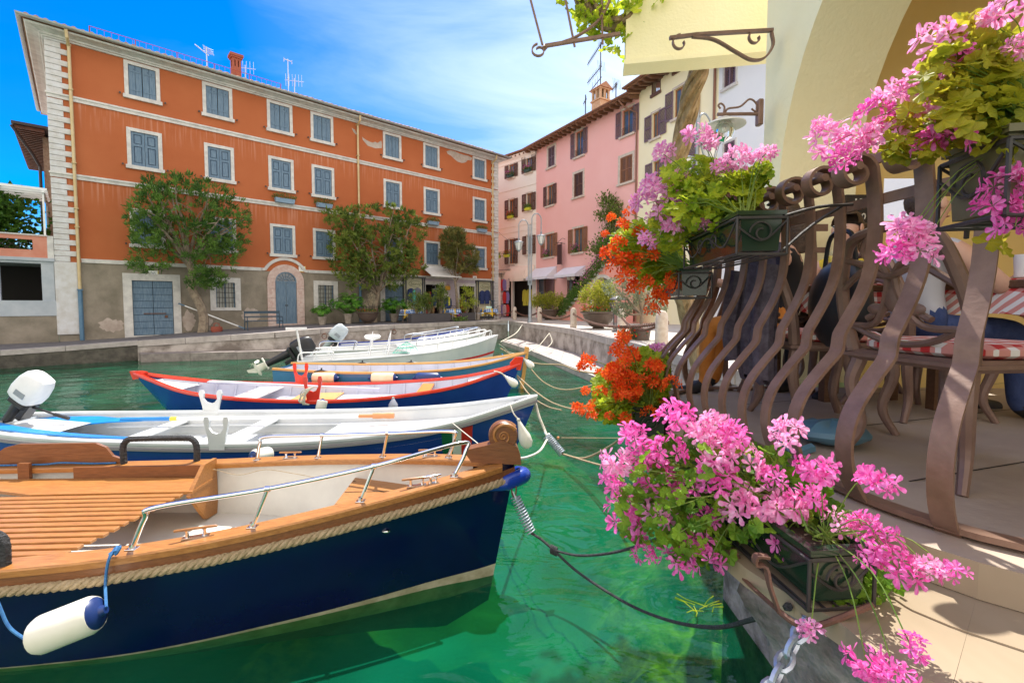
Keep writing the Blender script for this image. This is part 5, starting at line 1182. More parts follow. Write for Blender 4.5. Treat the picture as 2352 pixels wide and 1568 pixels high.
def fatsia(px, o, potw, poth, w, h, label, n, seed):
 p = at_o(px, o); r = thing('potted_fatsia', label, 'potted plant', tuple(p), OR.rz+.3, 'leafy fatsia plants in concrete pots'); mm = MB()
 prof = [(potw*.55, 0), (potw*.62, .03), (potw*.62, .08), (potw*.8, poth*.5), (potw*1.0, poth), (potw*.9, poth), (potw*.85, poth-.06), (0, poth-.06)]; mm.lathe(prof, n=8); mm.build('pot', pot_m, r, local=True, ang=20)
 rg = np.random.RandomState(seed); D = rg.normal(size=(n, 3)); D[:, 2] = np.abs(D[:, 2])*.9-.15; D /= np.linalg.norm(D, axis=1)[:, None]; R_ = (.55+.45*rg.rand(n))[:, None]; P = D*R_*np.array([w/2, w/2, h*.62])+np.array([0, 0, poth+h*.32])
 Nn = D*.8+np.array([0, 0, .7])+rg.normal(size=(n, 3))*.25; V, F = inst(tpl_palmate(), P, Nn, .17*(.75+.5*rg.rand(n)), seed, roll=None); np_mesh('leaves', V, F, fats, r, local=True)
 mm = MB()
 for k in range(0, n, 3): mm.tube([(0, 0, poth-.05), tuple(P[k]*np.array([.4, .4, .7])), tuple(P[k])], [.014, .01, .006], 4)
 mm.build('stems', fats, r, local=True)
fatsia(740, 1.4, .24, .45, 1.1, .75, 'smallest potted fatsia with the leftmost pot', 70, 21)
fatsia(800, 1.5, .27, .55, 2.0, 1.3, 'large bright green potted fatsia left of the bowl planter', 170, 22)
fatsia(905, 1.3, .28, .5, 1.9, 1.1, 'wide potted fatsia in front of the grey shutter door', 160, 23)
bowl_m = mat('brown_bowl', (.095, .065, .05), .45, (.12, .085, .065), 4)
def bowl(name, label, p, R_, h, hedge, seed, rw=None, group=None, leafc=None):
 r = thing(name, label, 'planter', tuple(p), 0, group); mm = MB()
 mm.lathe([(R_*.34, 0), (R_*.36, .03), (R_*.30, .06), (R_*.5, h*.15), (R_*.78, h*.45), (R_*.93, h*.85), (R_*1.06, h*.93), (R_*1.06, h), (R_*.95, h), (R_*.9, h-.08), (0, h-.08)], n=30); mm.build('bowl', bowl_m, r, local=True)
 return r
p = at_o(845, 2.3); bowl('bowl_planter', 'brown bowl planter with red flowers and thin twigs in front of the fan-shaped tree', p, .58, .62, 0, 1)
small_plant('bowl_flowers', 'low red flowers filling the brown bowl planter by the fan-shaped tree', 'plant', (p.x, p.y, p.z+.55), .95, .22, .9, 450, leaf_pot, red_fl, 60, 41, None, .08)
sh = shrub('twiggy_shrub', 'thin brownish twiggy shrub growing from the bowl planter by the fan-shaped tree', 'shrub', (p.x, p.y, p.z+.5), .42, .4, 1.1, 420, mat('dry_leaf', (.30, .26, .18), .8, (.4, .33, .22), 8), 42, .1, .035, tb=.3, ts=.015)
mm = MB()
for k in range(22): a = 2*PI*k/22; mm.tube([(p.x+.5*math.cos(a), p.y+.5*math.sin(a), p.z+.6), (p.x+.56*math.cos(a), p.y+.56*math.sin(a), p.z+.95)], .008, 4)
mm.tube([(p.x+.56*math.cos(2*PI*k/24), p.y+.56*math.sin(2*PI*k/24), p.z+.9) for k in range(24)], .008, 4, closed=True); tag(mm.build('wire_basket_guard', iron), 'thin wire guard ring standing in the bowl planter by the fan-shaped tree', 'plant guard')
dk_box = mat('anthracite_planter', (.07, .065, .07), .6)
nand = leafmat('nandina_leaf', (.07, .12, .02), (.22, .27, .05), .35, sc=5); nand_y = leafmat('yellow_nandina_leaf', (.22, .32, .03), (.55, .58, .08), .45, sc=5)
def box_planter(px, o, w, label, rz=0):
 p = at_o(px, o); r = thing('box_planter', label, 'planter', tuple(p), OR.rz+rz, 'long dark planters along the cafe terrace'); mm = MB(); mm.box((-w/2, -.2, 0), (w/2, .2, .5), bev=.01); mm.build('trough', dk_box, r, local=True, smooth=False); MB().box((-w/2+.03, -.17, .45), (w/2-.03, .17, .505)).build('soil', dark_in, r, local=True, smooth=False); return p
# they stand nearer the quay edge than the facade
pb = [(968, 3.2, 1.5, 'dark box planter at the left end of the cafe terrace'), (1012, 3.2, 1.1, 'middle dark box planter of the cafe terrace'), (1070, 2.6, 1.2, 'dark box planter carrying the yellow shrub near the stone bollard')]
for q in pb: box_planter(*q)
for i, (px, o, h, rx, m_, lab) in enumerate(((958, 3.2, 1.25, .45, nand, 'olive green nandina shrub at the left end of the first dark planter'), (985, 3.2, 1.3, .42, nand, 'olive green nandina shrub in the right end of the first dark planter'), (1012, 3.2, 1.75, .42, nand, 'tallest nandina shrub with blue flowers in the middle dark planter'), (1072, 2.6, 1.7, .55, nand_y, 'bright yellow-green nandina shrub in the planter near the bollard'))):
 p = at_o(px, o); shrub('nandina_shrub', lab, 'shrub', (p.x, p.y, p.z+.45), rx, rx*.8, h, 900, m_, 50+i, .13, .05, tb=.15, ts=.015, dens=45, group='shrubs in the cafe planters')
p = G(1050, 737, 1.15); rr = thing('trailing_plant', 'pale green trailing plant hanging over the quay wall below the yellow shrub', 'plant', (p.x, p.y, 1.15), OR.rz)
V, F = leaf_cluster(900, lambda n, rg: np.stack([rg.normal(size=n)*.22, -.15-.25*rg.rand(n), .25-.95*rg.rand(n)], 1), .10, .09, 77); np_mesh('foliage', V, F, leafmat('trailing_leaf', (.12, .26, .04), (.30, .42, .10), .4), rr, local=True)
V, F = leaf_cluster(60, lambda n, rg: np.stack([rg.normal(size=n)*.2, -.1-.2*rg.rand(n), .2+.2*rg.rand(n)], 1), .09, .09, 78); np_mesh('flowers', V, F, pink_fl, rr, local=True)
# cafe tables with blue check cloth and yellow overlay
def checkmat(name, c1, c2, c3, sc, zk=1.0):
 m = bpy.data.materials.new(name); m.use_nodes = True; nt = m.node_tree; b = nt.nodes['Principled BSDF']; b.inputs['Roughness'].default_value = .9
 tcn = nt.nodes.new('ShaderNodeTexCoord'); sx_ = nt.nodes.new('ShaderNodeSeparateXYZ'); nt.links.new(tcn.outputs['Object'], sx_.inputs[0]); outs = []
 for ax in (0, 1):
  a = nt.nodes.new('ShaderNodeMath'); a.operation = 'MULTIPLY'; a.inputs[1].default_value = sc; nt.links.new(sx_.outputs[ax], a.inputs[0])
  if ax == 1:       # cloth sides: y and z both run into the pattern
   z = nt.nodes.new('ShaderNodeMath'); z.operation = 'MULTIPLY_ADD'; z.inputs[1].default_value = sc*zk; nt.links.new(sx_.outputs[2], z.inputs[0]); nt.links.new(a.outputs[0], z.inputs[2]); a = z
  f = nt.nodes.new('ShaderNodeMath'); f.operation = 'FRACT'; nt.links.new(a.outputs[0], f.inputs[0]); g = nt.nodes.new('ShaderNodeMath'); g.operation = 'GREATER_THAN'; g.inputs[1].default_value = .5; nt.links.new(f.outputs[0], g.inputs[0]); outs.append(g)
 s_ = nt.nodes.new('ShaderNodeMath'); s_.operation = 'ADD'; nt.links.new(outs[0].outputs[0], s_.inputs[0]); nt.links.new(outs[1].outputs[0], s_.inputs[1]); h = nt.nodes.new('ShaderNodeMath'); h.operation = 'MULTIPLY'; h.inputs[1].default_value = .5; nt.links.new(s_.outputs[0], h.inputs[0])
 r = nt.nodes.new('ShaderNodeValToRGB'); r.color_ramp.interpolation = 'CONSTANT'; e = r.color_ramp.elements; e[0].position = 0; e[0].color = (*c1, 1); e[1].position = .25; e[1].color = (*c2, 1); x = e.new(.75); x.color = (*c3, 1)
 nt.links.new(h.outputs[0], r.inputs[0]); nt.links.new(r.outputs[0], b.inputs['Base Color']); MATS[name] = m; return m
blue_check = checkmat('blue_check_cloth', (.75, .78, .82), (.22, .36, .62), (.03, .10, .38), 7); yel = mat('yellow_overlay', (.75, .48, .05), .9)
def cloth_mb(w, drop, seed, corner=.0, n=9):
 """square cloth over a table, edges hang in folds"""
 m = MB(); rg = random.Random(seed); rings = []
 for j, (t, k) in enumerate(((0, 0), (0, .55), (0, 1.0), (.35, 1.02), (.7, 1.05), (1.0, 1.08))):
  r = []
  for side_ in range(4):
   for i in range(n):
    u = -1+2*i/n; x, y = ((u, -1), (1, u), (-u, 1), (-1, -u))[side_]; cr = abs(u)**3*corner; fold = (.03 if t else 0)*math.sin(i*2.1+side_)*t
    r.append((x*w/2*k*(1+fold), y*w/2*k*(1+fold), -t*(drop+cr*drop)))
  rings.append(r)
 m.grid(rings, closed=True); return m
def cafe_table(p, rz, label, seed):
 r = thing('cafe_table', label, 'table', tuple(p), rz, 'cafe tables in blue checked cloths'); MB().lathe([(.2, 0), (.2, .03), (.03, .05), (.03, .7)], n=12).build('pedestal', iron, r, local=True); MB().box((-.4, -.4, .70), (.4, .4, .73)).build('tabletop', wood_frame, r, local=True, smooth=False)
 c = cloth_mb(.84, .22, seed); c.v = [(v[0], v[1], v[2]+.735) for v in c.v]; cl = c.build('tablecloth', blue_check, None, smooth=True); cl.location = p; cl.rotation_euler = (0, 0, rz); tag(cl, 'blue and white check cloth on the '+label.split(' with')[0].split(' between')[0].replace(' of the terrace', ''), 'tablecloth', 'blue checked cloths on the cafe tables')
 c = cloth_mb(.6, .42, seed+1, corner=.6); c.v = [(v[0]*math.cos(.78)-v[1]*math.sin(.78), v[0]*math.sin(.78)+v[1]*math.cos(.78), v[2]*.8+.745) for v in c.v]; c.v = [(v[0]*1.15, v[1]*1.15, v[2]) for v in c.v]
 cl = c.build('table_overlay', yel, None, smooth=True); cl.location = p; cl.rotation_euler = (0, 0, rz); tag(cl, 'yellow overlay cloth on the '+label.split(' with')[0].split(' between')[0].replace(' of the terrace', ''), 'tablecloth', 'yellow overlays on the cafe tables')
cafe_table(at_o(944, 2.6), OR.rz+.2, 'cafe table at the left end of the terrace with a chair beside it', 31)
cafe_table(at_o(1036, 2.4), OR.rz, 'cafe table before the mannequin with a striped chair', 32)
cafe_table(at_o(1123, 2.1), OR.rz-.2, 'cafe table at the right end between bollard and corner', 33)
pale_blue = mat('pale_blue_cushion', (.45, .58, .72), .8); wick = mat('wicker', (.10, .07, .05), .8)
def cafe_chair(loc, rz, label, first=None):
 if first: return copy_tree(first, None, loc, rz, label)
 r = thing('cafe_chair', label, 'chair', tuple(loc), rz, 'cafe chairs on the terrace of the orange building'); 
 MB().lathe([(.0, .43), (.2, .43), (.22, .45), (.2, .47), (0, .475)], n=16).build('seat', pale_blue, r, local=True)
 mm = MB(); mm.tube(spline([(-.2, .18, .45), (-.21, .26, .75), (-.1, .29, .93), (.1, .29, .93), (.21, .26, .75), (.2, .18, .45)], 5), .017, 6)
 for k in range(7): x = -.15+.05*k; mm.tube([(x, .2, .47), (x*.9, .275, .9-.5*abs(x))], .009, 4)
 mm.build('backrest', wick, r, local=True)
 for x, y in ((-.17, -.15), (.17, -.15), (-.17, .16), (.17, .16)): MB().tube([(x, y, .44), (x*1.15, y*1.2, 0)], .014, 6).build('leg', wick, r, local=True)
 return r
cc = cafe_chair(at_o(925, 2.9), OR.rz+1.9, 'leftmost cafe chair, with a pale blue jacket look seat, at the end table')
cc['label'] = 'leftmost cafe chair, turned side-on at the end table'
for px, o, a, lab in ((953, 2.0, 3.0, 'cafe chair behind the leftmost table'), (1018, 2.5, 1.7, 'cafe chair left of the middle table'), (1046, 2.9, -.2, 'striped-back cafe chair in front of the middle table'), (1086, 1.6, 2.9, 'cafe chair behind the yellow shrub'), (1104, 2.3, 1.5, 'cafe chair left of the right end table'), (1140, 2.2, -1.4, 'rightmost cafe chair beside the end table')): cafe_chair(at_o(px, o), OR.rz+a, lab, cc)
# glasses and napkin box on the cafe tables
p = at_o(1123, 2.1); tag(MB().box((-.2, -.12, .76), (.2, .12, .9), bev=.02).build('napkin_box', mat('pale_teal_box', (.45, .7, .72), .4)), 'pale teal box lying on the right end cafe table', 'box'); bpy.data.objects['napkin_box'].location = p
# mannequin torso with navy jacket and yellow shirt, handbag on the wall
p = at_o(1029, 1.3); mq = thing('mannequin', 'shop mannequin in a navy jacket over a yellow shirt standing before the doorway', 'mannequin', tuple(p), OR.rz); MB().lathe([(.17, 0), (.17, .02), (.02, .04), (.02, .8)], n=12).build('stand', iron, mq, local=True)
mm = MB(); garment(mm, 0, 0, 1.5, .46, .85, 0, .13); mm.build('jacket', jk, mq, local=True); mm = MB(); mm.prism([(-.07, -.15, 1.48), (.07, -.15, 1.48), (.05, -.17, 1.0), (-.03, -.17, .95)], (0, .05, 0)); mm.build('shirt', MATS['yellow_cloth'], mq, local=True, smooth=False); MB().lathe([(.05, 1.45), (.045, 1.6), (0, 1.62)], n=10).build('neck', white_paint, mq, local=True)
s_, z_ = OR.sz(1029, 661, .15); mm = MB(); mm.box((-.2, -.06, -.15), (.2, .06, .13), bev=.03); hb = thing('handbag', 'mustard yellow handbag hanging on the shop wall above the mannequin', 'bag', tuple(OR.W(s_, .12, z_)), OR.rz); mm.build('body', mat('mustard_leather', (.62, .33, .03), .5), hb, local=True, smooth=False); MB().tube(spline([(-.1, 0, .12), (-.08, 0, .22), (.08, 0, .22), (.1, 0, .12)], 4), .012, 5).build('handle', MATS['mustard_leather'], hb, local=True)
# red bag and leaning pole at the tree foot
p = at_o(497, 1.3); rb = thing('red_basket', 'small red-brown bag with two handles on the ground right of the leaning trunk', 'bag', tuple(p), OR.rz); red_bag = mat('red_bag', (.30, .07, .04), .7)
MB().lathe([(.0, 0), (.17, .0), (.24, .12), (.22, .28), (.20, .28), (.2, .1), (0, .05)], n=14, ex=.6).build('body', red_bag, rb, local=True)
for y in (-.08, .08): MB().tube(spline([(-.12, y, .25), (-.08, y*1.5, .42), (.08, y*1.5, .42), (.12, y, .25)], 4), .012, 5).build('handle', red_bag, rb, local=True)
a = OR.W(*[OR.sz(411, 697, .25)[0], .25, OR.sz(411, 697, .25)[1]]); s_ = OR.S(563, 752, 1.5); b = OR.W(s_, 1.5, groundz(s_)+.1)
pl = thing('boat_pole', 'long thin white pole with blue tips leaning diagonally across the tree trunk', 'pole', tuple(b)); MB().tube([a, b], .028, 8).build('shaft', white_paint, pl); d_ = (b-a).normalized(); mm = MB(); mm.tube([a-d_*.02, a+d_*.25], .034, 8); mm.build('tip', MATS['blue_shutter_paint'], pl); mm = MB(); mm.tube([b-d_*.3, b+d_*.02], .036, 8); mm.build('tip', MATS['blue_shutter_paint'], pl)
# ---------------- piazza ----------------
stone_b = mat('bollard_stone', (.50, .40, .32), .9, (.62, .54, .46), 8, bump=.7, bscale=16)
BO = []
def bollard(px, py, h, r_, label, first=None):
 p = G(px, py, 1.15); BO.append((p, h))
 if first: return copy_tree(first, None, p, random.random()*3, label)
 r = thing('stone_bollard', label, 'bollard', tuple(p), 0, 'stone bollards along the harbour edge')
 MB().lathe([(r_, 0), (r_, h*.1), (r_*.93, h*.8), (r_*.80, h*.91), (r_*.5, h*.98), (0, h)], n=16).build('post', stone_b, r, local=True)
 mm = MB(); mm.tube([(r_*.9*math.cos(2*PI*k/10)*0+.0+.045*math.cos(2*PI*k/10), -r_*.98, h*.68+.045*math.sin(2*PI*k/10)) for k in range(10)], .01, 5, closed=True); mm.build('ring', rust, r, local=True); return r
b0 = bollard(1317, 752.5, .88, .145, 'stone bollard left of the large hedge bowl')
for q in ((1098, 734.5, 'leftmost stone bollard beside the yellow shrub'), (1182, 734, 'stone bollard at the quay corner left of the lamp post'), (1239, 739.5, 'stone bollard just right of the lamp post'), (1427, 769, 'stone bollard right of the litter bin'), (1519, 803, 'nearest stone bollard, beside the railing')): bollard(q[0], q[1], .88, .145, q[2], b0)
BO.sort(key=lambda t: t[0].x)
def chain_mesh(mb, pts, link, wr):
 P = [Vector(p) for p in pts]; L_ = [0]
 for a, b in zip(P, P[1:]): L_.append(L_[-1]+(b-a).length)
 n = int(L_[-1]/(link*.72)); up = Vector((0, 0, 1))
 for i in range(n):
  d = L_[-1]*(i+.5)/n; j = max(k for k in range(len(L_)) if L_[k] <= d and k < len(P)-1); t = (d-L_[j])/max(1e-6, L_[j+1]-L_[j]); c = P[j].lerp(P[j+1], t); T = (P[j+1]-P[j]).normalized()
  s = T.cross(up if abs(T.z) < .95 else Vector((1, 0, 0))).normalized(); u = s.cross(T)
  w_ = s if i % 2 else u
  mb.tube([c+T*math.cos(2*PI*k/10)*link*.5+w_*math.sin(2*PI*k/10)*link*.30 for k in range(10)], wr, 5, closed=True)
def sag(a, b, dz, n=14): return [Vector(a).lerp(Vector(b), k/n)-Vector((0, 0, dz*4*(k/n)*(1-k/n))) for k in range(n+1)]
cn = ['from the leftmost bollard to the quay corner', 'between the corner bollard and the lamp post bollard', 'between the lamp post bollard and the hedge bowl bollard', 'hanging in front of the large hedge bowl', 'towards the nearest bollard']
for i in range(5):
 (a, h), (b, _) = BO[i], BO[i+1]; mm = MB(); chain_mesh(mm, sag(a+Vector((0, 0, .6)), b+Vector((0, 0, .6)), .28), .11 if i > 2 else .16, .016); tag(mm.build('chain', rust), 'rusty iron chain '+cn[i], 'chain', 'chains between the bollards')
hedge_leaf = leafmat('hedge_leaf', (.20, .24, .02), (.50, .48, .06), .4, sc=6)
p = G(1252, 736, 1.15)+Vector((.3, 1.2, 0)); bowl('bowl_planter', 'brown bowl planter with yellow hedge behind the lamp post bollard', p, .75, .7, 0, 2); shrub('clipped_hedge', 'wide clipped yellow-green hedge in the bowl behind the lamp post', 'hedge', (p.x, p.y, p.z+.62), 1.1, .8, 1.15, 2600, hedge_leaf, 61, .12, .07, tb=.1, ts=.02, dens=60)
p = G(1375, 757, 1.15)+Vector((.15, .9, 0)); bowl('bowl_planter', 'large brown bowl planter with a hedge and red flowers beside the litter bin', p, .72, .72, 0, 3); shrub('clipped_hedge', 'dense clipped yellow-green hedge in the large bowl beside the litter bin', 'hedge', (p.x, p.y, p.z+.75), .72, .6, 1.2, 2600, hedge_leaf, 62, .10, .06, tb=.05, ts=.02, dens=60)
small_plant('bowl_flowers', 'ring of red flowers round the foot of the hedge beside the litter bin', 'plant', (p.x, p.y, p.z+.68), 1.35, .25, 1.2, 500, leaf_pot, red_fl, 110, 63, None, .08)
# litter bin
p = G(1420, 763, 1.15)+Vector((.1, .6, 0)); lb = thing('litter_bin', 'slatted iron litter bin with a domed lid beside the hedge bowl', 'litter bin', tuple(p)); mm = MB(); gb = mat('bin_iron', (.08, .075, .08), .5)
for k in range(16): a = 2*PI*k/16; mm.tube([(.15*math.cos(a), .15*math.sin(a), .1), (.15*math.cos(a), .15*math.sin(a), .75), (.30*math.cos(a), .30*math.sin(a), 1.05)], .014, 5)
mm.lathe([(.16, .08), (.16, .12), (0, .12)], n=16); mm.tube([(.2*math.cos(2*PI*k/20), .2*math.sin(2*PI*k/20), .85) for k in range(20)], .016, 5, closed=True); mm.tube([(.31*math.cos(2*PI*k/20), .31*math.sin(2*PI*k/20), 1.06) for k in range(20)], .018, 5, closed=True); mm.build('basket', gb, lb, local=True)
MB().lathe([(.30, 1.18), (.31, 1.20), (.28, 1.24), (.15, 1.31), (.04, 1.33), (0, 1.36)], n=24).build('lid', gb, lb, local=True)
mm = MB(); 
for k in range(3): a = 2*PI*k/3; mm.tube([(.29*math.cos(a), .29*math.sin(a), 1.05), (.28*math.cos(a), .28*math.sin(a), 1.2)], .012, 5)
mm.lathe([(.22, 0), (.22, .03), (.05, .06), (.05, .12)], n=14); mm.build('stand', gb, lb, local=True)
# lamp post with two hooked lanterns
p = G(1217, 741, 1.15); lp = thing('street_lamp', 'tall grey lamp post with two hooked lanterns on the quay before the pink house', 'street lamp', tuple(p), .0); H = AY(1217, 478, p.y).z-1.15; mm = MB(); lamp_m = mat('lamp_grey', (.24, .27, .30), .4, (.30, .33, .36), 5, metal=.4)
mm.lathe([(.14, 0), (.14, .12), (.10, .2), (.09, 1.1), (.065, 1.2), (.055, 2.2)], n=14)
for x in (-.09, .09, 0): mm.tube([(x, 0, 2.1), (x, 0, H*.86)], .032, 7)
mm.build('post', lamp_m, lp, local=True)
glass_l = mat('lantern_glass', (.62, .62, .60), .25, (.70, .70, .68), 2)
def lantern(parent, c, s, M=None, nm='lantern'):
 mm = MB(); x, y, z = c
 mm.lathe([(.0, .0), (.03, 0), (.05, -.10*1), (.24, -.16), (.27, -.2), (.25, -.21), (.22, -.2), (0, -.12)], c, 14); mm.lathe([(.11, -.62), (.10, -.66), (.03, -.72), (0, -.74)], c, 12)
 for k in range(6): a = 2*PI*k/6; mm.tube([(x+.24*math.cos(a), y+.24*math.sin(a), z-.2), (x+.12*math.cos(a), y+.12*math.sin(a), z-.63)], .012, 4)
 h = mm.build(nm, lamp_m, parent, local=True); mm = MB(); mm.lathe([(.225, -.205), (.11, -.62)], c, 12); mm.build('glass', glass_l, h, local=True); return h
for sg_ in (-1, 1):
 dz = -.35 if sg_ < 0 else 0; mm = MB(); x = sg_*.62; arc = [(sg_*.09, 0, H*.5+dz), (sg_*.10, 0, H*.84+dz)]+[(sg_*(.36-.26*math.cos(PI*k/8)), 0, H*.9+dz+.34*math.sin(PI*k/8)) for k in range(9)]+[(x, 0, H*.80+dz)]
 mm.tube(spline(arc, 3), .03, 7); mm.ball((x, 0, H*.79+dz), .06, 8); mm.build('arm', lamp_m, lp, local=True); lantern(lp, (x, 0, H*.79+dz), 1)
# thin cable from the orange corner to the lamp post
a = OR.W(sR, .1, OR.Z(1132, 532)); b = p+Vector((0, 0, H*.62)); mm = MB(); mm.tube(sag(a, b, .15), .012, 4); tag(mm.build('overhead_cable', black_m), 'thin cable strung from the orange corner to the lamp post', 'cable')
# globe wall lights on the pink house
s_, z_ = PK.sz(1310, 637, .5); gl_ = thing('globe_light', 'cluster of white globe wall lights beside the pink shop door', 'wall light', tuple(PK.W(s_, 0, z_)), PK.rz); globe = mat('milk_globe', (.85, .80, .68), .2)
for dx, dz in ((-.22, -.05), (0, .22), (.22, -.05)): MB().ball((dx, -.45, dz), .15, 12).build('globe', globe, gl_, local=True); MB().tube([(0, 0, -.35), (dx, -.45, -.3+dz*.3), (dx, -.45, dz-.13)], .02, 6).build('arm', iron, gl_, local=True)
# cloud-pruned olive, wooden benches and far shoppers on the right of the piazza
topi = leafmat('topiary_leaf', (.12, .15, .08), (.30, .33, .20), .3, sc=7)
p = G(1490, 790, 1.15)+Vector((.2, 1.5, 0)); ol = thing('pruned_olive', 'grey-green cloud-pruned little tree behind the nearest bollard', 'tree', tuple(p)); balls = [(-.75, .0, 1.15, .34), (-.3, .2, .75, .32), (.2, -.1, 1.0, .36), (-.2, 0, 1.55, .38), (.5, .1, .55, .26), (-.55, -.1, .5, .24)]
for i, (x, y, z, r_) in enumerate(balls):
 V, F = leaf_cluster(650, lambda n, rg, x=x, y=y, z=z, r_=r_: np.array([x, y, z])+(lambda q: q/np.linalg.norm(q, axis=1)[:, None]*(.75+.3*rg.rand(n, 1)))(rg.normal(size=(n, 3)))*np.array([r_, r_, r_*.75]), .07, .03, 200+i, out_c=(x, y, z)); np_mesh('crown', V, F, topi, ol, local=True)
mm = MB()
for (x, y, z, r_) in balls: mm.tube(spline([(0, 0, 0), (.03, 0, .35), (x*.6, y, z*.75), (x, y, z)], 4), .03, 6)
mm.build('trunk', bark, ol, local=True); mm = MB(); mm.lathe([(.25, -.35), (.3, 0), (.27, 0), (0, -.03)], n=16); p2 = p.copy(); 
tag(mm.build('flower_pot', bowl_m), 'brown pot holding the cloud-pruned little tree', 'pot'); bpy.data.objects['flower_pot'].location = p+Vector((0, 0, .35)); ol.location = p+Vector((0, 0, .35))
small_plant('orange_flowers', 'low orange and yellow flower clump on the paving by the nearest bollard', 'plant', tuple(G(1470, 785, 1.15)+Vector((0, .8, 0))), .7, .35, .5, 300, leaf_pot, red_fl, 80, 64, None, .09)
# ---------------- boats ----------------
navy = mat('navy_hull_paint', (.002, .006, .055), .16, (.002, .004, .038), 1.2, coat=.15, spec=.4)
royal = mat('royal_blue_hull', (.010, .035, .26), .22, (.014, .05, .31), 1.5, coat=.3)
red_rim = mat('red_gunwale_paint', (.72, .045, .012), .25, (.62, .03, .012), 3, coat=.4)
ltblue = mat('light_blue_hull', (.05, .19, .38), .3, (.07, .23, .42), 2, coat=.2)
antif = mat('weathered_antifouling', (.55, .50, .36), .8, (.30, .27, .16), 5, bump=.3)
teak = woodmat('varnished_wood', (.29, .108, .024), (.46, .205, .055), 7, (1.2, 12, 12), .38, coat=.12)
teak_d = woodmat('dark_varnished_wood', (.15, .052, .016), (.24, .090, .030), 7, (1.2, 12, 12), .38, coat=.12)
pine = woodmat('golden_wood', (.58, .29, .07), (.68, .38, .12), 6, (1, 10, 10), .35, coat=.3)
liner = mat('white_liner', (.70, .68, .62), .5, (.60, .58, .53), 2.2)
lav_w = mat('cool_white_paint', (.56, .57, .65), .5, (.47, .48, .56), 2)
blue_paint = mat('bright_blue_paint', (.015, .20, .58), .3, (.02, .25, .62), 3)
rope_m = mat('natural_rope', (.44, .33, .20), .9, (.30, .22, .12), 30, bump=.5); rope_w = mat('white_rope', (.70, .66, .56), .85, (.52, .48, .38), 24); rope_b = mat('blue_rope', (.02, .10, .30), .8, (.05, .2, .42), 60); rope_k = mat('black_rope', (.02, .02, .022), .8, (.06, .06, .065), 60, bump=.6)
fender_w = mat('fender_vinyl', (.80, .77, .68), .35, (.72, .68, .56), 3); fender_b = mat('fender_blue', (.012, .035, .15), .35); fend_o = mat('stained_fender', (.70, .52, .30), .45, (.78, .62, .42), 4)
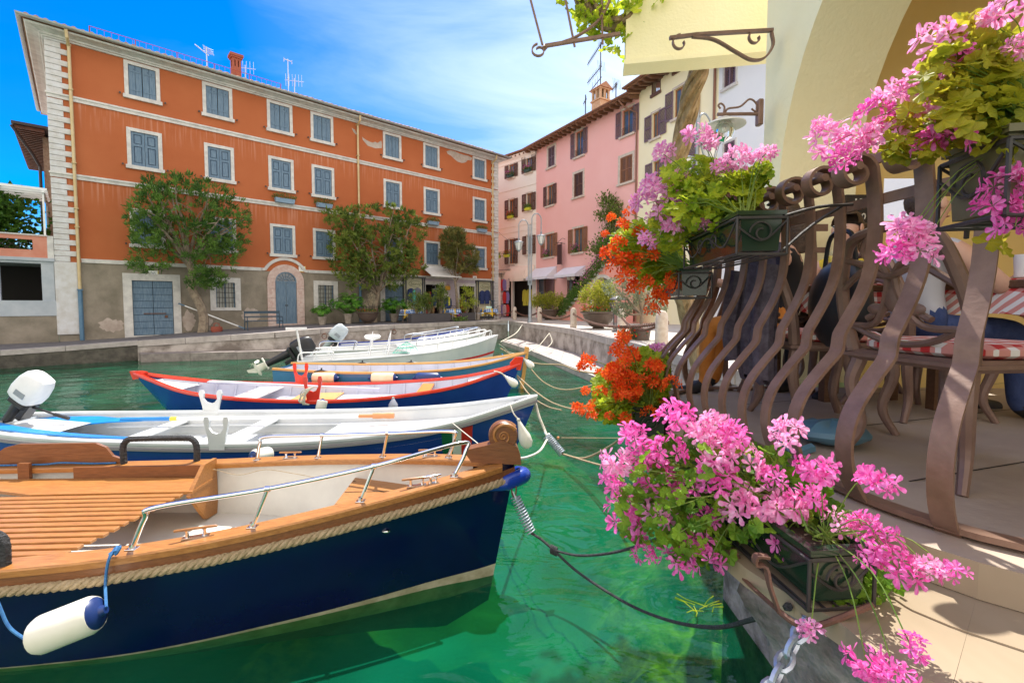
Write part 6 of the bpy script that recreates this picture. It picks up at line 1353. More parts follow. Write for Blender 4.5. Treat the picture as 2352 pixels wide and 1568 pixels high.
class Boat:
 def __init__(s, name, label, bow, stern, hb, sheer, wl=None, rake=.12, srake=0, keel=-.35, transom=True):
  b = Vector((bow[0], bow[1], 0)); t = Vector((stern[0], stern[1], 0)); s.L = (b-t).length; s.ax = (b-t).normalized(); rz = math.atan2(s.ax.y, s.ax.x)
  s.root = thing(name, label, 'boat', (t.x, t.y, 0), rz); s.hb = hb; s.sh = sheer; s.wl = wl or [(0, .86), (.6, .86), (.82, .62), (1, .35)]; s.rake = rake; s.srake = srake; s.keel = keel; s.transom = transom
  s.M = WM[s.root.name]
  def sm(tab):    # smooth lookup by dense catmull
   P = spline([(a, 0, c) for a, c in tab], 8); return [(p.x, p.z) for p in P]
  s.hb_ = sm(hb); s.sh_ = sm(sheer); s.wl_ = sm(s.wl)
 def B(s, t): return max(.012, interp(s.hb_, t))
 def Z(s, t): return interp(s.sh_, t)
 def X(s, t, z):
  x = t*s.L
  zz = (z-.0)/max(.2, s.Z(1)); k = max(0, (t-.8)/.2)**2; x += (zz-1)*s.rake*k*1.0
  if s.srake: k2 = max(0, (.2-t)/.2)**2; x -= (z/max(.2, s.Z(0))-1)*s.srake*k2
  return x
 def P(s, t, sd, f, inset=0.0):
  """surface point: f=1 at the sheer, 0 at waterline, -1 keel; sd=+1 port (far), -1 near"""
  b = s.B(t); zs = s.Z(t); w = interp(s.wl_, t)
  if f >= 0: z = zs*f; y = b*(w+(1-w)*(f**.8))
  else: z = s.keel*(-f)*(1 if t < .93 else (1-t)/.07*.5+.5); y = b*w*(max(0, 1+f)**.6)
  y = max(.004, y-inset); return Vector((s.X(t, z), sd*y, z))
 def hull(s, mats, zones, ns=44, name='hull'):
  """zones: list of (f_low, f_high, mat index)"""
  m = MB(); ts = [i/ns for i in range(ns+1)]
  for z0, z1, mi in zones:
   f0, f1 = (z if not callable(z) else 0 for z in (z0, z1))
   m.mat(mi); F0 = z0 if callable(z0) else (lambda t, q=z0: q); F1 = z1 if callable(z1) else (lambda t, q=z1: q); k = 6 if abs(F1(0)-F0(0)) > .4 else 2
   for sd in (1, -1):
    rows = [[s.P(t, sd, lerp(F0(t), F1(t), j/k)) for t in ts] for j in range(k+1)]; m.grid(rows if sd > 0 else [list(reversed(r)) for r in rows])
  if s.transom:
   m.mat(zones[-1][2]); lv = [-1+2*i/12 for i in range(13)]; m.grid([[s.P(0, sd, f) for f in lv] for sd in (1, -1)])
  return m.build(name, mats, s.root, local=True, ang=50)
 def inner(s, m_, floor, t0=.0, t1=.97, inset=.05, name='inner_planking', floor_m=None, ns=40, fname='floor'):
  m = MB(); ts = [lerp(t0, t1, i/ns) for i in range(ns+1)]
  def pt(t, sd, q):
   ff = floor/s.Z(t); f = lerp(ff, 1, q); p = s.P(t, sd, f, inset); p.z = lerp(floor, s.Z(t)-.005, q); return p
  for sd in (1, -1):
   rows = [[pt(t, sd, j/4) for t in ts] for j in range(5)]; m.grid(rows)
  m.grid([[pt(ts[0], sd, j/4) for j in range(5)] for sd in (1, -1)])
  o = m.build(name, m_, s.root, local=True, ang=50)
  m = MB(); m.grid([[pt(t, sd, 0)+Vector((0, 0, .002)) for t in ts] for sd in (1, -1)]); m.build(fname, floor_m or m_, s.root, local=True); return o
 def gunwale(s, m_, w=.08, h=.04, out=.02, t0=0, t1=1.0, dz=0, name='gunwale', both=True, ns=60):
  for sd in ((1, -1) if both else (-1,)):
   m = MB(); rows = []
   for i in range(ns+1):
    t = lerp(t0, t1, i/ns); p = s.P(t, sd, 1); n = Vector((0, sd, 0)); y1 = abs(p.y)+out; y0 = max(.0, y1-w); z = p.z+dz
    rows.append([Vector((p.x, sd*y1, z)), Vector((p.x, sd*y1, z+h*.75)), Vector((p.x, sd*(y1-.008), z+h)), Vector((p.x, sd*(y0+.008 if y0 > 0 else 0), z+h)), Vector((p.x, sd*y0, z+h*.75)), Vector((p.x, sd*y0, z))])
   m.grid(rows, closed=True); m.addv(rows[0], [(0, 1, 2, 3, 4, 5)]); m.addv(rows[-1], [(5, 4, 3, 2, 1, 0)]); m.build(name, m_, s.root, local=True, ang=30)
 def deck(s, m_, t0, t1, dz=-.02, inset=.04, camber=.03, name='foredeck', ns=14, flat=None):
  m = MB(); rows = []
  for i in range(ns+1):
   t = lerp(t0, t1, i/ns); b = max(.005, s.B(t)-inset); z = (s.Z(t)+dz) if flat is None else flat; x = s.X(t, z); 
   if flat is not None: b = max(.005, abs(s.P(t, 1, z/s.Z(t), inset).y))
   rows.append([Vector((x, b*q, z+camber*(1-q*q))) for q in (-1, -.5, 0, .5, 1)])
  m.grid(rows); m.addv([(r.x, r.y, r.z-.06) for r in rows[0]]+[tuple(r) for r in rows[0]], [(i, i+1, 5+i+1, 5+i) for i in range(4)]); return m.build(name, m_, s.root, local=True, ang=40)
 def thwart(s, t, z, w, m_, name='thwart', th=.03):
  y = abs(s.P(t, 1, z/s.Z(t), .05).y); x = t*s.L; m = MB(); m.box((x-w/2, -y, z), (x+w/2, y, z+th), bev=.006); return m.build(name, m_, s.root, local=True, smooth=False)
 def ribs(s, m_, floor, t0, t1, n, inset=.05):
  for i in range(n):
   t = lerp(t0, t1, i/(n-1))
   for sd in (1, -1):
    pts = []
    for j in range(5):
     q = j/4; f = lerp(floor/s.Z(t), .98, q); p = s.P(t, sd, f, inset+.012); pts.append(p)
    m = MB(); m.strip(pts, (1, 0, 0), .04, .025); m.build('rib', m_, s.root, local=True, smooth=False)
 def W(s, t, y, z): return s.M@Vector((t*s.L, y, z))
 def loc(s, p): return s.M.inverted()@Vector(p)
def twist_rope(mb, pts, R_, pitch, strands=3, n=5, sub=8):
 """laid rope: strands wound round a centre line"""
 P = [Vector(p) for p in pts]; L_ = [0]
 for a, b in zip(P, P[1:]): L_.append(L_[-1]+(b-a).length)
 tot = L_[-1]; N = int(tot/pitch*sub); up = Vector((0, 0, 1)); C = []; j = 0
 for i in range(N+1):
  d = tot*i/N
  while j < len(P)-2 and L_[j+1] < d: j += 1
  t = (d-L_[j])/max(1e-9, L_[j+1]-L_[j]); T = (P[j+1]-P[j]).normalized(); s_ = T.cross(up if abs(T.z) < .9 else Vector((1, 0, 0))).normalized(); C.append((P[j].lerp(P[j+1], t), s_, s_.cross(T), d))
 for k in range(strands): mb.tube([c+s_*math.cos(2*PI*(d/pitch+k/strands))*R_*.5+u*math.sin(2*PI*(d/pitch+k/strands))*R_*.5 for c, s_, u, d in C], R_*.58, n)
def cleat(parent, M, L_, wood=True, name='cleat', m2=None):
 mm = MB()
 def q(pts): return [M@Vector(p) for p in pts]
 mm.box((-L_*.32, -.018, 0), (L_*.32, .018, .008), M)
 for x in (-L_*.2, L_*.2): mm.tube(q([(x, 0, 0), (x, 0, .035), (x, 0, .05)]), [.014, .008, .013], 8)
 o = mm.build(name, steel, parent); mm = MB(); mm.tube(q([(-L_*.5, 0, .055), (-L_*.45, 0, .056), (L_*.45, 0, .056), (L_*.5, 0, .055)]), [.006, .0085, .0085, .006], 8); mm.build('cleat_bar', (m2 or teak) if wood else steel, o); return o
def fender(name, label, a, b, r, body_m, end_m, cat_='fender', group=None, tear=False):
 a, b = Vector(a), Vector(b); L_ = (b-a).length; R_ = (b-a).to_track_quat('Z', 'Y').to_matrix().to_4x4(); M = Matrix.Translation(a)@R_; root = thing(name, label, cat_, tuple(a), 0, group); mm = MB()
 if tear:
  mm.lathe([(.0, 0), (r*.6, L_*.04), (r, L_*.2), (r*.95, L_*.42), (r*.45, L_*.75), (r*.22, L_*.93), (0, L_)], n=16, M=M); mm.build('body', body_m, root); mm = MB(); mm.lathe([(r*.25, L_*.92), (r*.28, L_*1.0), (0, L_*1.03)], n=10, M=M); mm.build('eye', end_m, root); return root
 mm.lathe([(r*.88, L_*.13), (r, L_*.2), (r, L_*.5), (r, L_*.8), (r*.88, L_*.87)], n=20, M=M); mm.build('body', body_m, root)
 for s0, sg in ((0, 1), (L_, -1)):
  mm = MB(); pr = [(.0, 0), (r*.22, 0), (r*.26, L_*.03), (r*.3, L_*.06), (r*.55, L_*.085), (r*.82, L_*.12), (r*.93, L_*.16)]; pr = [(q, s0+sg*z) for q, z in pr]
  if sg < 0: pr = pr[::-1]
  mm.lathe(pr, n=20, M=M); mm.build('end_cap', end_m, root)
 return root
def rope(name, label, pts, r, m_, sm=6, cat_='rope', group=None):
 mm = MB(); mm.tube(spline(pts, sm), r, 6); return tag(mm.build(name, m_), label, cat_, group)
# ===== boat 1: navy wooden launch in the foreground =====
b1 = Boat('wooden_launch', 'large navy blue wooden launch with varnished deck and carved scroll bow in the foreground', (.02, 3.62), (-6.5, 3.28),
          [(0, .72), (.2, .90), (.4, .95), (.58, .90), (.67, .83), (.76, .69), (.87, .44), (.95, .21), (1, .03)], [(0, .66), (.3, .60), (.55, .62), (.68, .67), (.78, .73), (.88, .80), (1, .88)],
          wl=[(0, .9), (.55, .90), (.75, .74), (.84, .62), (.93, .45), (1, .5)], rake=.17, keel=-.42)
bt_ = lambda t: .035+.075*max(0, (t-.72)/.28)**1.3
b1.hull([navy, antif, quay_dark], [(-1, -.30, 2), (-.30, bt_, 1), (bt_, 1, 0)], ns=60)
b1.inner(liner, .2, .02, .95, .06)
b1.gunwale(teak, .155, .045, .03, 0, .985)
mm = MB(); 
for sd in (1, -1):      # dark rubbing strake under the cap
 rows = []
 for i in range(61):
  p = b1.P(i/60, sd, 1); rows.append([Vector((p.x, sd*(abs(p.y)+.005), p.z-.05)), Vector((p.x, sd*(abs(p.y)+.024), p.z-.05)), Vector((p.x, sd*(abs(p.y)+.024), p.z-.001)), Vector((p.x, sd*(abs(p.y)+.005), p.z-.001))])
 mm.grid(rows, closed=True)
mm.build('rubbing_strake', teak_d, b1.root, local=True, smooth=False)
mm = MB(); pts = []
for i in range(81):
 t = .30+.70*i/80; p = b1.P(t, -1, 1); p.y -= .034; p.z -= .075; pts.append(p)
twist_rope(mm, pts, .029, .135, 3, 7, 8); mm.build('rope_fendering', rope_m, b1.root, local=True)
b1.deck(teak, .785, .97, flat=.60, camber=0, inset=.06, name='foredeck')
mm = MB()
for i in range(5): y = -.5+i*.24; te = max([q/200 for q in range(158, 188) if b1.B(q/200)*.72 > abs(y)+.02] or [.79]); mm.box((b1.L*.786, y, .6025), (b1.L*te, y+.006, .604))
mm.build('deck_seams', dark_in, b1.root, local=True, smooth=False)
# bow block, scroll and stem
mm = MB(); xb_ = b1.L
def bs(x, z): return (x, z)
pl_ = [(xb_-.34, .93), (xb_-.38, .99), (xb_-.36, 1.03), (xb_-.22, 1.06), (xb_-.10, 1.10), (xb_+.02, 1.04), (xb_+.045, .97), (xb_+.05, .90)]
mm.prism([(x, -.055, z) for x, z in pl_], (0, .11, 0)); mm.build('stem_head', teak_d, b1.root, local=True, ang=20)
cs = Vector((xb_-.09, 0, 1.125)); mm = MB(); Rs = .115
mm.lathe([(.0, -.045), (Rs*.92, -.045), (Rs, -.03), (Rs, .03), (Rs*.92, .045), (0, .045)], n=30, M=Matrix.Translation(cs)@Matrix.Rotation(PI/2, 4, 'X'))
sc_ = mm.build('scroll', teak_d, b1.root, local=True); 
for sd in (-1, 1):
 mm = MB(); sp = []; rr = []
 for k in range(90):
  a = k/90*2*PI*2.6; r_ = Rs*.93*math.exp(-a*.155); sp.append(cs+Vector((math.cos(a+.5)*r_, sd*.045, math.sin(a+.5)*r_))); rr.append(max(.006, .018*r_/Rs))
 mm.tube(sp, rr, 7); mm.build('spiral', teak, sc_, local=True)
# seat deck of slats, solid plank and supports
x1 = b1.loc((-2.74, 3.5, 0)).x; zt_ = .53
mm = MB(); mm.prism([(x1+.02, .42, zt_), (x1+.02, .75, zt_), (x1-2.4, .82, zt_), (x1-3.4, .82, zt_), (x1-3.4, .55, zt_), (x1-1.75, .55, zt_), (x1-1.3, .42, zt_)], (0, 0, .025)); mm.build('seat_plank', teak, b1.root, local=True, smooth=False)
for i in range(15):
 y = .36-i*.082; xe = x1-.03-.012*i-(.15 if i == 13 else 0)+random.uniform(-.006, .006); mm = MB(); mm.box((x1-3.4, y-.027, zt_), (xe, y+.027, zt_+.024), bev=.004); mm.build('seat_slat', teak, b1.root, local=True, smooth=False)
mm = MB(); mm.prism([(x1-.02, .80, .20), (x1-.02, .80, .72), (x1-.02, .62, .72), (x1-.02, .40, .52), (x1-.02, .62, .22)], (.035, 0, 0)); mm.build('bracket', teak, b1.root, local=True, smooth=False)
mm = MB(); mm.box((x1-1.25, .775, zt_+.02), (x1-.08, .80, .66)); mm.build('side_board', teak_d, b1.root, local=True, smooth=False)
mm = MB(); mm.box((x1-1.75, .79, zt_), (x1-1.65, .82, .70)); mm.build('post', teak_d, b1.root, local=True, smooth=False)
for y in (-.75, 0, .5): mm = MB(); mm.box((x1-3.4, y, zt_-.05), (x1-.25, y+.03, zt_-.001)) if y == 9 else mm.box((x1-.4-abs(y), -.8, zt_-.05), (x1-.35-abs(y), .78, zt_-.001)); mm.build('bearer', teak_d, b1.root, local=True, smooth=False)
# backrest board and rope wrapped grab handle on the far gunwale
def farP(px, py, t_guess): pass
def railpt(px, sd, dz=0.0, inset=0.0):
 """gunwale point of boat 1 seen at picture column px"""
 best = None
 for i in range(400):
  t = i/400; p = b1.P(t, sd, 1, inset); p.z += .045+dz; q = proj(b1.M@p)
  if best is None or abs(q[0]-px) < best[0]: best = (abs(q[0]-px), p, t)
 return best[1].copy(), best[2]
pA, _ = railpt(0, 1); pB, _ = railpt(287, 1); mm = MB(); hgt = .20
poly = [(pA.x-1.2, pA.z), (pB.x, pB.z), (pB.x, pB.z+.05), (pB.x-.07, pB.z+.075), (pB.x-.13, pB.z+.16), (pB.x-.22, pB.z+hgt), (pA.x+.2, pA.z+hgt), (pA.x+.08, pA.z+hgt-.03), (pA.x-.02, pA.z+.1), (pA.x-.2, pA.z+.06), (pA.x-1.2, pA.z+.05)]
mm.prism([(x, pB.y-.05, z) for x, z in poly], (0, .028, 0)); mm.build('backrest_board', teak_d, b1.root, local=True, smooth=False)
def handle(xa_, xb__, y, z, h, r_, nm='rope_wrapped_handle'):
 mm = MB(); P = spline([(xa_, y, z), (xa_, y, z+h*.7), (xa_+.04, y, z+h*.95), (xa_+.12, y, z+h), (xb__-.12, y, z+h), (xb__-.04, y, z+h*.95), (xb__, y, z+h*.7), (xb__, y, z)], 5); mm.tube(P, r_*.8, 8); twist_rope(mm, P, r_, .035, 3, 5, 6); return mm.build(nm, rope_k, b1.root, local=True)
p1, _ = railpt(295, 1); p2, _ = railpt(457, 1); handle(p1.x, p2.x, p1.y-.05, p1.z, .235, .028)
p1, _ = railpt(-260, -1); p2, _ = railpt(-4, -1); handle(p1.x, p2.x, p1.y+.06, p1.z, .2, .028)
# stainless rails
def ssrail(pxs, sd, h, r_=.0145, lean=.05, nm='grab_rail'):
 base = []
 for px in pxs: p, _ = railpt(px, sd); p.y -= sd*.06; base.append(p)
 top = [p+Vector((lean, -sd*.02, h)) for p in base]
 a, b = base[0], base[-1]; P = [a, a.lerp(top[0], .75)+Vector((.00, 0, 0)), top[0]+Vector((.05, 0, .008))]+top[1:-1]+[top[-1]+Vector((-.04, 0, .01)), top[-1].lerp(b, .22)+Vector((.015, 0, 0)), b]
 P2 = spline(P, 7); mm = MB(); mm.tube(P2, r_, 12); o = mm.build(nm, steel, b1.root, local=True)
 for p, q in zip(base[1:-1], top[1:-1]): mm = MB(); mm.tube([p, q], r_*.85, 10); mm.lathe([(.018, -.016), (.018, .016)], (0, 0, 0), 10, Matrix.Translation(q)@Matrix.Rotation(PI/2, 4, 'Y')); mm.build('stanchion', steel, o, local=True)
 for p in base: mm = MB(); mm.box((p.x-.03, p.y-.024, p.z), (p.x+.03, p.y+.024, p.z+.006), bev=.002); mm.lathe([(.019, .006), (.016, .03)], tuple(p), 10); mm.build('rail_foot', steel, o, local=True, smooth=True)
ssrail([282, 568, 823, 1040], -1, .235, lean=.09); ssrail([598, 735, 882, 1030], 1, .215, lean=.05)
for px, L_ in ((432, .22), (955, .20)): p, _ = railpt(px, -1); p.y += .075; cleat(b1.root, b1.M@Matrix.Translation(p)@Matrix.Rotation(.28, 4, 'Z'), L_*1.05)
p, _ = railpt(985, -1); p.y += .05; p.x += .02; cleat(b1.root, b1.M@Matrix.Translation(p)@Matrix.Rotation(.3, 4, 'Z'), .11, False)
for px, L_ in ((672, .2), (990, .2)): p, _ = railpt(px, 1); p.y -= .05; cleat(b1.root, b1.M@Matrix.Translation(p), L_)
p = b1.P(.86, -1, .74); mm = MB(); mm.ball(p+Vector((0, -.004, 0)), .03, 10, (1, .6, .45)); mm.build('drain_fitting', steel, b1.root, local=True)
# items hanging on boat 1
xs = b1.L; mm = MB(); Pn = [b1.M@Vector(v) for v in ((xs-.24, -.13, .74), (xs-.12, -.10, .765), (xs, -.06, .79), (xs+.07, .0, .80), (xs+.02, .06, .79), (xs-.12, .11, .78))]
bf = thing('bow_fender', 'royal blue sausage fender wrapped round the scroll bow of the navy launch', 'fender', tuple(Pn[2])); mm.tube(spline(Pn, 6), [lerp(.012, .062, min(1, k/8)) if k < 8 else (.062 if k < 24 else lerp(.062, .02, (k-24)/7)) for k in range(31)], 14); mm.build('body', mat('glossy_blue_vinyl', (.01, .045, .32), .2, coat=.4), bf)
mm = MB()
rg = random.Random(3)
for k in range(14): a = Pn[0]; mm.tube([a, a+Vector((rg.uniform(-.07, -.01), rg.uniform(-.02, .01), rg.uniform(-.015, .02)))], .0022, 4)
mm.build('frayed_red_cord', MATS['garment_red'], bf)
fA = AY(62, 1470, 2.36); fB = AY(244, 1398, 2.44); fender('fender', 'fat cream fender with navy ends hanging at the left end of the navy launch', fA, fB, .098, fender_w, fender_b)
pr, _ = railpt(276, -1); pr = b1.M@pr; rope('fender_line', 'blue line from the steel rail foot down to the fat cream fender', [pr+Vector((-.02, -.01, .05)), pr+Vector((-.02, -.06, 0)), pr+Vector((-.03, -.075, -.12)), fB+Vector((.0, .0, .01))], .0075, rope_b)
mm = MB(); rg = random.Random(4); c = pr+Vector((-.015, -.02, .03)); mm.tube(spline([c+Vector((rg.uniform(-.022, .022), rg.uniform(-.022, .022), rg.uniform(-.03, .035))) for k in range(9)], 5), .0085, 6); tag(mm.build('rope_knot', rope_b), 'blue knot tied round the steel rail foot above the cream fender', 'knot')
rope('fender_line', 'blue line at the far left edge leading to the lower end of the cream fender', [AY(-25, 1330, 2.38), AY(0, 1395, 2.37), AY(22, 1440, 2.36), fA], .0075, rope_b)
p1, _ = railpt(0, 1); p2, _ = railpt(280, 1); q = [b1.M@(p+Vector((0, -.06, .012))) for p in (p1+Vector((-.5, 0, 0)), p1, p1.lerp(p2, .4), p1.lerp(p2, .55), p1.lerp(p2, .8), p2)]; q[3].z += .012; rope('deck_line', 'blue line lying along the foot of the brown backrest board', q, .008, rope_b)
# thin wires inside the far bulwark
rope('thin_cords', 'thin yellow cords drooping along the white inner side of the navy launch', [AY(490, 1077, 3.98), AY(550, 1090, 3.95), AY(610, 1078, 3.95), AY(680, 1088, 3.93), AY(735, 1098, 3.9)], .0028, rope_m, 6)
# ===== springs and mooring lines of boat 1 =====
def coil(name, label, a, b, R_, turns, wr, m_=galv, group=None):
 a, b = Vector(a), Vector(b); T = (b-a).normalized(); s_ = T.orthogonal().normalized(); u = T.cross(s_); N = int(turns*14); root = thing(name, label, 'spring', tuple(a), 0, group)
 mm = MB(); mm.tube([a.lerp(b, i/N)+(s_*math.cos(2*PI*i/14)+u*math.sin(2*PI*i/14))*R_ for i in range(N+1)], wr, 6); mm.build('coil', m_, root)
 mm = MB(); mm.tube([a-T*R_*1.2, a.lerp(b, .5)+s_*R_*.4, b+T*R_*.6], wr*.8, 5); mm.tube([b+T*R_*.6, a.lerp(b, .5)-s_*R_*.4, a-T*R_*1.2], wr*.8, 5); mm.build('draw_bar', m_, root); return root
A = AY(1178, 1105, 3.52); B_ = AY(1183, 1140, 3.50); C_ = AY(1219, 1222, 3.42); D_k = AY(1272, 1263, 3.32)
mm = MB(); 
ring = [A.lerp(B_, .5)+Vector((.018*math.cos(2*PI*k/12), .0, .062*math.sin(2*PI*k/12))) for k in range(12)]; mm.tube(ring, .006, 6, closed=True); tag(mm.build('shackle', rust), 'rusty shackle between the blue bow fender and the mooring spring', 'shackle')
coil('mooring_spring', 'shiny coiled mooring spring below the scroll bow of the navy launch', B_, C_, .036, 13, .0058, galv)
E_ = AY(1246, 1240, 3.38); rope('mooring_rope', 'doubled dark rope loop from the mooring spring to the big knot', [C_, E_.lerp(C_, .5), E_, D_k], .011, rope_k)
mm = MB(); rg = random.Random(9)
for k in range(4): c = D_k+Vector((.012*(k-1.5), 0, -.006*(k-1.5))); mm.tube([c+Vector((.006*math.cos(2*PI*i/10), .022*math.cos(2*PI*i/10), .026*math.sin(2*PI*i/10))) for i in range(10)], .009, 6, closed=True)
tag(mm.build('rope_knot', rope_k), 'big black knot where the launch mooring rope divides in two', 'knot')
rope('mooring_rope', 'black mooring rope from the knot to the wall hidden under the pink geraniums', [D_k, AY(1330, 1275, 3.2), AY(1410, 1268, 3.0), AY(1500, 1240, 2.75), AY(1600, 1190, 2.5)], .0095, rope_k)
rope('mooring_rope', 'long dark mooring rope sagging over the green water to the flower bracket', [D_k, AY(1330, 1315, 3.15), AY(1440, 1385, 2.85), AY(1540, 1425, 2.5), AY(1640, 1440, 2.15), AY(1720, 1424, 1.8), AY(1775, 1404, 1.25), AY(1812, 1392, 1.07)], .0095, rope_k)
# ===== generic smaller parts =====
def oarlock(bt, t, sd, h, w, m_, name='oar_fork', xoff=0, th=.035, down=.12, neck=.45):
 """U-shaped wooden board standing on the gunwale (forcola)"""
 p = bt.P(t, sd, 1); p.y -= sd*.02; P = []
 def a(x, z): return (p.x+xoff+x, p.y, p.z+z)
 o = [(-w*.30, -down), (-w*.36, h*.3), (-w*.5, h*.85), (-w*.46, h), (-w*.32, h), (-w*.27, h*.86), (-w*.30, h*.62), (-w*.18, h*.47), (0, h*.42), (w*.18, h*.47), (w*.30, h*.62), (w*.27, h*.86), (w*.32, h), (w*.46, h), (w*.5, h*.85), (w*.36, h*.3), (w*.30, -down)]
 # split into quads so the concave outline fills properly
 mm = MB(); n = len(o)//2
 L_ = o[:n]; R_ = list(reversed(o[n+1:])); mid = o[n]
 L2 = [o[0], o[1], o[2], o[3], o[4], o[5], o[6], o[7], o[8]]
 for sgn in (1, -1):
  q = [(-abs(x)*sgn, z) for x, z in o[:9]]
  polys = [[q[0], (0, q[0][1]), (0, q[8][1]), q[1]], [q[1], (0, q[8][1]), q[7]], [q[1], q[7], q[6], q[2]], [q[2], q[6], q[5], q[3]], [q[3], q[5], q[4]]]
  for pl in polys: mm.prism([a(x, z) for x, z in pl], (0, th*-1, 0))
 return mm.build(name, m_, bt.root, local=True, smooth=False)
def outboard(bt, x, y, z, tilt, cowl_m, leg_m, s=1.0, yaw=0, tiller=False, lower_m=None, decal=False):
 M = Matrix.Translation((x, y, z))@Matrix.Rotation(yaw, 4, 'Z')@Matrix.Rotation(tilt, 4, 'Y')@Matrix.Scale(s, 4)
 mm = MB()
 # cowling: rounded tapered block, stacked superellipse sections
 sec = [(-.02, .16, .13), (.02, .20, .155), (.14, .215, .165), (.30, .20, .155), (.40, .165, .13), (.44, .10, .08)]; rows = []
 for zz, a_, b_ in sec:
  r = []
  for k in range(24):
   an = 2*PI*k/24; c_, s_ = math.cos(an), math.sin(an); e = .55; r.append(M@Vector((-.06+.03*zz+a_*math.copysign(abs(c_)**e, c_), b_*math.copysign(abs(s_)**e, s_), zz)))
  rows.append(r)
 mm.grid(rows, closed=True); mm.addv(rows[-1], [tuple(range(24))]); mm.addv(rows[0], [tuple(reversed(range(24)))]); o = mm.build('outboard_motor', cowl_m, bt.root, local=True, ang=40)
 mm = MB(); mm.box((-.19, -.12, -.12), (.10, .12, -.02), M, bev=.03); mm.box((.05, -.09, -.28), (.13, .09, .0), M, bev=.01); mm.build('bracket', black_m, o, local=True)
 mm = MB(); rows = []
 for zz, a_, b_, xo in ((-.1, .09, .06, -.07), (-.35, .075, .05, -.07), (-.6, .065, .04, -.08)): rows.append([M@Vector((xo+a_*math.cos(2*PI*k/14), b_*math.sin(2*PI*k/14), zz)) for k in range(14)])
 mm.grid(rows, closed=True); mm.build('leg', leg_m, o, local=True); mm = MB(); lm = lower_m or leg_m
 mm.box((-.24, -.09, -.62), (.02, .09, -.60), M); rows = []
 for zz, a_, b_ in ((-.6, .07, .035), (-.72, .08, .03), (-.78, .08, .03)): rows.append([M@Vector((-.08+a_*math.cos(2*PI*k/14), b_*math.sin(2*PI*k/14), zz)) for k in range(14)])
 mm.grid(rows, closed=True); mm.tube([M@Vector(v) for v in ((.08, 0, -.80), (.03, 0, -.80), (-.14, 0, -.80), (-.20, 0, -.80))], [.01, .045, .05, .035], 12); mm.prism([M@Vector(v) for v in ((-.0, -.008, -.82), (-.12, -.008, -.82), (-.16, -.008, -.98), (-.10, -.008, -.98))], (M.to_3x3()@Vector((0, .016, 0)))); mm.build('lower_unit', lm, o, local=True)
 mm = MB()
 for k in range(3):
  a0 = 2*PI*k/3; R3 = M@Matrix.Translation((-.215, 0, -.80))@Matrix.Rotation(a0, 4, 'X'); mm.addv([R3@Vector(v) for v in ((.01, -.02, .02), (-.03, .03, .02), (-.035, .065, .09), (-.01, .03, .125), (.025, -.035, .10))], [(0, 1, 2, 3, 4)])
 mm.build('propeller', lm, o, local=True)
 if decal: mm = MB(); mm.box((-.12, -.168, .08), (.04, -.16, .16), M); mm.build('grille', MATS['lamp_grey'], o, local=True, smooth=False)
 if tiller: mm = MB(); mm.tube([M@Vector(v) for v in ((.12, 0, -.04), (.32, .02, .02), (.45, .02, .06))], [.02, .016, .016], 8); mm.tube([M@Vector(v) for v in ((.42, .02, .05), (.62, .03, .12))], .026, 10); mm.build('tiller', black_m, o, local=True)
 return o
def tpx(bt, px, sd, f=1.0):
 best = None
 for i in range(500):
  t = i/500; q = proj(bt.M@bt.P(t, sd, f)); 
  if best is None or abs(q[0]-px) < best[0]: best = (abs(q[0]-px), t)
 return best[1]
# ===== boat 2: white and royal blue with the tricolour =====
b2 = Boat('rowing_boat', 'long white and royal blue rowing boat with green white red stripe on its bow', (.36, 6.5), (-7.2, 6.42),
          [(0, .42), (.12, .66), (.3, .84), (.5, .91), (.65, .86), (.78, .72), (.87, .53), (.95, .25), (1, .02)], [(0, .52), (.2, .46), (.5, .44), (.7, .49), (.85, .61), (1, .85)], rake=.35, wl=[(0, .85), (.5, .85), (.75, .68), (.9, .40), (1, .4)])
b2.hull([royal, antif, boat_white], [(-1, -.1, 1), (-.1, .05, 2), (.05, .88, 0), (.88, 1, 2)], ns=54)
b2.inner(boat_white, .14, .02, .96, .05); b2.gunwale(boat_white, .085, .035, .015)
mm = MB()
for sd in (1, -1):
 rows = []
 for i in range(61):
  p = b2.P(i/60, sd, 1); rows.append([Vector((p.x, sd*(abs(p.y)+.0), p.z-.075)), Vector((p.x, sd*(abs(p.y)+.022), p.z-.07)), Vector((p.x, sd*(abs(p.y)+.022), p.z-.045)), Vector((p.x, sd*(abs(p.y)+.0), p.z-.04))])
 mm.grid(rows, closed=True)
mm.build('rubbing_strake', mat('grey_strake', (.22, .21, .22), .6), b2.root, local=True, smooth=False)
b2.deck(boat_white, .60, .97, -.16, .06, .03); b2.deck(boat_white, .0, .14, -.05, .05, .01, 'stern_deck')
for t in (.27, .45): b2.thwart(t, .32, .22, boat_white)
mm = MB()
for sd in (1, -1): 
 pts = [b2.P(lerp(.14, .60, i/16), sd, .62, .07) for i in range(17)]; mm.strip(pts, (0, 1, 0), .12, .02)
mm.build('side_bench', boat_white, b2.root, local=True, smooth=False)
for (ta, tb_, mi) in ((tpx(b2, 1016, -1, .5), tpx(b2, 1039, -1, .5), 0), (tpx(b2, 1039, -1, .5), tpx(b2, 1060, -1, .5), 1), (tpx(b2, 1060, -1, .5), tpx(b2, 1083, -1, .5), 2)):      # tricolour painted on the bow
 mm = MB(); rows = [[b2.P(lerp(ta, tb_, i/3), -1, lerp(.18, .86, j/6))+Vector((0, -.004, 0)) for i in range(4)] for j in range(7)]; mm.grid(rows)
 mm.build('bow_stripe', [mat('flag_green', (.01, .13, .06), .4), mat('flag_white', (.75, .76, .74), .4), mat('flag_red', (.62, .02, .02), .4)][mi], b2.root, local=True)
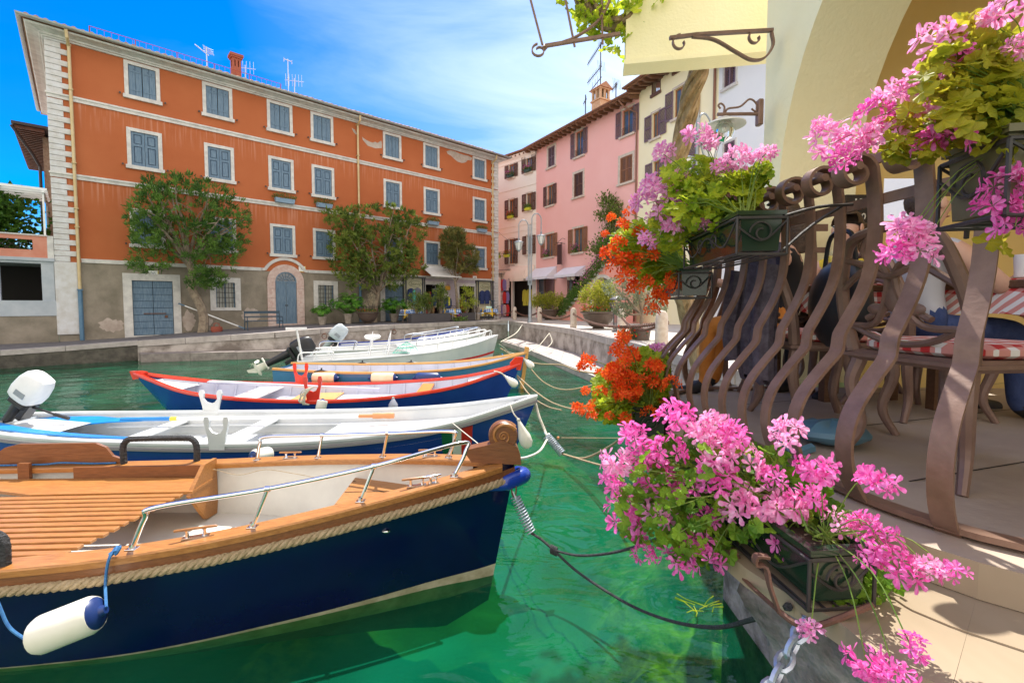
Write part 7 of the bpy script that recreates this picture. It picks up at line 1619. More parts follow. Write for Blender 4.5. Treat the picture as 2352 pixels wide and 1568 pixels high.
oarlock(b2, tpx(b2, 489, 1), 1, .36, .36, boat_white, down=.03); oarlock(b2, tpx(b2, 500, -1), -1, .36, .30, boat_white, down=.06)
mm = MB(); b2o = outboard(b2, .33, .1, .80, math.radians(38), white_paint, black_m, .95, tiller=True, lower_m=galv, decal=True)
ow = thing('oar', 'long white oar with bright blue blade, yellow ring and orange grip in the blue-white boat', 'oar', tuple(b2.W(.06, .5, .5)), b2.root.rotation_euler.z)
a = AY(75, 966, 6.75); b = AY(905, 954, 6.95); d_ = (b-a); mm = MB(); mm.tube([a+d_*.30, a+d_*.90], .026, 9); mm.build('shaft', white_paint, ow)
mm = MB(); mm.tube([a+d_*.24, a+d_*.375], .030, 9); pr = [(0, -.13), (0, .13), (.16, .12), (.22, .06), (.30, .03), (.30, -.03), (.22, -.06), (.16, -.12)]; side_ = Vector((0, 1, .25)).normalized(); mm.prism([a+d_*x+side_*y for x, y in pr], (0, 0, -.018)); mm.build('blade', blue_paint, ow, ang=20)
mm = MB(); mm.tube([a+d_*.375, a+d_*.393], .032, 9); mm.build('ring', mat('yellow_tape', (.75, .6, .06), .4), ow)
mm = MB(); mm.tube([a+d_*.94, a+d_*.955, a+d_*.97, a+d_*.985, a+d_*1.0], [.042, .046, .04, .046, .042], 10); mm.tube([a+d_*.90, a+d_*.94], .028, 8); mm.build('grip', mat('orange_grip', (.62, .26, .10), .5), ow)
mm = MB(); rows = []
for i in range(9):
 t = lerp(.0, .32, i/8); p = b2.P(t, -1, 1, .10); w_ = lerp(.20, .05, i/8); rows.append([p+Vector((0, 0, .03)), p+Vector((0, w_, .03)), p+Vector((0, w_, .05)), p+Vector((0, 0, .05))])
mm.grid(rows, closed=True); bo = mm.build('blue_board', blue_paint, None, smooth=False); bo.data.transform(b2.M); tag(bo, 'second bright blue oar blade lying along the near gunwale of the blue-white boat', 'oar')
fender('fender', 'white teardrop fender hanging at the bow of the blue-white rowing boat', AY(1214, 1030, 5.95), AY(1190, 962, 6.0), .085, fender_w, rope_w, tear=True)
rope('fender_line', 'grey line holding the teardrop fender at the bow of the blue-white boat', [AY(1172, 930, 6.1), AY(1180, 950, 6.02), AY(1190, 962, 6.0)], .009, rope_w)
fender('fender', 'white fender with blue end lying between the navy launch and blue-white boat', AY(575, 1052, 5.0), AY(625, 1040, 5.25), .085, fender_w, fender_b)
rope('mooring_rope', 'thin line across the foredeck of the blue-white boat to the scroll bow', [AY(1035, 968, 6.0), AY(1075, 1000, 5.0), AY(1125, 1040, 4.0)], .006, rope_w, 4)
S0 = AY(1230, 925, 6.6); rope('mooring_rope', 'knotted pale rope from the blue-white bow to its mooring spring', [S0, AY(1238, 955, 6.5), AY(1250, 985, 6.4), AY(1256, 1000, 6.3)], .018, rope_w)
coil('mooring_spring', 'smaller coiled mooring spring in front of the blue-white boat', AY(1256, 1000, 6.3), AY(1292, 1042, 6.1), .05, 12, .009, galv)
rope('mooring_rope', 'brown line from the smaller spring rising to the wall by the orange geraniums', [AY(1292, 1042, 6.1), AY(1340, 1052, 5.6), AY(1400, 1025, 5.0), AY(1450, 985, 4.4)], .013, rope_m)
rope('mooring_rope', 'brown line from the smaller spring running low to the pink geraniums', [AY(1292, 1042, 6.1), AY(1350, 1060, 5.4), AY(1400, 1073, 4.8), AY(1470, 1085, 4.1)], .013, rope_m)
rope('mooring_rope', 'white slack line between the scroll bow and the blue-white bow', [AY(1180, 1054, 3.7), AY(1210, 1050, 4.4), AY(1240, 1035, 5.2), AY(1256, 1010, 6.2)], .014, rope_w)
# ===== boat 3: blue with red gunwale, double-ended =====
b3 = Boat('rowing_boat', 'double-ended royal blue rowing boat with bright red gunwale and white inside', (.17, 9.85), (-7.65, 9.35),
          [(0, .02), (.05, .22), (.15, .55), (.3, .86), (.5, 1.0), (.68, .92), (.82, .66), (.93, .30), (1, .02)], [(0, .74), (.08, .58), (.2, .42), (.4, .33), (.6, .33), (.8, .46), (.92, .66), (1, .86)], rake=.35, srake=.6, transom=False, wl=[(0, .4), (.15, .6), (.4, .82), (.65, .80), (.85, .55), (1, .4)])
b3.hull([royal, antif], [(-1, 0, 1), (0, 1, 0)], ns=56); b3.inner(lav_w, .12, .05, .95, .05); b3.gunwale(red_rim, .09, .055, .035); b3.ribs(lav_w, .12, .12, .90, 18)
b3.deck(boat_white, .86, .97, -.05, .06, .02); b3.deck(boat_white, .03, .13, -.05, .06, .02, 'stern_deck'); b3.thwart(tpx(b3, 975, 0.0001, 1), .34, .26, mat('orange_thwart', (.75, .20, .03), .4)); b3.thwart(.30, .30, .5, boat_white); b3.thwart(.44, .14, .9, pine, 'floor_board')
for t, lean in ((1.0, .10), (0.0, -.12)):
 p = b3.P(t, 1, 1); p.y = 0; mm = MB(); w_ = .05; x = p.x; s_ = 1 if t else -1; mm.prism([(x-.20*s_, -w_, p.z-.06), (x+.01*s_, -w_, p.z-.10), (x+.07*s_, -w_, p.z+(.18 if t else .07)), (x-.10*s_, -w_, p.z+(.18 if t else .07)), (x-.22*s_, -w_, p.z+.05)], (0, 2*w_, 0)); mm.build('stem_head', red_rim, b3.root, local=True, smooth=False)
oarlock(b3, tpx(b3, 719, -1), -1, .50, .34, red_rim, down=.02); oarlock(b3, tpx(b3, 693, 1), 1, .50, .34, red_rim, down=.02)
mm = MB(); rg = random.Random(5); c0_ = b3.M@(b3.P(tpx(b3, 712, -1), -1, 1)+Vector((-.05, -.05, .18)))
for k in range(7): mm.tube(spline([c0_+Vector((.16, 0, .14)), c0_+Vector((rg.uniform(-.06, .06), -.04, .05)), c0_+Vector((rg.uniform(-.14, 0), -.03, -.12)), c0_+Vector((-.06+.02*k, 0, -.2))], 4), .011, 5)
tag(mm.build('coiled_rope', rope_w), 'loops of white rope hung on the near red oar fork', 'rope')
oar = thing('oar', 'grey-white oar lying lengthwise inside the red-rimmed boat', 'oar', tuple(b3.W(.1, .1, .4))); a, b = b3.W(.16, .35, .52), b3.W(.63, -.25, .42); MB().tube([a, b], .03, 8).build('shaft', galv if 0 else lav_w, oar); mm = MB(); d_ = (b-a); mm.prism([a+Vector((0, .09, 0)), a+d_*.18+Vector((0, .08, 0)), a+d_*.22, a+d_*.18-Vector((0, .08, 0)), a-Vector((0, .09, 0))], (0, 0, .02)); mm.build('blade', lav_w, oar)
fender('fender', 'white fender with blue top hanging below the near red oar fork', AY(735, 945, 8.15), AY(742, 915, 8.2), .09, fender_w, fender_b)
fender('fender', 'small grey fender under the gunwale amidships of the red-rimmed boat', AY(903, 940, 8.3), AY(903, 912, 8.35), .085, mat('grey_fender', (.30, .31, .36), .4), rope_w, tear=True)
fender('fender', 'white teardrop fender at the bow of the red-rimmed boat', AY(1188, 887, 9.4), AY(1158, 862, 9.5), .085, fender_w, rope_w, tear=True)
rope('mooring_rope', 'white line round the bow of the red-rimmed boat down to its fender', [AY(1135, 852, 9.6), AY(1150, 856, 9.5), AY(1158, 862, 9.5)], .014, rope_w)
rope('mooring_rope', 'dark rope from the red bow to the water off the orange geraniums', [AY(1188, 862, 9.8), AY(1225, 895, 9.0), AY(1270, 925, 8.2), AY(1330, 942, 7.4), AY(1400, 945, 6.6)], .015, rope_m)
rope('mooring_rope', 'second lower rope from the red bow trailing into the green water', [AY(1188, 866, 9.8), AY(1215, 905, 8.8), AY(1255, 932, 8.0), AY(1290, 942, 7.6)], .013, rope_m)
# ===== boat 4: light blue, golden wood rails =====
b4 = Boat('rowing_boat', 'light blue wooden boat with golden wood rails and post bow', (.40, 11.9), (-5.75, 11.55),
          [(0, .55), (.2, .76), (.45, .86), (.65, .80), (.82, .58), (.93, .28), (1, .02)], [(0, .60), (.3, .53), (.6, .55), (.8, .66), (1, .90)], rake=.25)
b4.hull([ltblue, antif], [(-1, 0, 1), (0, 1, 0)]); b4.inner(lav_w, .12, .02, .95, .05); b4.gunwale(pine, .08, .05, .025); b4.ribs(lav_w, .12, .1, .9, 12); b4.thwart(.55, .33, .2, boat_white); b4.thwart(.3, .33, .2, pine); b4.deck(boat_white, .88, .97, -.05, .06)
p = b4.P(1, 1, 1); mm = MB(); mm.prism([(p.x-.10, -.05, p.z-.1), (p.x-.20, -.05, -.1), (p.x-.12, -.05, -.1), (p.x+.04, -.05, p.z+.16), (p.x-.07, -.05, p.z+.18)], (0, .1, 0)); mm.build('bow_post', pine, b4.root, local=True, smooth=False)
for px, lab, m_, mb_ in ((745, 'stained orange-white fender at the stern of the light blue boat', fend_o, fender_b), (880, 'stained orange-white fender amidships on the light blue boat', fend_o, fender_b), (982, 'dark blue fender on the light blue boat right of the stained ones', fender_b, fender_b)):
 wpx = 30; fender('fender', lab, AY(px-wpx-4, 868, 10.75), AY(px+wpx+4, 868, 10.75), .13, m_, mb_)
fender('fender', 'white teardrop fender at the post bow of the light blue boat', AY(1225, 845, 11.6), AY(1202, 822, 11.8), .09, fender_w, rope_w, tear=True)
for i, px in enumerate((738, 833, 945)): 
 t = tpx(b4, px, 1 if i else -1); p = b4.P(t, 1 if i else -1, 1); mm = MB(); mm.tube([p+Vector((-.16, 0, .03)), p+Vector((0, -.03, .07)), p+Vector((.16, 0, .03))], .018, 5); mm.tube([p+Vector((0, 0, -.05)), p+Vector((0, 0, .12))], .02, 6); mm.build('thole_strap', black_m, b4.root, local=True)
rope('mooring_rope', 'yellowish rope from the post bow along the landing ledge', [AY(1213, 840, 12), AY(1250, 878, 11.4), AY(1300, 895, 10.8), AY(1380, 880, 10.4)], .016, rope_m)
# ===== boat 5: white with red stripe =====
b5 = Boat('motor_boat', 'white motor boat with a red stripe and small steel bow rails', (-.50, 16.1), (-6.25, 13.45),
          [(0, .74), (.3, .92), (.6, .95), (.8, .72), (.92, .40), (1, .03)], [(0, .55), (.3, .58), (.6, .68), (.8, .84), (1, 1.08)], rake=.3)
b5.hull([boat_white, MATS['flag_red']], [(-1, .45, 0), (.45, .53, 1), (.53, 1, 0)]); b5.inner(boat_white, .2, .02, .55, .08); b5.gunwale(boat_white, .10, .04, .02); b5.deck(boat_white, .50, .985, 0, .05, .05); b5.thwart(.2, .42, .3, boat_white)
outboard(b5, -.05, .25, .72, math.radians(62), black_m, black_m, 1.35, lower_m=fender_w, decal=True)
def tube_rail(bt, t0, t1, sd, h, n, m_=steel, r_=.018, inset=.08, name='bow_rail', tip=True):
 mm = MB(); base = [bt.P(lerp(t0, t1, i/n), sd, 1, inset)+Vector((0, 0, .03)) for i in range(n+1)]; top = [p+Vector((.08, 0, h)) for p in base]; mm.tube(spline([base[0]]+top+([top[-1]*.5+base[-1]*.5+Vector((.06, 0, 0)), base[-1]+Vector((.05, 0, 0))] if tip else []), 4), r_, 6)
 for a, b in zip(base[1:], top[1:]): mm.tube([a, b], r_*.8, 5)
 mm.build(name, m_, bt.root, local=True)
tube_rail(b5, .62, .93, 1, .26, 4, white_paint); tube_rail(b5, .62, .93, -1, .26, 4, white_paint); tube_rail(b5, .0, .13, -1, .22, 2, white_paint, name='stern_rail'); tube_rail(b5, .0, .13, 1, .22, 2, white_paint, name='stern_rail')
mm = MB(); p = Vector((.12, -.55, .6)); mm.tube([p, p+Vector((-.12, 0, .85))], .028, 7); mm.box((p.x-.40, p.y-.03, p.z+.85), (p.x+.14, p.y+.03, p.z+.92)); mm.build('light_mast', white_paint, b5.root, local=True)
mm = MB(); 
for x in (2.0, 2.55): 
 for s_ in (-1, 1): mm.tube([(x, -.2*s_, .6), (x+.1, -.1*s_, 1.15), (x+.14, 0, 1.32)], .014, 5)
mm.build('trestle_frame', steel, b5.root, local=True)
mm = MB(); c = Vector((3.1, -.25, .66)); cyan = leafmat('green_net', (.10, .55, .42), (.20, .65, .52), .3)
for k in range(9): a0 = PI*k/8; mm.tube([c+Vector((.42*math.cos(a0), 0, .30*math.sin(a0)*.0)), c+Vector((.42*math.cos(a0)*.6, -.1, .20)), c+Vector((0, -.1, .34))], .006, 4)
for r_ in (.3, .6, 1): mm.tube([c+Vector((.42*r_*math.cos(PI*2*k/16), .22*r_*math.sin(PI*2*k/16), .34*(1-r_))) for k in range(16)], .008, 4, closed=True)
nt_o = mm.build('landing_net', cyan); nt_o.data.transform(b5.M); tag(nt_o, 'green landing net resting in the white boat with the red stripe', 'net')
rope('mooring_rope', 'white rope from the red-striped boat bow to the ledge on the right', [AY(1147, 790, 16), AY(1180, 812, 17), AY(1230, 800, 18.5), AY(1262, 765, 19.5)], .02, rope_w)
rope('mooring_rope', 'white rope from the red-striped bow up to the quay corner ring', [AY(1150, 785, 16), AY(1185, 765, 20), AY(1200, 745, 24)], .02, rope_w)
# ===== boat 6 and 7 =====
b6 = Boat('motor_boat', 'cream white motor boat with low dark red stripe moored behind the red-striped one', (-1.1, 18.3), (-6.9, 16.3), [(0, .72), (.3, .88), (.6, .90), (.8, .68), (1, .03)], [(0, .55), (.4, .60), (.7, .75), (1, 1.02)], rake=.3)
b6.hull([boat_white, mat('maroon_stripe', (.28, .02, .03), .4)], [(-1, .30, 0), (.30, .55, 1), (.55, 1, 0)]); b6.inner(boat_white, .2, .02, .5, .08); b6.gunwale(boat_white, .10, .04, .02); b6.deck(boat_white, .45, .985, 0, .05, .05); tube_rail(b6, .55, .95, 1, .26, 5); tube_rail(b6, .55, .95, -1, .26, 5); tube_rail(b6, .02, .2, -1, .3, 2, name='stern_rail'); b6.thwart(.25, .45, .3, boat_white)
mm = MB(); mm.lathe([(.02, 0), (.02, .35), (.26, .42), (.30, .5), (.24, .56), (0, .58)], (1.9, 0, .5), 14); mm.build('swivel_seat', white_paint, b6.root, local=True)
b7 = Boat('motor_boat', 'white boat with royal blue rails moored closest to the stone quay', (-1.95, 21.0), (-7.1, 18.9), [(0, .62), (.3, .76), (.6, .78), (.8, .6), (1, .03)], [(0, .50), (.4, .55), (.7, .72), (1, 1.04)], rake=.35)
b7.hull([boat_white, royal], [(-1, .62, 0), (.62, .74, 1), (.74, .93, 0), (.93, 1, 1)]); b7.inner(boat_white, .2, .02, .55, .08); b7.gunwale(royal, .07, .05, .02); b7.deck(boat_white, .60, .985, -.03, .05, .03); b7.thwart(.3, .4, .25, boat_white)
outboard(b7, -.1, 0, .75, math.radians(-8) if 0 else math.radians(40), mat('silver_cowling', (.42, .48, .52), .25, (.50, .56, .60), 2), mat('silver_leg', (.30, .36, .36), .4), 1.45, decal=True)
tube_rail(b7, .5, .9, 1, .2, 3, galv)
# ropes and chains along the right ledge
for i, (pts, lab) in enumerate((([(1150, 800, 17), (1190, 822, 15.5), (1235, 835, 14.5), (1290, 838, 14.2), (1330, 852, 13), (1400, 860, 12)], 'weedy chain-like rope draped along the landing ledge'), ([(1153, 812, 16), (1165, 830, 15), (1185, 850, 14)], 'turquoise rope end falling into the water at the ledge tip'), ([(1262, 765, 19.3), (1268, 785, 18.8), (1255, 800, 18)], 'white rope loop hanging from the quay wall ring'))):
 rope('ledge_rope', lab, [AY(*q) for q in pts], .022 if i == 0 else .016, [rope_m, MATS['bright_blue_paint'], rope_w][i])
rope('water_line', 'thin yellow line stretched just above the water to the right wall', [AY(1290, 1005, 6.2), AY(1450, 1006, 5.6)], .006, rope_m, 3)
mm = MB(); mm.ball(AY(1282, 1005, 6.2), .02, 8); tag(mm.build('line_float', MATS['orange_grip']), 'tiny orange float on the thin yellow line', 'float')
# mooring rings on the quay wall
for px, py, Y, lab in ((905, 762, 22.9, 'iron mooring ring on the quay wall behind the white boats'), (745, 772, 20.3, 'rusty iron ring on the quay wall left of the silver outboard')):
 c = G(px, py-16, 1.1); c = AY(px, py, (EL[6] if px > 800 else EL[5]).y-.15); mm = MB(); mm.tube([c+Vector((.11*math.cos(2*PI*k/14), 0, .11*math.sin(2*PI*k/14))) for k in range(14)], .018, 6, closed=True); mm.box((c.x-.03, c.y-.02, c.z+.08), (c.x+.03, c.y+.15, c.z+.14)); tag(mm.build('mooring_ring', rust), lab, 'ring')
# ---------------- restaurant terrace in the right foreground ----------------
TF = 1.55
marble = mat('cream_marble', (.29, .22, .145), .4, (.40, .32, .225), 1.6, bump=.08, bscale=9, stretch=(1, .5, 1)); floor_st = mat('terrace_stone', (.40, .31, .24), .7, (.48, .39, .31), 2.5, bump=.2, bscale=14)
rp = spline([(2.7, .93, 0), (1.9, .93, 0), (1.5, .97, 0), (1.235, 1.10, 0), (1.12, 1.24, 0), (1.062, 1.40, 0), (1.035, 1.62, 0), (1.0, 1.94, 0), (.965, 2.25, 0), (.94, 2.55, 0), (.96, 2.82, 0), (1.07, 3.05, 0), (1.3, 3.2, 0), (1.65, 3.24, 0), (2.05, 3.24, 0)], 12)
cum = [0]
for a, b in zip(rp, rp[1:]): cum.append(cum[-1]+(b-a).length)
def rail_at(s):
 s = max(0, min(cum[-1]-1e-4, s)); j = max(i for i in range(len(cum)) if cum[i] <= s); j = min(j, len(rp)-2); t = (s-cum[j])/(cum[j+1]-cum[j]); p = rp[j].lerp(rp[j+1], t); T = (rp[j+1]-rp[j]).normalized(); return p, T, Vector((-T.y, T.x, 0))   # outward normal
m = MB(); outer = [rail_at(cum[-1]*i/70) for i in range(71)]; top = [(p.x+n.x*.13, p.y+n.y*.13, TF) for p, T, n in outer]+[(7, 3.2, TF), (7, -2, TF), (2.7, -2, TF)]
m.addv(top, [tuple(range(len(top)))]); struct(m.build('terrace_floor', floor_st, smooth=False))
m = MB()
for k in range(2, 7): m.addv([(1.35, -.255+.6*k, TF+.002), (6.5, 1.4+.6*k, TF+.002), (6.5, 1.407+.6*k, TF+.002), (1.35, -.248+.6*k, TF+.002)], [(0, 1, 2, 3)])
struct(m.build('floor_joints', dark_in, smooth=False))
m = MB(); rows = [[(p.x+n.x*.13, p.y+n.y*.13, z) for p, T, n in outer] for z in (TF, 1.462)]; m.grid(rows); struct(m.build('terrace_riser', marble, smooth=False))
eg = [Vector(v) for v in ((2.6, .25, 0), (1.3, .50, 0), (.79, .80, 0), (.705, 1.0, 0), (.60, 1.25, 0), (.60, 1.8, 0), (.64, 2.5, 0), (.68, 2.95, 0), (.95, 3.38, 0), (2.2, 3.5, 0), (3.4, 3.7, 0))]
mb_ = thing('marble_border', 'cream marble border slabs outside the foot of the iron railing', 'stone border', (.8, 1, 1.4)); es = spline(eg, 6)
def inn_of(p): return min(((q.x+n.x*.10, q.y+n.y*.10) for q, T, n in outer), key=lambda q: (q[0]-p.x)**2+(q[1]-p.y)**2)
i = 0
while i < len(es)-1:
 j = min(len(es)-1, i+4); P = es[i:j+1]; I = [inn_of(p) for p in P]; m = MB(); g = .0025
 for (u0, u1, dz) in ((0, .46, .0), (.465, .985, -.004)):
  A = [(lerp(ii[0], p.x, u1), lerp(ii[1], p.y, u1), 1.46+dz) for p, ii in zip(P, I)]; B_ = [(lerp(ii[0], p.x, u0), lerp(ii[1], p.y, u0), 1.46+dz) for p, ii in zip(P, I)]
  if i: A[0] = tuple(Vector(A[0]).lerp(Vector(A[1]), .012)); B_[0] = tuple(Vector(B_[0]).lerp(Vector(B_[1]), .012))
  m.grid([A, B_]); m.grid([[(a[0], a[1], a[2]-.05) for a in A], A])
 m.build('slab', marble, mb_, smooth=False); i = j
# rough stone abutment under the slabs, undercut towards the water
rough = mat('rough_abutment_stone', (.10, .085, .08), .9, (.30, .27, .27), 7, bump=1.0, bscale=22); rw = thing('rough_wall', 'rough broken stone abutment under the marble border beside the green water', 'wall', (.8, .9, 0)); m = MB(); rows = []
pth = [Vector((2.6, .22, 0)), Vector((1.3, .47, 0)), Vector((.80, .78, 0)), Vector((.70, 1.0, 0)), Vector((.61, 1.22, 0)), Vector((.75, 1.32, 0)), Vector((1.1, 1.36, 0)), Vector((1.9, 1.4, 0))]; pf = [p for p in spline(pth, 22)]
for jz in range(46):
 z = 1.425-jz*.03*(1 if jz < 20 else 2.6); k = min(.55, (1.425-z)*.34); r = []
 for p in pf:
  c = Vector((2.2, .2, 0)); d = (c-p); d.z = 0; d.normalize(); v = mn.fractal(Vector((p.x*9, p.y*9, z*9)), .9, 2.1, 4)*.028+mn.voronoi(Vector((p.x*6, p.y*6, z*7)))[0][0]*.05; r.append(Vector((p.x+d.x*(k+v), p.y+d.y*(k+v)*.4, z)))
 rows.append(r)
m.grid(rows); m.build('stone_face', rough, rw, ang=60)
m = MB(); m.box((1.55, 1.2, -1.8), (1.75, 3.3, 1.40)); m.box((.75, 1.3, 1.30), (3.2, 3.3, 1.405)); m.box((1.6, 3.1, -1.8), (3.5, 3.35, 1.41)); m.build('recessed_wall', rough, rw, smooth=False)
# galvanised chain down the abutment
m = MB(); chain_mesh(m, [AY(1873, 1405, 1.06), AY(1845, 1440, 1.05), AY(1812, 1500, 1.03), AY(1775, 1568, .99), AY(1740, 1640, .95)], .052, .0065); tag(m.build('chain', galv), 'galvanised steel chain hanging down the rough stone beside the flower trough', 'chain')
# --- bellied iron railing
rr_ = thing('iron_railing', 'bulging dark wrought iron railing with scrolled bar tops round the restaurant terrace', 'railing', (1.05, 1.5, TF)); bronze = mat('brown_iron_paint', (.185, .105, .070), .45, (.26, .155, .110), 12, bump=.12, bscale=30, metal=.08)
prof = spline([(0, 0, 0), (.04, 0, .045), (.072, 0, .11), (.082, 0, .20), (.055, 0, .29), (-.01, 0, .375), (-.06, 0, .43), (-.072, 0, .455), (-.078, 0, .50), (-.10, 0, .54), (-.15, 0, .63), (-.182, 0, .72), (-.195, 0, .84), (-.19, 0, .95), (-.178, 0, 1.03)], 4)
sc0 = [(-.105+.073*(1-.0)*math.cos(PI-a)*(1-a/11), 1.04+.068*math.sin(PI-a)*(1-a/11)) for a in [PI*2*1.28*k/30 for k in range(1, 31)]]
PR = [(v.x, v.z) for v in prof]+sc0
s0 = 0
def near_s(x, y): return min(range(len(rp)), key=lambda i: (rp[i].x-x)**2+(rp[i].y-y)**2)
sB = cum[near_s(1.15, 1.19)]; bars = [sB-.46, sB-.23, sB]+[sB+.205, sB+.40]+[sB+.40+.145*k for k in range(1, 20)]
for s in bars:
 if s < 0 or s > cum[-1]: continue
 p, T, n = rail_at(s); m = MB(); m.strip([(p.x+n.x*o, p.y+n.y*o, TF+.0+h) for o, h in PR], tuple(T), .052 if s < sB+.45 else .043, .011); m.tube([(p.x+n.x*PR[-1][0]-T.x*.034, p.y+n.y*PR[-1][0]-T.y*.034, TF+PR[-1][1]), (p.x+n.x*PR[-1][0]+T.x*.034, p.y+n.y*PR[-1][0]+T.y*.034, TF+PR[-1][1])], .014, 10); m.build('bar', bronze, rr_, ang=40)
for o, h, w_, t_ in ((-.20, 1.10, .012, .045), (-.205, .955, .012, .035), (0, .02, .05, .014)):
 P = [(p.x+n.x*o, p.y+n.y*o, TF+h) for p, T, n in outer]; m = MB(); m.strip(P, (0, 0, 1), t_ if h > .5 else .016, w_ if h > .5 else .045); m.build('rail', bronze, rr_, ang=40)
# --- geraniums
def head_mesh(seed, nfl=15, r=.043, pl=.028):
 rg = np.random.RandomState(seed); D = rg.normal(size=(nfl, 3)); D[:, 2] = np.abs(D[:, 2])*.8-.15; D /= np.linalg.norm(D, axis=1)[:, None]; P = D*r*(.75+.35*rg.rand(nfl, 1))
 L1 = [inst(tpl_floret(5, .4, seed+k, .5), P[k::3], (D+rg.normal(size=D.shape)*.25)[k::3], pl*(.8+.4*rg.rand(len(P[k::3]))), seed+k) for k in range(3)]; V, F = cat(L1); return V, F
pet_pink = leafmat('geranium_pink', (.86, .09, .47), (.95, .30, .70), .45, sc=60); pet_pale = leafmat('geranium_pale_pink', (.92, .26, .60), (.97, .58, .80), .5, sc=60); pet_red = leafmat('geranium_red', (.85, .06, .008), (.95, .20, .02), .45, sc=60)
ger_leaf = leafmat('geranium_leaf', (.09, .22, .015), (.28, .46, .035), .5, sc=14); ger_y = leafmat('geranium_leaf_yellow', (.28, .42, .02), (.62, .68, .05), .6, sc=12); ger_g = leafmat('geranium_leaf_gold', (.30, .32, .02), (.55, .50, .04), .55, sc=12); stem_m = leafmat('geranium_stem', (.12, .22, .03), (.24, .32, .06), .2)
HM = {}
def head_data(m_, v):
 k = (m_.name, v)
 if k not in HM:
  V, F = head_mesh(500+v*7); o = np_mesh('flower_head', V, F, m_); HM[k] = o.data; bpy.data.objects.remove(o)
 return HM[k]
def geranium(name, label, roots, heads, ells, nleaf, lsize, m_leaf, m_pet, seed, hs=1.0, alt=None, alt_p=.0):
 """heads: (px,py,radius px,Y,[mat]); ells: (px,py,rx,ry,Y0,Y1)"""
 rg = np.random.RandomState(seed); root = thing(name, label, 'flowering plant', tuple(roots[0])); M = WM[root.name].inverted(); P = []; ar = np.array([e[2]*e[3] for e in ells], float); ar /= ar.sum()
 for i in rg.choice(len(ells), nleaf, p=ar):
  e = ells[i]; t = rg.rand()*2*PI; q = rg.rand()**.5; P.append(tuple(AY(e[0]+e[2]*q*math.cos(t), e[1]+e[3]*q*math.sin(t), lerp(e[4], e[5], rg.rand()))))
 P = np.array(P); P = P+(P-np.array(CAM))*.07; Nn = rg.normal(size=P.shape)*.55+np.array([-.1, -.5, .75]); V, F = inst(tpl_leaf(5), P, Nn, lsize*(.6+.7*rg.rand(len(P))), seed); np_mesh('foliage', V, F, m_leaf, root)
 m = MB()
 for k in range(0, len(P), 7):
  b = min(roots, key=lambda r: (r-Vector(P[k])).length+rg.rand()*.1); q = Vector(P[k]); m.tube([b+Vector(rg.normal(size=3)*.02), b.lerp(q, .55)+Vector((0, 0, .03)), q], [.003*hs, .002*hs, .0012*hs], 4, cap=False)
 for (px, py, rpx, Y, *mm_) in heads:
  c = AY(px, py, Y); mt = mm_[0] if mm_ else (alt if alt and rg.rand() < alt_p else m_pet); o = bpy.data.objects.new('flower_head', head_data(mt, rg.randint(3))); scene.collection.objects.link(o); o.parent = root
  s = rpx*Y/FPX/.050; o.matrix_basis = M@Matrix.Translation(c)@Matrix.Rotation(rg.rand()*6.28, 4, 'Z')@Matrix.Rotation(-.6+1.0*rg.rand(), 4, 'X')@Matrix.Scale(s, 4)
  b = min(roots, key=lambda r: (r-c).length+rg.rand()*.08); m.tube(spline([b, b.lerp(c, .6)+Vector((0, 0, .05)), c], 4), .0014*hs, 5)
 m.build('stems', stem_m, root); return root
green_pl = mat('dark_green_plastic', (.012, .03, .018), .18, (.02, .04, .022), 2, coat=.3); soil = mat('potting_soil', (.05, .03, .02), .95)
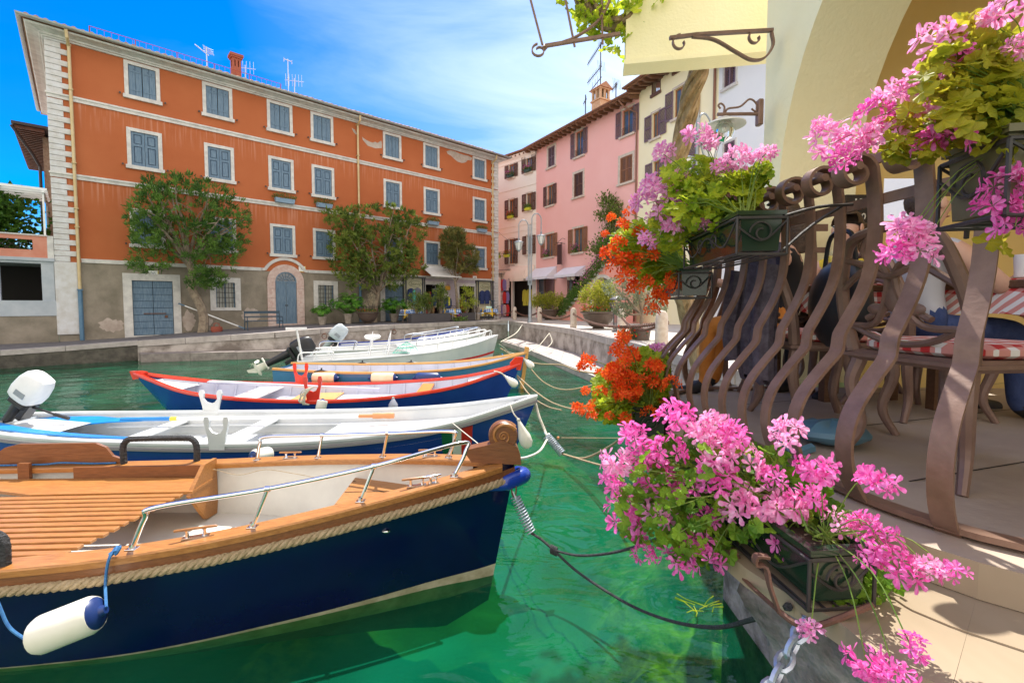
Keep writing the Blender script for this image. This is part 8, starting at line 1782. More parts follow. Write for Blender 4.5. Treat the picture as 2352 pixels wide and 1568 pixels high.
def trough(name, label, a, b, w, h, cage=True, m_=None, fl=True):
 """open box from a to b (centre of the bottom edge line), iron cage round it"""
 a, b = Vector(a), Vector(b); T = (b-a).normalized(); L_ = (b-a).length; rz = math.atan2(T.y, T.x); r = thing(name, label, 'flower box', tuple(a), rz, None); m = MB(); i_ = .012
 m.addv([(0, -w*.42, 0), (L_, -w*.42, 0), (L_, w*.42, 0), (0, w*.42, 0), (-.005, -w/2, h), (L_+.005, -w/2, h), (L_+.005, w/2, h), (-.005, w/2, h)], [(0, 3, 2, 1), (0, 1, 5, 4), (1, 2, 6, 5), (2, 3, 7, 6), (3, 0, 4, 7)])
 m.box((-.012, -w/2-.01, h-.014), (L_+.012, -w/2+i_, h)); m.box((-.012, w/2-i_, h-.014), (L_+.012, w/2+.01, h)); m.box((-.012, -w/2+i_, h-.0135), (i_, w/2-i_, h-.0005)); m.box((L_-i_, -w/2+i_, h-.0135), (L_+.012, w/2-i_, h-.0005)); m.build('trough', m_ or green_pl, r, local=True, smooth=False)
 MB().box((0.01, -w/2+.012, h-.04), (L_-.01, w/2-.012, h-.02)).build('soil', soil, r, local=True, smooth=False)
 if cage:
  m = MB(); o = .012; k = .0045
  for z in (-.012, h*.82): m.tube([(-o, -w/2-o, z), (L_+o, -w/2-o, z), (L_+o, w/2+o, z), (-o, w/2+o, z)], k, 6, closed=True)
  for x in (-o, L_+o):
   for y in (-w/2-o, w/2+o): m.tube([(x, y, -.012), (x, y, h*.82)], k, 6)
  for i in range(5): m.tube([(-o, -w/2+w*i/4, -.013), (L_+o, -w/2+w*i/4, -.013)], .003, 5)
  def scr(c, R_, sx, sy, plane):
   P = []
   for q in range(26): t = q/25*2*PI*1.3; r_ = R_*(1-.72*q/25); u, v_ = r_*math.cos(t)*sx, r_*math.sin(t)*sy; P.append((c[0]+u, c[1], c[2]+v_) if plane == 'x' else (c[0], c[1]+u, c[2]+v_))
   m.tube(P, .0035, 5)
  for sd in (-w/2-o, w/2+o):
   for cx, sx in ((L_*.36, 1), (L_*.64, -1)): scr((cx, sd, h*.42), h*.26, sx, 1, 'x')
   m.tube(spline([(-o, sd, h*.8), (L_*.2, sd, h*.2), (L_*.5, sd, h*.62), (L_*.8, sd, h*.2), (L_+o, sd, h*.8)], 6), .0035, 5)
  for x in (-o, L_+o): scr((x, 0, h*.45), h*.3, 1, 1, 'y'); m.tube(spline([(x, -w/2-o, h*.75), (x, 0, h*.25), (x, w/2+o, h*.6)], 5), .0035, 5)
  m.build('iron_cage', iron, r, local=True)
 return r
def hook(label, a, b): tag(MB().tube(spline([a, Vector(a).lerp(Vector(b), .5)+Vector((0, 0, .012)), b], 3), .0055, 6).build('cage_bracket', iron), label, 'bracket')
# bottom box on the marble border
trough('flower_trough', 'dark green flower trough with scrolled iron holder on the marble border below the pink geraniums', (.745, 1.03, 1.475), (.69, 1.62, 1.475), .135, .125)
m = MB(); P0 = AY(1728, 1283, 1.16); P1 = AY(1752, 1300, 1.10); P2 = AY(1788, 1402, 1.03); m.strip(spline([AY(1765, 1278, 1.08), AY(1738, 1276, 1.08), AY(1735, 1295, 1.08), AY(1758, 1300, 1.07), AY(1768, 1345, 1.05), P2], 4), (0, 1, 0), .02, .006); m.tube(spline([P2, AY(1830, 1432, 1.0), AY(1880, 1436, .99), AY(2005, 1388, .99)], 5), .007, 7); m.tube(spline([AY(1662, 1268, 1.35), AY(1710, 1330, 1.2), P2], 5), .0055, 6)
for cx, cy, R_ in ((1690, 1285, 16), (1712, 1305, 14), (1685, 1268, 10)): m.tube([AY(cx+R_*(1-.6*q/20)*math.cos(q/20*8), cy+R_*(1-.6*q/20)*math.sin(q/20*8), 1.24) for q in range(21)], .004, 5)
tag(m.build('scrolled_bracket', rust), 'rusty scrolled iron bracket gripping the near end of the lowest flower trough', 'bracket')
H1 = [(1550, 965, 42), (1455, 1010, 36), (1420, 1062, 38), (1402, 1108, 32), (1500, 1092, 44), (1532, 1040, 40), (1438, 1212, 42), (1428, 1165, 34), (1510, 1187, 42), (1480, 1276, 26), (1547, 1292, 36), (1600, 1242, 36), (1622, 1298, 36), (1615, 1195, 30), (1640, 975, 32), (1655, 1042, 50), (1702, 1064, 44), (1640, 1098, 46), (1612, 1005, 34), (1685, 1005, 36), (1775, 1100, 30), (1812, 1005, 42), (1876, 1082, 42), (1700, 1172, 50), (1752, 1158, 46), (1803, 1168, 44), (1850, 1150, 36), (1790, 1248, 36), (1925, 1205, 32), (1985, 1212, 34), (2012, 1112, 40), (2030, 1252, 40), (1998, 1290, 30), (2062, 1305, 46), (2140, 1308, 30), (2192, 1318, 32), (1862, 1452, 28), (1990, 1522, 42), (2062, 1560, 40), (2095, 1488, 32), (1580, 1130, 34), (1470, 960+95, 30)]
h1 = [(x, y, r, lerp(1.42, .93, max(0, min(1, (x-1400)/750)))-(.05 if y > 1250 else 0)-(.11 if y > 1400 else 0)) for x, y, r in H1]; rts = [Vector((.745-.05*k/5, 1.08+.5*k/5, 1.6)) for k in range(6)]
geranium('pink_geranium', 'big mass of bright pink ivy geraniums spilling over the lowest flower trough', rts, h1, [(1700, 1150, 210, 130, 1.12, 1.45), (1850, 1220, 130, 70, 1.05, 1.25), (1960, 1300, 80, 60, .97, 1.12), (1500, 1150, 90, 110, 1.2, 1.5), (1600, 1250, 90, 50, 1.15, 1.35), (2010, 1370, 60, 55, .96, 1.08), (1950, 1400, 60, 45, .97, 1.06), (1600, 1040, 110, 60, 1.3, 1.6), (1800, 1340, 40, 30, 1.1, 1.2)], 1250, .020, ger_leaf, pet_pink, 701, alt=pet_pale, alt_p=.4)
# red geranium in the middle distance
trough('flower_trough', 'small dark pot-shaped trough under the orange-red geraniums', (.71, 2.36, 1.475), (.74, 2.66, 1.475), .16, .15)
rg = np.random.RandomState(8); hr = []
for k in range(46):
 x, y = 1432+rg.normal()*44, 868+rg.normal()*38; y += (1440-x)*.28
 hr.append((x, y, 15+5*rg.rand(), 2.2+.35*rg.rand()))
hr += [(1350, 945, 14, 2.2), (1345, 900, 12, 2.2), (1400, 958, 12, 2.25), (1360, 958, 13, 2.2), (1445, 812, 15, 2.5), (1395, 862, 15, 2.3)]
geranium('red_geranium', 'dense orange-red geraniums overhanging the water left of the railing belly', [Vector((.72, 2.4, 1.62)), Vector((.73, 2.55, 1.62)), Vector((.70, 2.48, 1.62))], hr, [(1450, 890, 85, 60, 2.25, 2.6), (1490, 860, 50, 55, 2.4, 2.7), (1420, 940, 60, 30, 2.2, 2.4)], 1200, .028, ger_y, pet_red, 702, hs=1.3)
geranium('pink_geranium', 'small pale pink geranium showing above the orange-red ones', [Vector((.95, 2.9, 1.5))], [(1500, 808, 16, 3.0), (1520, 800, 14, 3.0), (1490, 826, 14, 3.0), (1510, 845, 15, 2.9)], [(1500, 830, 35, 35, 2.9, 3.1)], 160, .03, ger_y, pet_pale, 703)
# box A and B hung on the railing
trough('railing_flower_box', 'glossy green flower box in a scrolled iron cage hung high on the railing', (.85, 1.60, 2.335), (.90, 2.20, 2.335), .14, .135)
trough('railing_flower_box', 'second green flower box in an iron cage further along the railing', (.95, 2.42, 2.20), (1.02, 2.95, 2.20), .14, .14)
for a, b, l in (((.92, 1.60, 2.45), (1.19, 1.64, 2.50), 'near upper iron bracket of the higher railing flower box'), ((.92, 1.60, 2.33), (1.17, 1.66, 2.50), 'near lower iron stay of the higher railing flower box'), ((.97, 2.18, 2.45), (1.19, 2.1, 2.50), 'far iron bracket of the higher railing flower box')): hook(l, a, b)
p_ = pet_pale; r_ = pet_red
HA = [(1525, 355, 26), (1600, 318, 30), (1625, 335, 24), (1500, 432, 30), (1530, 455, 28), (1478, 468, 28), (1515, 500, 30), (1695, 372, 32), (1660, 390, 24), (1572, 480, 26), (1485, 560, 24), (1760, 352, 20), (1740, 366, 16), (1545, 525, 24), (1560, 410, 20), (1615, 520, 18), (1675, 455, 16)]
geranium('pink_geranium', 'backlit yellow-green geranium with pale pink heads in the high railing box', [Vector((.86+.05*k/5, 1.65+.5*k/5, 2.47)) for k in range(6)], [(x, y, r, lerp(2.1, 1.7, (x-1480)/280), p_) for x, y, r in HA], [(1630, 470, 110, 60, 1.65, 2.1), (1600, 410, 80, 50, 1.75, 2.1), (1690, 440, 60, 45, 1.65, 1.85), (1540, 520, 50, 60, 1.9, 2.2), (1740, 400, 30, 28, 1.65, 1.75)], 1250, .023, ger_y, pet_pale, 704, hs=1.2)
HB = [(1430, 520, 20), (1400, 585, 26), (1422, 558, 22), (1412, 612, 24), (1440, 640, 28), (1460, 662, 24), (1488, 648, 20), (1548, 655, 22), (1510, 690, 28), (1445, 490, 16), (1470, 540, 22), (1492, 566, 20), (1432, 600, 26), (1500, 590, 20), (1468, 596, 20), (1450, 618, 24), (1518, 672, 24), (1498, 712, 20), (1540, 640, 18), (1405, 500, 14), (1390, 540, 12)]
geranium('red_geranium', 'orange-red geraniums hanging from the second railing box left of the iron bars', [Vector((.96, 2.5, 2.34)), Vector((.99, 2.75, 2.34))], [(x, y, r*.8, 2.55, r_) for x, y, r in HB], [(1500, 590, 70, 50, 2.4, 2.8), (1460, 560, 50, 50, 2.4, 2.7), (1520, 630, 50, 35, 2.4, 2.7)], 700, .030, ger_y, pet_red, 705, hs=1.4)
# box D at the upper right, very near
trough('railing_flower_box', 'nearest weathered green flower box hung on the railing at the right edge', (.92, .93, 2.325), (1.6, .80, 2.325), .15, .15, m_=mat('weathered_green_box', (.11, .095, .04), .5, (.16, .14, .07), 6))
hook('iron stay below the nearest flower box at the right edge', (.93, .95, 2.44), (1.02, 1.05, 2.30)); hook('iron bracket of the nearest flower box at the right edge', (1.3, .97, 2.44), (1.32, 1.08, 2.5))
HD = [(2150, 112, 52), (2142, 172, 46), (2190, 130, 36), (2042, 228, 38), (2008, 272, 40), (2022, 322, 42), (1905, 332, 44), (1958, 322, 36), (1942, 372, 34), (1890, 290, 22), (2110, 272, 34), (2172, 330, 48), (2130, 330, 30), (2318, 34, 46), (2345, 110, 30), (2312, 432, 46), (2288, 482, 40), (2345, 420, 36), (2332, 520, 44), (2082, 540, 44), (2056, 592, 40), (2112, 582, 40), (2110, 538, 30)]
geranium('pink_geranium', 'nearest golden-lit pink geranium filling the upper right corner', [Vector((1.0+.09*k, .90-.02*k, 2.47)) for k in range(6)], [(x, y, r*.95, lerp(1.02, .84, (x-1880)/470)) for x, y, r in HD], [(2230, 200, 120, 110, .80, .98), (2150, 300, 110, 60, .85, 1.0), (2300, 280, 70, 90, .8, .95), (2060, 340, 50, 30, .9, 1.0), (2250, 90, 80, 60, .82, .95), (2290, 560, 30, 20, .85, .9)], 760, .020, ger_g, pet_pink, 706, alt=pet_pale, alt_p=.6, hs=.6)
# --- restaurant house with the arch
rh = thing('restaurant_house', 'sunny cream yellow restaurant house with a big arch over the terrace at right', 'building', (2.09, 3.6, TF)); cream = stucco('cream_yellow_stucco', (.96, .90, .62), (.90, .80, .46), ()); ochre = mat('ochre_inner_wall', (.78, .56, .20), .85, (.82, .62, .26), 1.4, bump=.15)
XA, TH, YS, YE, ZS, ZC = 2.09, .60, 3.68, 3.92, 3.0, 8.5; R_a = 1.75; yc = YS-R_a; m = MB()
arc = [(yc+R_a*math.cos(PI*k/28), ZS+R_a*1.02*math.sin(PI*k/28)) for k in range(29)]
for x in (XA, XA+TH):
 V = []; F = []
 for k, (y, z) in enumerate(arc): V += [(x, y, z), (x, y, ZC)]
 F = [(2*k, 2*k+2, 2*k+3, 2*k+1) for k in range(28)]; m.addv(V, F)
 m.addv([(x, YS, TF-.1), (x, YE, TF-.1), (x, YE, ZC), (x, YS, ZC)], [(0, 1, 2, 3)]); m.addv([(x, yc-R_a, TF-.1), (x, yc-R_a-1.5, TF-.1), (x, yc-R_a-1.5, ZC), (x, yc-R_a, ZC)], [(0, 1, 2, 3)])
m.addv([(XA, YE, TF-.4), (XA+TH, YE, TF-.4), (XA+TH, YE, ZC), (XA, YE, ZC)], [(0, 1, 2, 3)]); m.build('street_wall', cream, rh, smooth=False)
m = MB(); rows = [[(x, YS, TF-.02)]+[(x, y, z) for y, z in arc]+[(x, yc-R_a, TF-.02)] for x in (XA, XA+TH)]; m.grid(rows); m.build('arch_reveal', cream, rh, ang=50)
m = MB(); m.addv([(XA, -2.2, 5.0), (8, -2.2, 5.0), (8, YE, 5.0), (XA+.02, YE, 5.0)], [(0, 1, 2, 3)]); m.addv([(5.2, -2.2, 1.1), (5.2, YE, 1.1), (5.2, YE, 5), (5.2, -2.2, 5)], [(0, 1, 2, 3)])
for x0, x1, z0, z1 in ((XA+TH, 3.1, 1.1, 5), (3.42, 5.2, 1.1, 5), (3.1, 3.42, 1.1, 2.85), (3.1, 3.42, 3.2, 5)): m.addv([(x0, YE, z0), (x1, YE, z0), (x1, YE, z1), (x0, YE, z1)], [(0, 1, 2, 3)])
m.build('porch_wall', ochre, rh, smooth=False)
m = MB(); a = AY(1437, 138, 5.0); b = AY(1800, 106, 4.72); z0 = (a.z+b.z)/2; T = (b-a); T.z = 0; n_ = Vector((-T.y, T.x, 0)).normalized()*.26; P = [Vector((a.x, a.y, z0)), Vector((b.x, b.y, z0)), Vector((b.x, b.y, z0))+n_, Vector((a.x, a.y, z0))+n_]; m.prism(P, (0, 0, 4)); m.prism([p-Vector((.02, .02, .0)) if i in (0, 3) else p-Vector((0, .02, 0)) for i, p in enumerate(P)], (0, 0, -.05)); m.build('balcony_parapet', cream, rh, smooth=False)
cb = thing('chalk_board', 'black chalk menu board hanging on the cream pillar beyond the railing', 'sign', tuple(AY(1975, 560, 3.6))); q = AY(1975, 480, 3.62); m = MB(); m.box((q.x-.10, 3.63, 2.25), (q.x+.10, 3.66, 3.0)); m.build('board', mat('chalkboard', (.03, .022, .015), .8), cb, smooth=False)
chalk = mat('chalk', (.7, .66, .55), .9)
for t, z, s in (('K', 2.93, .10), ('4.00', 2.83, .07), ('ALLA', 2.42, .05)): text_mesh(t, s, Matrix.Translation((q.x-.01, 3.622, z))@RX, chalk, cb, 'lettering', local=False)
# wrought bracket, wall lamp, vine frame
wb = thing('scroll_bracket', 'curved wrought iron bracket under the cream balcony, ending in scrolls', 'bracket', tuple(AY(1775, 90, 3.7))); Yb = 3.66
def px3(l, Y): return [AY(x, y, Y) for x, y in l]
m = MB(); m.strip(px3([(1538, 88), (1600, 80), (1700, 74), (1775, 70)], Yb), (0, 1, 0), .03, .022); m.strip(spline(px3([(1590, 85), (1640, 92), (1690, 120), (1725, 138), (1755, 134), (1775, 105), (1772, 75)], Yb), 6), (0, 1, 0), .03, .014)
for cx, cy, R_, s_ in ((1562, 100, 20, 1), (1735, 88, 18, 1)): m.strip([AY(cx-s_*R_*(1-.6*k/24)*math.sin(k/24*5.2), cy-R_*(1-.6*k/24)*math.cos(k/24*5.2), Yb) for k in range(25)], (0, 1, 0), .028, .009)
m.build('scrollwork', bronze, wb)
wl_ = thing('wall_lamp', 'wall lamp with round enamel shade and clear glass bulb on a scrolled iron arm', 'wall lamp', tuple(AY(1748, 255, 3.75))); Yl = 3.74; m = MB(); m.box((AY(1740, 255, Yl).x, Yl-.02, AY(1748, 288, Yl).z), (AY(1752, 255, Yl).x, Yl+.04, AY(1748, 228, Yl).z), bev=.008)
m.tube(px3([(1648, 263), (1700, 262), (1742, 262)], Yl), .014, 8); m.tube(spline(px3([(1665, 262), (1672, 250), (1700, 245), (1722, 228), (1738, 240), (1736, 256), (1726, 250)], Yl), 5), .008, 6); m.tube(spline(px3([(1655, 250), (1650, 243), (1656, 238), (1664, 246), (1662, 262), (1662, 272)], Yl), 4), .008, 6); m.build('arm', bronze, wl_)
c = AY(1664, 281, Yl); m = MB(); m.lathe([(.0, .045), (.03, .04), (.07, .02), (.155, -.02), (.158, -.03), (.15, -.03), (.06, .0), (0, .01)], tuple(c), 28); m.build('shade', mat('enamel_shade', (.80, .78, .70), .3), wl_); m = MB(); m.lathe([(.045, 0), (.07, -.03), (.075, -.08), (.055, -.13), (.0, -.155)], tuple(c), 20); m.build('glass_bulb', clear_glass, wl_); MB().ball(c+Vector((0, 0, -.05)), .03, 12).build('bulb', globe, wl_)
vf = thing('vine_frame', 'iron vine frame with a long scroll arm and hanging rods under the sky', 'bracket', tuple(AY(1424, 78, 4.95))); Yv = 4.95; m = MB(); m.strip(px3([(1424, 78), (1330, 93), (1252, 106)], Yv), (0, 1, 0), .035, .03); m.strip([AY(1238-18*(1-.6*k/24)*math.sin(k/24*7+.2), 117-16*(1-.6*k/24)*math.cos(k/24*7+.2), Yv) for k in range(25)], (0, 1, 0), .035, .012); m.tube(spline(px3([(1290, 98), (1325, 84), (1370, 52), (1395, 15), (1405, -20)], Yv), 4), .016, 7)
for l in ([(1216, -10), (1246, 104)], [(1297, -10), (1320, 108)], [(1382, -10), (1384, 102)]): m.tube(px3(l, Yv), .012, 7)
m.lathe([(.0, -.04), (.035, 0), (0, .04)], tuple(AY(1251, 110, Yv)), 8); m.build('frame', bronze, vf)
vt = thing('grape_vine', 'old twisted grape vine trunk with yellow-green leaves beside the yellow house', 'vine', tuple(G(1600, 850, 1.15))); tp = spline([G(1612, 850, 1.15)]+[AY(x, y, Y) for x, y, Y in ((1585, 740, 7.0), (1560, 640, 6.6), (1545, 520, 6.3), (1550, 400, 6.0), (1572, 300, 5.8), (1590, 210, 5.6), (1612, 140, 5.4), (1600, 60, 5.3), (1500, 20, 5.15), (1425, 55, 5.1), (1385, 50, 5.1), (1345, 10, 5.1), (1330, -30, 5.1))], 7)
m = MB(); m.tube(tp, [lerp(.13, .06, min(1, i/(len(tp)-1)*1.2)) for i in range(len(tp))], 9)
for k in range(5):
 ph = k*1.256; m.tube([p+Vector((math.cos(ph+i*.22)*(.11-.05*i/len(tp)), math.sin(ph+i*.22)*.1, 0)) for i, p in enumerate(tp)], [.045-.02*i/len(tp) for i in range(len(tp))], 6)
m.build('trunk', mat('vine_bark', (.20, .13, .07), .95, (.38, .28, .17), 12, bump=1, bscale=30, stretch=(1, 1, .3)), vt)
P = np.array([tuple(tp[min(len(tp)-1, int(58+35*q))]+Vector((random.gauss(0, .14), random.gauss(0, .14), random.gauss(.02, .12)))) for q in np.random.rand(230)]); V, F = inst(tpl_leaf(5, deep=.5), P, np.random.normal(size=P.shape)+np.array([0, -.8, .4]), .07*(.6+.7*np.random.rand(len(P))), 3); np_mesh('leaves', V, F, ger_y, vt)
sl = thing('street_lamp', 'double lantern street lamp standing behind the old vine trunk', 'street lamp', tuple(G(1592, 790, 1.15))); g = G(1592, 790, 1.15); Hh = AY(1592, 190, g.y).z-1.15
mm = MB(); mm.lathe([(.12, 0), (.12, .2), (.07, 1.2), (.05, 2.2)], n=12); mm.tube([(0, 0, 2), (0, 0, Hh*.9)], .04, 8); mm.build('post', lamp_m, sl, local=True)
for s_ in (-1, 1):
 z = Hh*(.74 if s_ < 0 else .80); mm = MB(); mm.tube(spline([(0, 0, z*.8), (s_*.03, 0, z+.3), (s_*.16, 0, z+.55), (s_*.32, 0, z+.35), (s_*.32, 0, z)], 5), .025, 6); mm.build('arm', lamp_m, sl, local=True); lantern(sl, (s_*.32, 0, z), 1)
# ---------------- terrace furniture and diners ----------------
alu = mat('cast_brown_metal', (.21, .13, .10), .45, (.27, .17, .13), 10, bump=.15, metal=.2); red_check = checkmat('red_check_cloth', (.80, .76, .72), (.66, .28, .24), (.52, .03, .03), 16)
def cast_chair(x, y, rz, label, first=None):
 if first: return copy_tree(first, None, (x, y, TF), rz, label)
 r = thing('terrace_chair', label, 'chair', (x, y, TF), rz, 'cast metal chairs behind the iron railing'); w = .235    # faces local -y, back at +y
 m = MB(); m.box((-w, -.23, .385), (w, .235, .425), bev=.012); m.box((-w-.012, -.242, .40), (w+.012, .247, .412)); m.build('seat', alu, r, local=True, ang=30)
 for sx_ in (-1, 1):
  m = MB(); m.tube(spline([(sx_*.215, .215, .42), (sx_*.235, .24, .56), (sx_*.215, .275, .70), (sx_*.16, .30, .83), (sx_*.06, .312, .865), (0, .314, .87)], 5), [.026-.0004*k for k in range(26)], 8); m.build('back_post', alu, r, local=True)
 m = MB()
 for l in ([(-.215, .27, .66), (-.10, .285, .73), (0, .29, .70), (.10, .285, .73), (.215, .27, .66)], [(-.06, .31, .86), (-.10, .295, .79), (-.02, .285, .72), (-.03, .27, .62), (-.09, .25, .53), (-.2, .235, .52)], [(.06, .31, .86), (.10, .295, .79), (.02, .285, .72), (.03, .27, .62), (.09, .25, .53), (.2, .235, .52)], [(-.2, .235, .52), (-.1, .225, .475), (0, .222, .46), (.1, .225, .475), (.2, .235, .52)], [(-.18, .29, .77), (-.09, .285, .75), (-.03, .29, .77)], [(.18, .29, .77), (.09, .285, .75), (.03, .29, .77)], [(-.12, .25, .55), (0, .25, .60), (.12, .25, .55)]): m.strip(spline(l, 5), (1, .0, .25), .026, .02) if 0 else m.tube(spline(l, 5), .0125, 7)
 m.ball((0, .272, .64), .05, 12, (.75, .25, 1.3)); m.ball((-.07, .262, .585), .035, 10, (1.2, .3, .6)); m.ball((.07, .262, .585), .035, 10, (1.2, .3, .6)); m.build('back_ornament', alu, r, local=True)
 for sx_ in (-1, 1):
  for sy_ in (-1, 1): m = MB(); m.tube(spline([(sx_*.2, sy_*.2, .39), (sx_*.215, sy_*.22, .28), (sx_*.195, sy_*.19, .12), (sx_*.225, sy_*.235, 0)], 5), [.029-.0009*k for k in range(16)], 9); m.build('leg', alu, r, local=True)
 return r
def cushion(ch, label):
 c = MB(); rows = []
 for z, k in ((.0, .55), (.0, .92), (.012, 1.0), (.03, 1.0), (.045, .9), (.05, .4)): rows.append([(.235*k*math.copysign(abs(math.cos(a))**.6, math.cos(a)), .225*k*math.copysign(abs(math.sin(a))**.6, math.sin(a)), .428+z) for a in [2*PI*i/28 for i in range(28)]])
 c.grid(rows, closed=True); c.addv(rows[-1], [tuple(range(28))]); o = c.build('seat_cushion', MATS.get('red_check_cushion') or checkmat('red_check_cushion', (.80, .76, .72), (.66, .28, .24), (.52, .03, .03), 16, 0), None); o.location = ch.location; o.rotation_euler = ch.rotation_euler; tag(o, label, 'cushion', 'red checked seat cushions')
cB = cast_chair(1.62, 1.68, PI/2+.12, 'nearest cast metal chair with its ornamental back right behind the railing'); cushion(cB, 'red checked cushion on the nearest terrace chair')
cA = cast_chair(1.56, 2.36, PI/2-.1, 'second cast metal chair from the camera, draped with a dark denim jacket', cB); cushion(cA, 'red checked cushion on the chair with the denim jacket')
cC = cast_chair(2.22, 2.55, PI/2+.0, 'cast metal chair of the diner in blue jeans', cB); cD = cast_chair(2.42, 3.35, PI, 'cast metal chair of the diner in the yellow shirt', cB); cE = cast_chair(1.72, 3.0-.1, -.3, 'cast metal chair of the diner in orange trousers', cB); cF = cast_chair(2.45, 1.28, 0.3, 'dark chair at the right edge partly cut by the frame', cB)
dark_wood = woodmat('dark_table_wood', (.10, .045, .02), (.16, .08, .04), 8)
def table(x, y, w, d, label, seed, drop=.16):
 t = thing('terrace_table', label, 'table', (x, y, TF), .12, 'wooden tables on the restaurant terrace'); MB().box((-w/2, -d/2, .68), (w/2, d/2, .72), bev=.006).build('tabletop', dark_wood, t, local=True, smooth=False)
 for a in (-1, 1):
  for b in (-1, 1): MB().box((a*(w/2-.08)-.025, b*(d/2-.08)-.025, 0), (a*(w/2-.08)+.025, b*(d/2-.08)+.025, .68)).build('leg', dark_wood, t, local=True, smooth=False)
 c = cloth_mb(w*.96, drop, seed, corner=.8); c.v = [(v[0], v[1]*d/w, v[2]+.727) for v in c.v]; o = c.build('tablecloth', red_check, None); o.location = (x, y, TF); o.rotation_euler = (0, 0, .12); tag(o, 'red and white checked cloth on the '+label, 'tablecloth', 'red checked tablecloths')
table(2.86, 2.35, .95, .85, 'near right terrace table', 1, .17); table(2.15, 3.12-.42+.42, .62, .62, 'small far terrace table', 2)
def glass(x, y, z, label, kind):
 g = [(.0, 0), (.034, 0), (.034, .003), (.004, .008), (.004, .09), (.03, .12), (.042, .16), (.036, .21), (.034, .21), (.039, .16), (.027, .125), (0, .10)] if kind == 'wine' else [(0, 0), (.03, 0), (.036, .11), (.033, .11), (.028, .006), (0, .006)]
 o = MB().lathe(g, n=18).build('glass', clear_glass if kind != 'cup' else white_paint); o.location = (x, y, z); tag(o, label, 'glass' if kind != 'cup' else 'cup')
glass(2.56, 2.12, TF+.735, 'wine glass nearest the camera on the near right table', 'wine'); glass(2.66, 2.25, TF+.735, 'tumbler beside the wine glass on the near right table', 'tumbler'); glass(2.50, 2.28, TF+.735, 'white cup on the near right table', 'cup'); glass(2.05, 2.98, TF+.735, 'wine glass on the far terrace table', 'wine'); glass(2.15, 2.92, TF+.735, 'tumbler on the far terrace table', 'tumbler')
skin = mat('skin', (.62, .36, .25), .5, (.66, .40, .29), 8); jeans = mat('denim', (.035, .06, .17), .9, (.06, .09, .22), 20, bump=.2); denim_d = mat('dark_denim', (.07, .055, .075), .95, (.13, .11, .14), 25, bump=.3); yel_shirt = mat('yellow_shirt', (.70, .50, .04), .85); black_cl = mat('black_cloth', (.015, .013, .014), .9); orange_tr = mat('orange_trousers', (.60, .20, .03), .9, (.68, .26, .05), 12, bump=.2); grey_sh = mat('pale_grey_shirt', (.50, .50, .52), .9); hair_m = mat('brown_hair', (.05, .03, .018), .6, (.09, .055, .03), 30, bump=.4); shoe_m = mat('dark_shoe', (.02, .02, .022), .6)
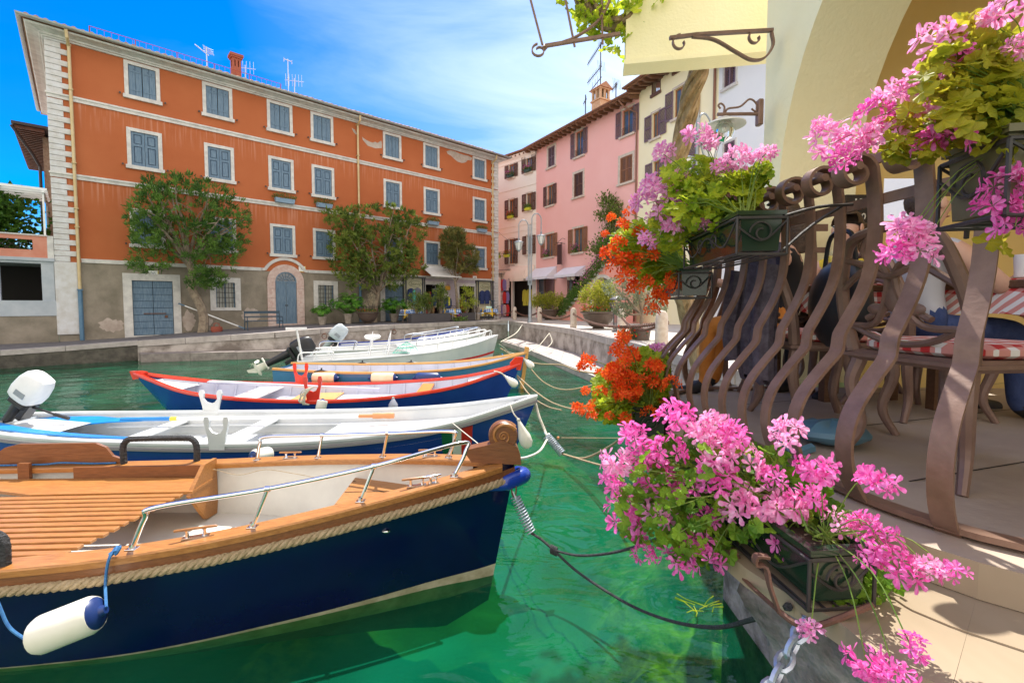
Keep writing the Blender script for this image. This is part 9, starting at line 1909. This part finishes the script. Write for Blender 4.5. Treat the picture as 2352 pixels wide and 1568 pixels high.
def person(x, y, rz, label, shirt, trou, hair_long=False, bare_arm=True, arms=0):
 """seated figure facing local +y, one skinned body"""
 J = {}; E = []; Rr = {}; Z = {}
 def j(n, p, r, par=None, z=0): J[n] = Vector(p); Rr[n] = r; Z[n] = z; E.append((par, n)) if par else None
 j('pel', (0, 0, .50), .145, None, 1); j('wai', (0, -.01, .64), .13, 'pel', 0); j('che', (0, .01, .82), .155, 'wai', 0); j('nec', (0, .015, .985), .062, 'che', 2); j('nc2', (0, .03, 1.05), .056, 'nec', 2); j('hd1', (0, .055, 1.13), .088, 'nc2', 2); j('hd2', (0, .05, 1.21), .095, 'hd1', 2)
 for s in (-1, 1):
  k = 'LR'[s > 0]; e = (s*.28, .12+.08*arms, .70); w = (s*(.20-.05*arms), .36+.04*arms, .775); j('sh'+k, (s*.185, 0, .93), .068, 'che', 0); j('el'+k, e, .046, 'sh'+k, 0 if not bare_arm else 2); j('wr'+k, w, .028, 'el'+k, 2); j('pa'+k, (w[0]-s*.01, w[1]+.06, .775), .032, 'wr'+k, 2)
  for f in range(4): fx = w[0]-s*.01+(f-1.5)*.021; j('f%d%s' % (f, k), (fx, w[1]+.105, .775), .0095, 'pa'+k, 2); j('g%d%s' % (f, k), (fx, w[1]+.135-abs(f-1.3)*.006, .765), .0085, 'f%d%s' % (f, k), 2); j('h%d%s' % (f, k), (fx, w[1]+.152-abs(f-1.3)*.01, .748), .0075, 'g%d%s' % (f, k), 2)
  j('t'+k, (w[0]-s*.045, w[1]+.06, .77), .011, 'pa'+k, 2); j('u'+k, (w[0]-s*.055, w[1]+.095, .765), .009, 't'+k, 2)
  j('hi'+k, (s*.10, .05, .49), .098, 'pel', 1); j('kn'+k, (s*.13, .42, .50), .066, 'hi'+k, 1); j('an'+k, (s*.13, .44, .10), .042, 'kn'+k, 1); j('ft'+k, (s*.135, .54, .045), .042, 'an'+k, 3); j('to'+k, (s*.14, .64, .035), .034, 'ft'+k, 3)
 names = list(J); me = bpy.data.meshes.new('body'); me.from_pydata([J[n] for n in names], [(names.index(a), names.index(b)) for a, b in E], []); o = bpy.data.objects.new('body', me); scene.collection.objects.link(o); md = o.modifiers.new('s', 'SKIN'); md.use_smooth_shade = True; sv = me.skin_vertices[0].data
 for i, n in enumerate(names): sv[i].radius = (Rr[n], Rr[n]*(.72 if n in ('che', 'wai', 'pel') else 1)); sv[i].use_root = (i == 0)
 sb_ = o.modifiers.new('d', 'SUBSURF'); sb_.levels = 2; dg = bpy.context.evaluated_depsgraph_get(); bm_me = bpy.data.meshes.new_from_object(o.evaluated_get(dg)); bpy.data.objects.remove(o)
 for m_ in (shirt, trou, skin, shoe_m): bm_me.materials.append(m_)
 seg = [(J[a], J[b], Z[b]) for a, b in E]
 for p in bm_me.polygons:
  c = p.center; best = 9; zi = 0
  for a, b, z in seg:
   ab = b-a; t = max(0, min(1, (c-a).dot(ab)/ab.length_squared)); d = (c-a-ab*t).length
   if d < best: best = d; zi = z
  p.material_index = zi; p.use_smooth = True
 r = thing('person', label, 'person', (x, y, TF-.03), rz, 'diners seated on the restaurant terrace'); bm_me.name = 'body'; b = bpy.data.objects.new('body', bm_me); scene.collection.objects.link(b); b.parent = r
 m = MB(); c = Vector((0, .055, 1.175)); m.ball(c+Vector((0, -.018, .022)), .104, 16, (.93, 1.02, 1.06)); m.v = [v for v in m.v]
 keep = [f for f in m.f if all((m.v[i][2] > 1.19 or m.v[i][1] < .055) and not (m.v[i][1] > .10 and m.v[i][2] < 1.235) for i in f)]; m.f = keep; m.m = [0]*len(keep)
 if hair_long: m.tube([(0, -.03, 1.2), (0, -.06, 1.08), (0, -.07, .95)], [.09, .085, .05], 12)
 m.build('hair', hair_m, r, local=True); m = MB(); m.ball((0, .152, 1.155), .016, 8, (.8, 1.2, 1.4)); m.ball((0, .143, 1.11), .02, 8, (1.2, .4, .35)); m.build('nose_mouth', skin, r, local=True)
 for s in (-1, 1): MB().ball((s*.034, .138, 1.18), .011, 8).build('eye', white_paint, r, local=True); MB().ball((s*.034, .147, 1.18), .006, 6).build('pupil', shoe_m, r, local=True); MB().ball((s*.093, .04, 1.165), .028, 8, (.35, .7, 1.1)).build('ear', skin, r, local=True)
 return r
person(2.22, 2.55, -PI/2, 'seated diner in blue jeans and pale grey shirt at the near right table', grey_sh, jeans, arms=1); person(2.42, 3.35, PI/2+.5, 'seated diner in a bright yellow shirt behind the far table', yel_shirt, black_cl, True); person(1.72, 2.92, .9, 'seated diner in orange trousers and black top seen through the railing', black_cl, orange_tr, True)
# denim jacket over chair A, black bag, blue bag on the floor
r = thing('denim_jacket', 'dark denim jacket hanging over the back of the second terrace chair', 'jacket', (1.16, 2.32, TF)); m = MB(); rows = []
for z, o, w in ((.88, .0, .14), (.82, -.04, .18), (.65, -.06, .19), (.5, -.06, .20), (.34, -.05, .17), (.22, -.04, .13)): rows.append([(1.26+o*.7+.022*math.sin(i*1.9+z*9), 2.34+w*(-1+2*i/14), TF+z+.02*math.sin(i*1.3)) for i in range(15)])
m.grid(rows); m.grid([[(p[0]+.02, p[1], p[2]) for p in rr] for rr in rows]); m.tube([(1.22, 2.2, TF+.78), (1.18, 2.18, TF+.5), (1.2, 2.2, TF+.25)], [.06, .05, .045], 8); m.tube([(1.22, 2.5, TF+.78), (1.19, 2.53, TF+.5), (1.2, 2.5, TF+.3)], [.06, .05, .045], 8); m.build('cloth', denim_d, r)
r = thing('black_bag', 'soft black leather bag hanging on the back of the chair nearest the denim jacket', 'bag', (1.2, 1.92, TF)); m = MB(); m.ball((1.42, 2.02, TF+.60), .17, 16, (.45, 1.05, 1.15)); m.build('body', black_m, r); MB().tube(spline([(1.42, 1.92, TF+.75), (1.42, 1.96, TF+.9), (1.42, 2.08, TF+.9), (1.42, 2.12, TF+.75)], 5), .01, 6).build('handle', black_m, r)
r = thing('plastic_bag', 'crumpled blue plastic bag lying on the terrace floor behind the bars', 'bag', (1.38, 2.05, TF)); V = []; rows = []
for i in range(9): rows.append([(1.38+.15*math.sin(PI*i/8)*math.cos(2*PI*k/14)*(1+.18*mn.noise(Vector((i*.7, k*.9, 1)))), 1.98+.13*math.sin(PI*i/8)*math.sin(2*PI*k/14), TF+.002+.05*(1-math.cos(PI*i/8))*(1+.3*mn.noise(Vector((k*.8, i, 3))))) for k in range(14)])
m = MB(); m.grid(rows, closed=True); m.build('body', mat('blue_plastic', (.10, .22, .30), .4), r); MB().tube(spline([(1.2, 1.95, TF+.08), (1.12, 1.9, TF+.06), (1.14, 1.84, TF+.01), (1.22, 1.86, TF+.02)], 5), [.02]*16, 6).build('handle', MATS['blue_plastic'], r)
# twig floating near the abutment
m = MB(); rg = random.Random(2); c = G(1605, 1400, .0)+Vector((0, 0, .02))
for k in range(9): a = rg.uniform(0, 6.3); e = c+Vector((math.cos(a)*.16, math.sin(a)*.16, .03)); m.tube([c+Vector((rg.uniform(-.08, .08), rg.uniform(-.06, .06), 0)), c.lerp(e, .6), e], .0035, 4)
tag(m.build('floating_twig', ger_y), 'yellow-green twig floating on the water below the pink geraniums', 'twig')
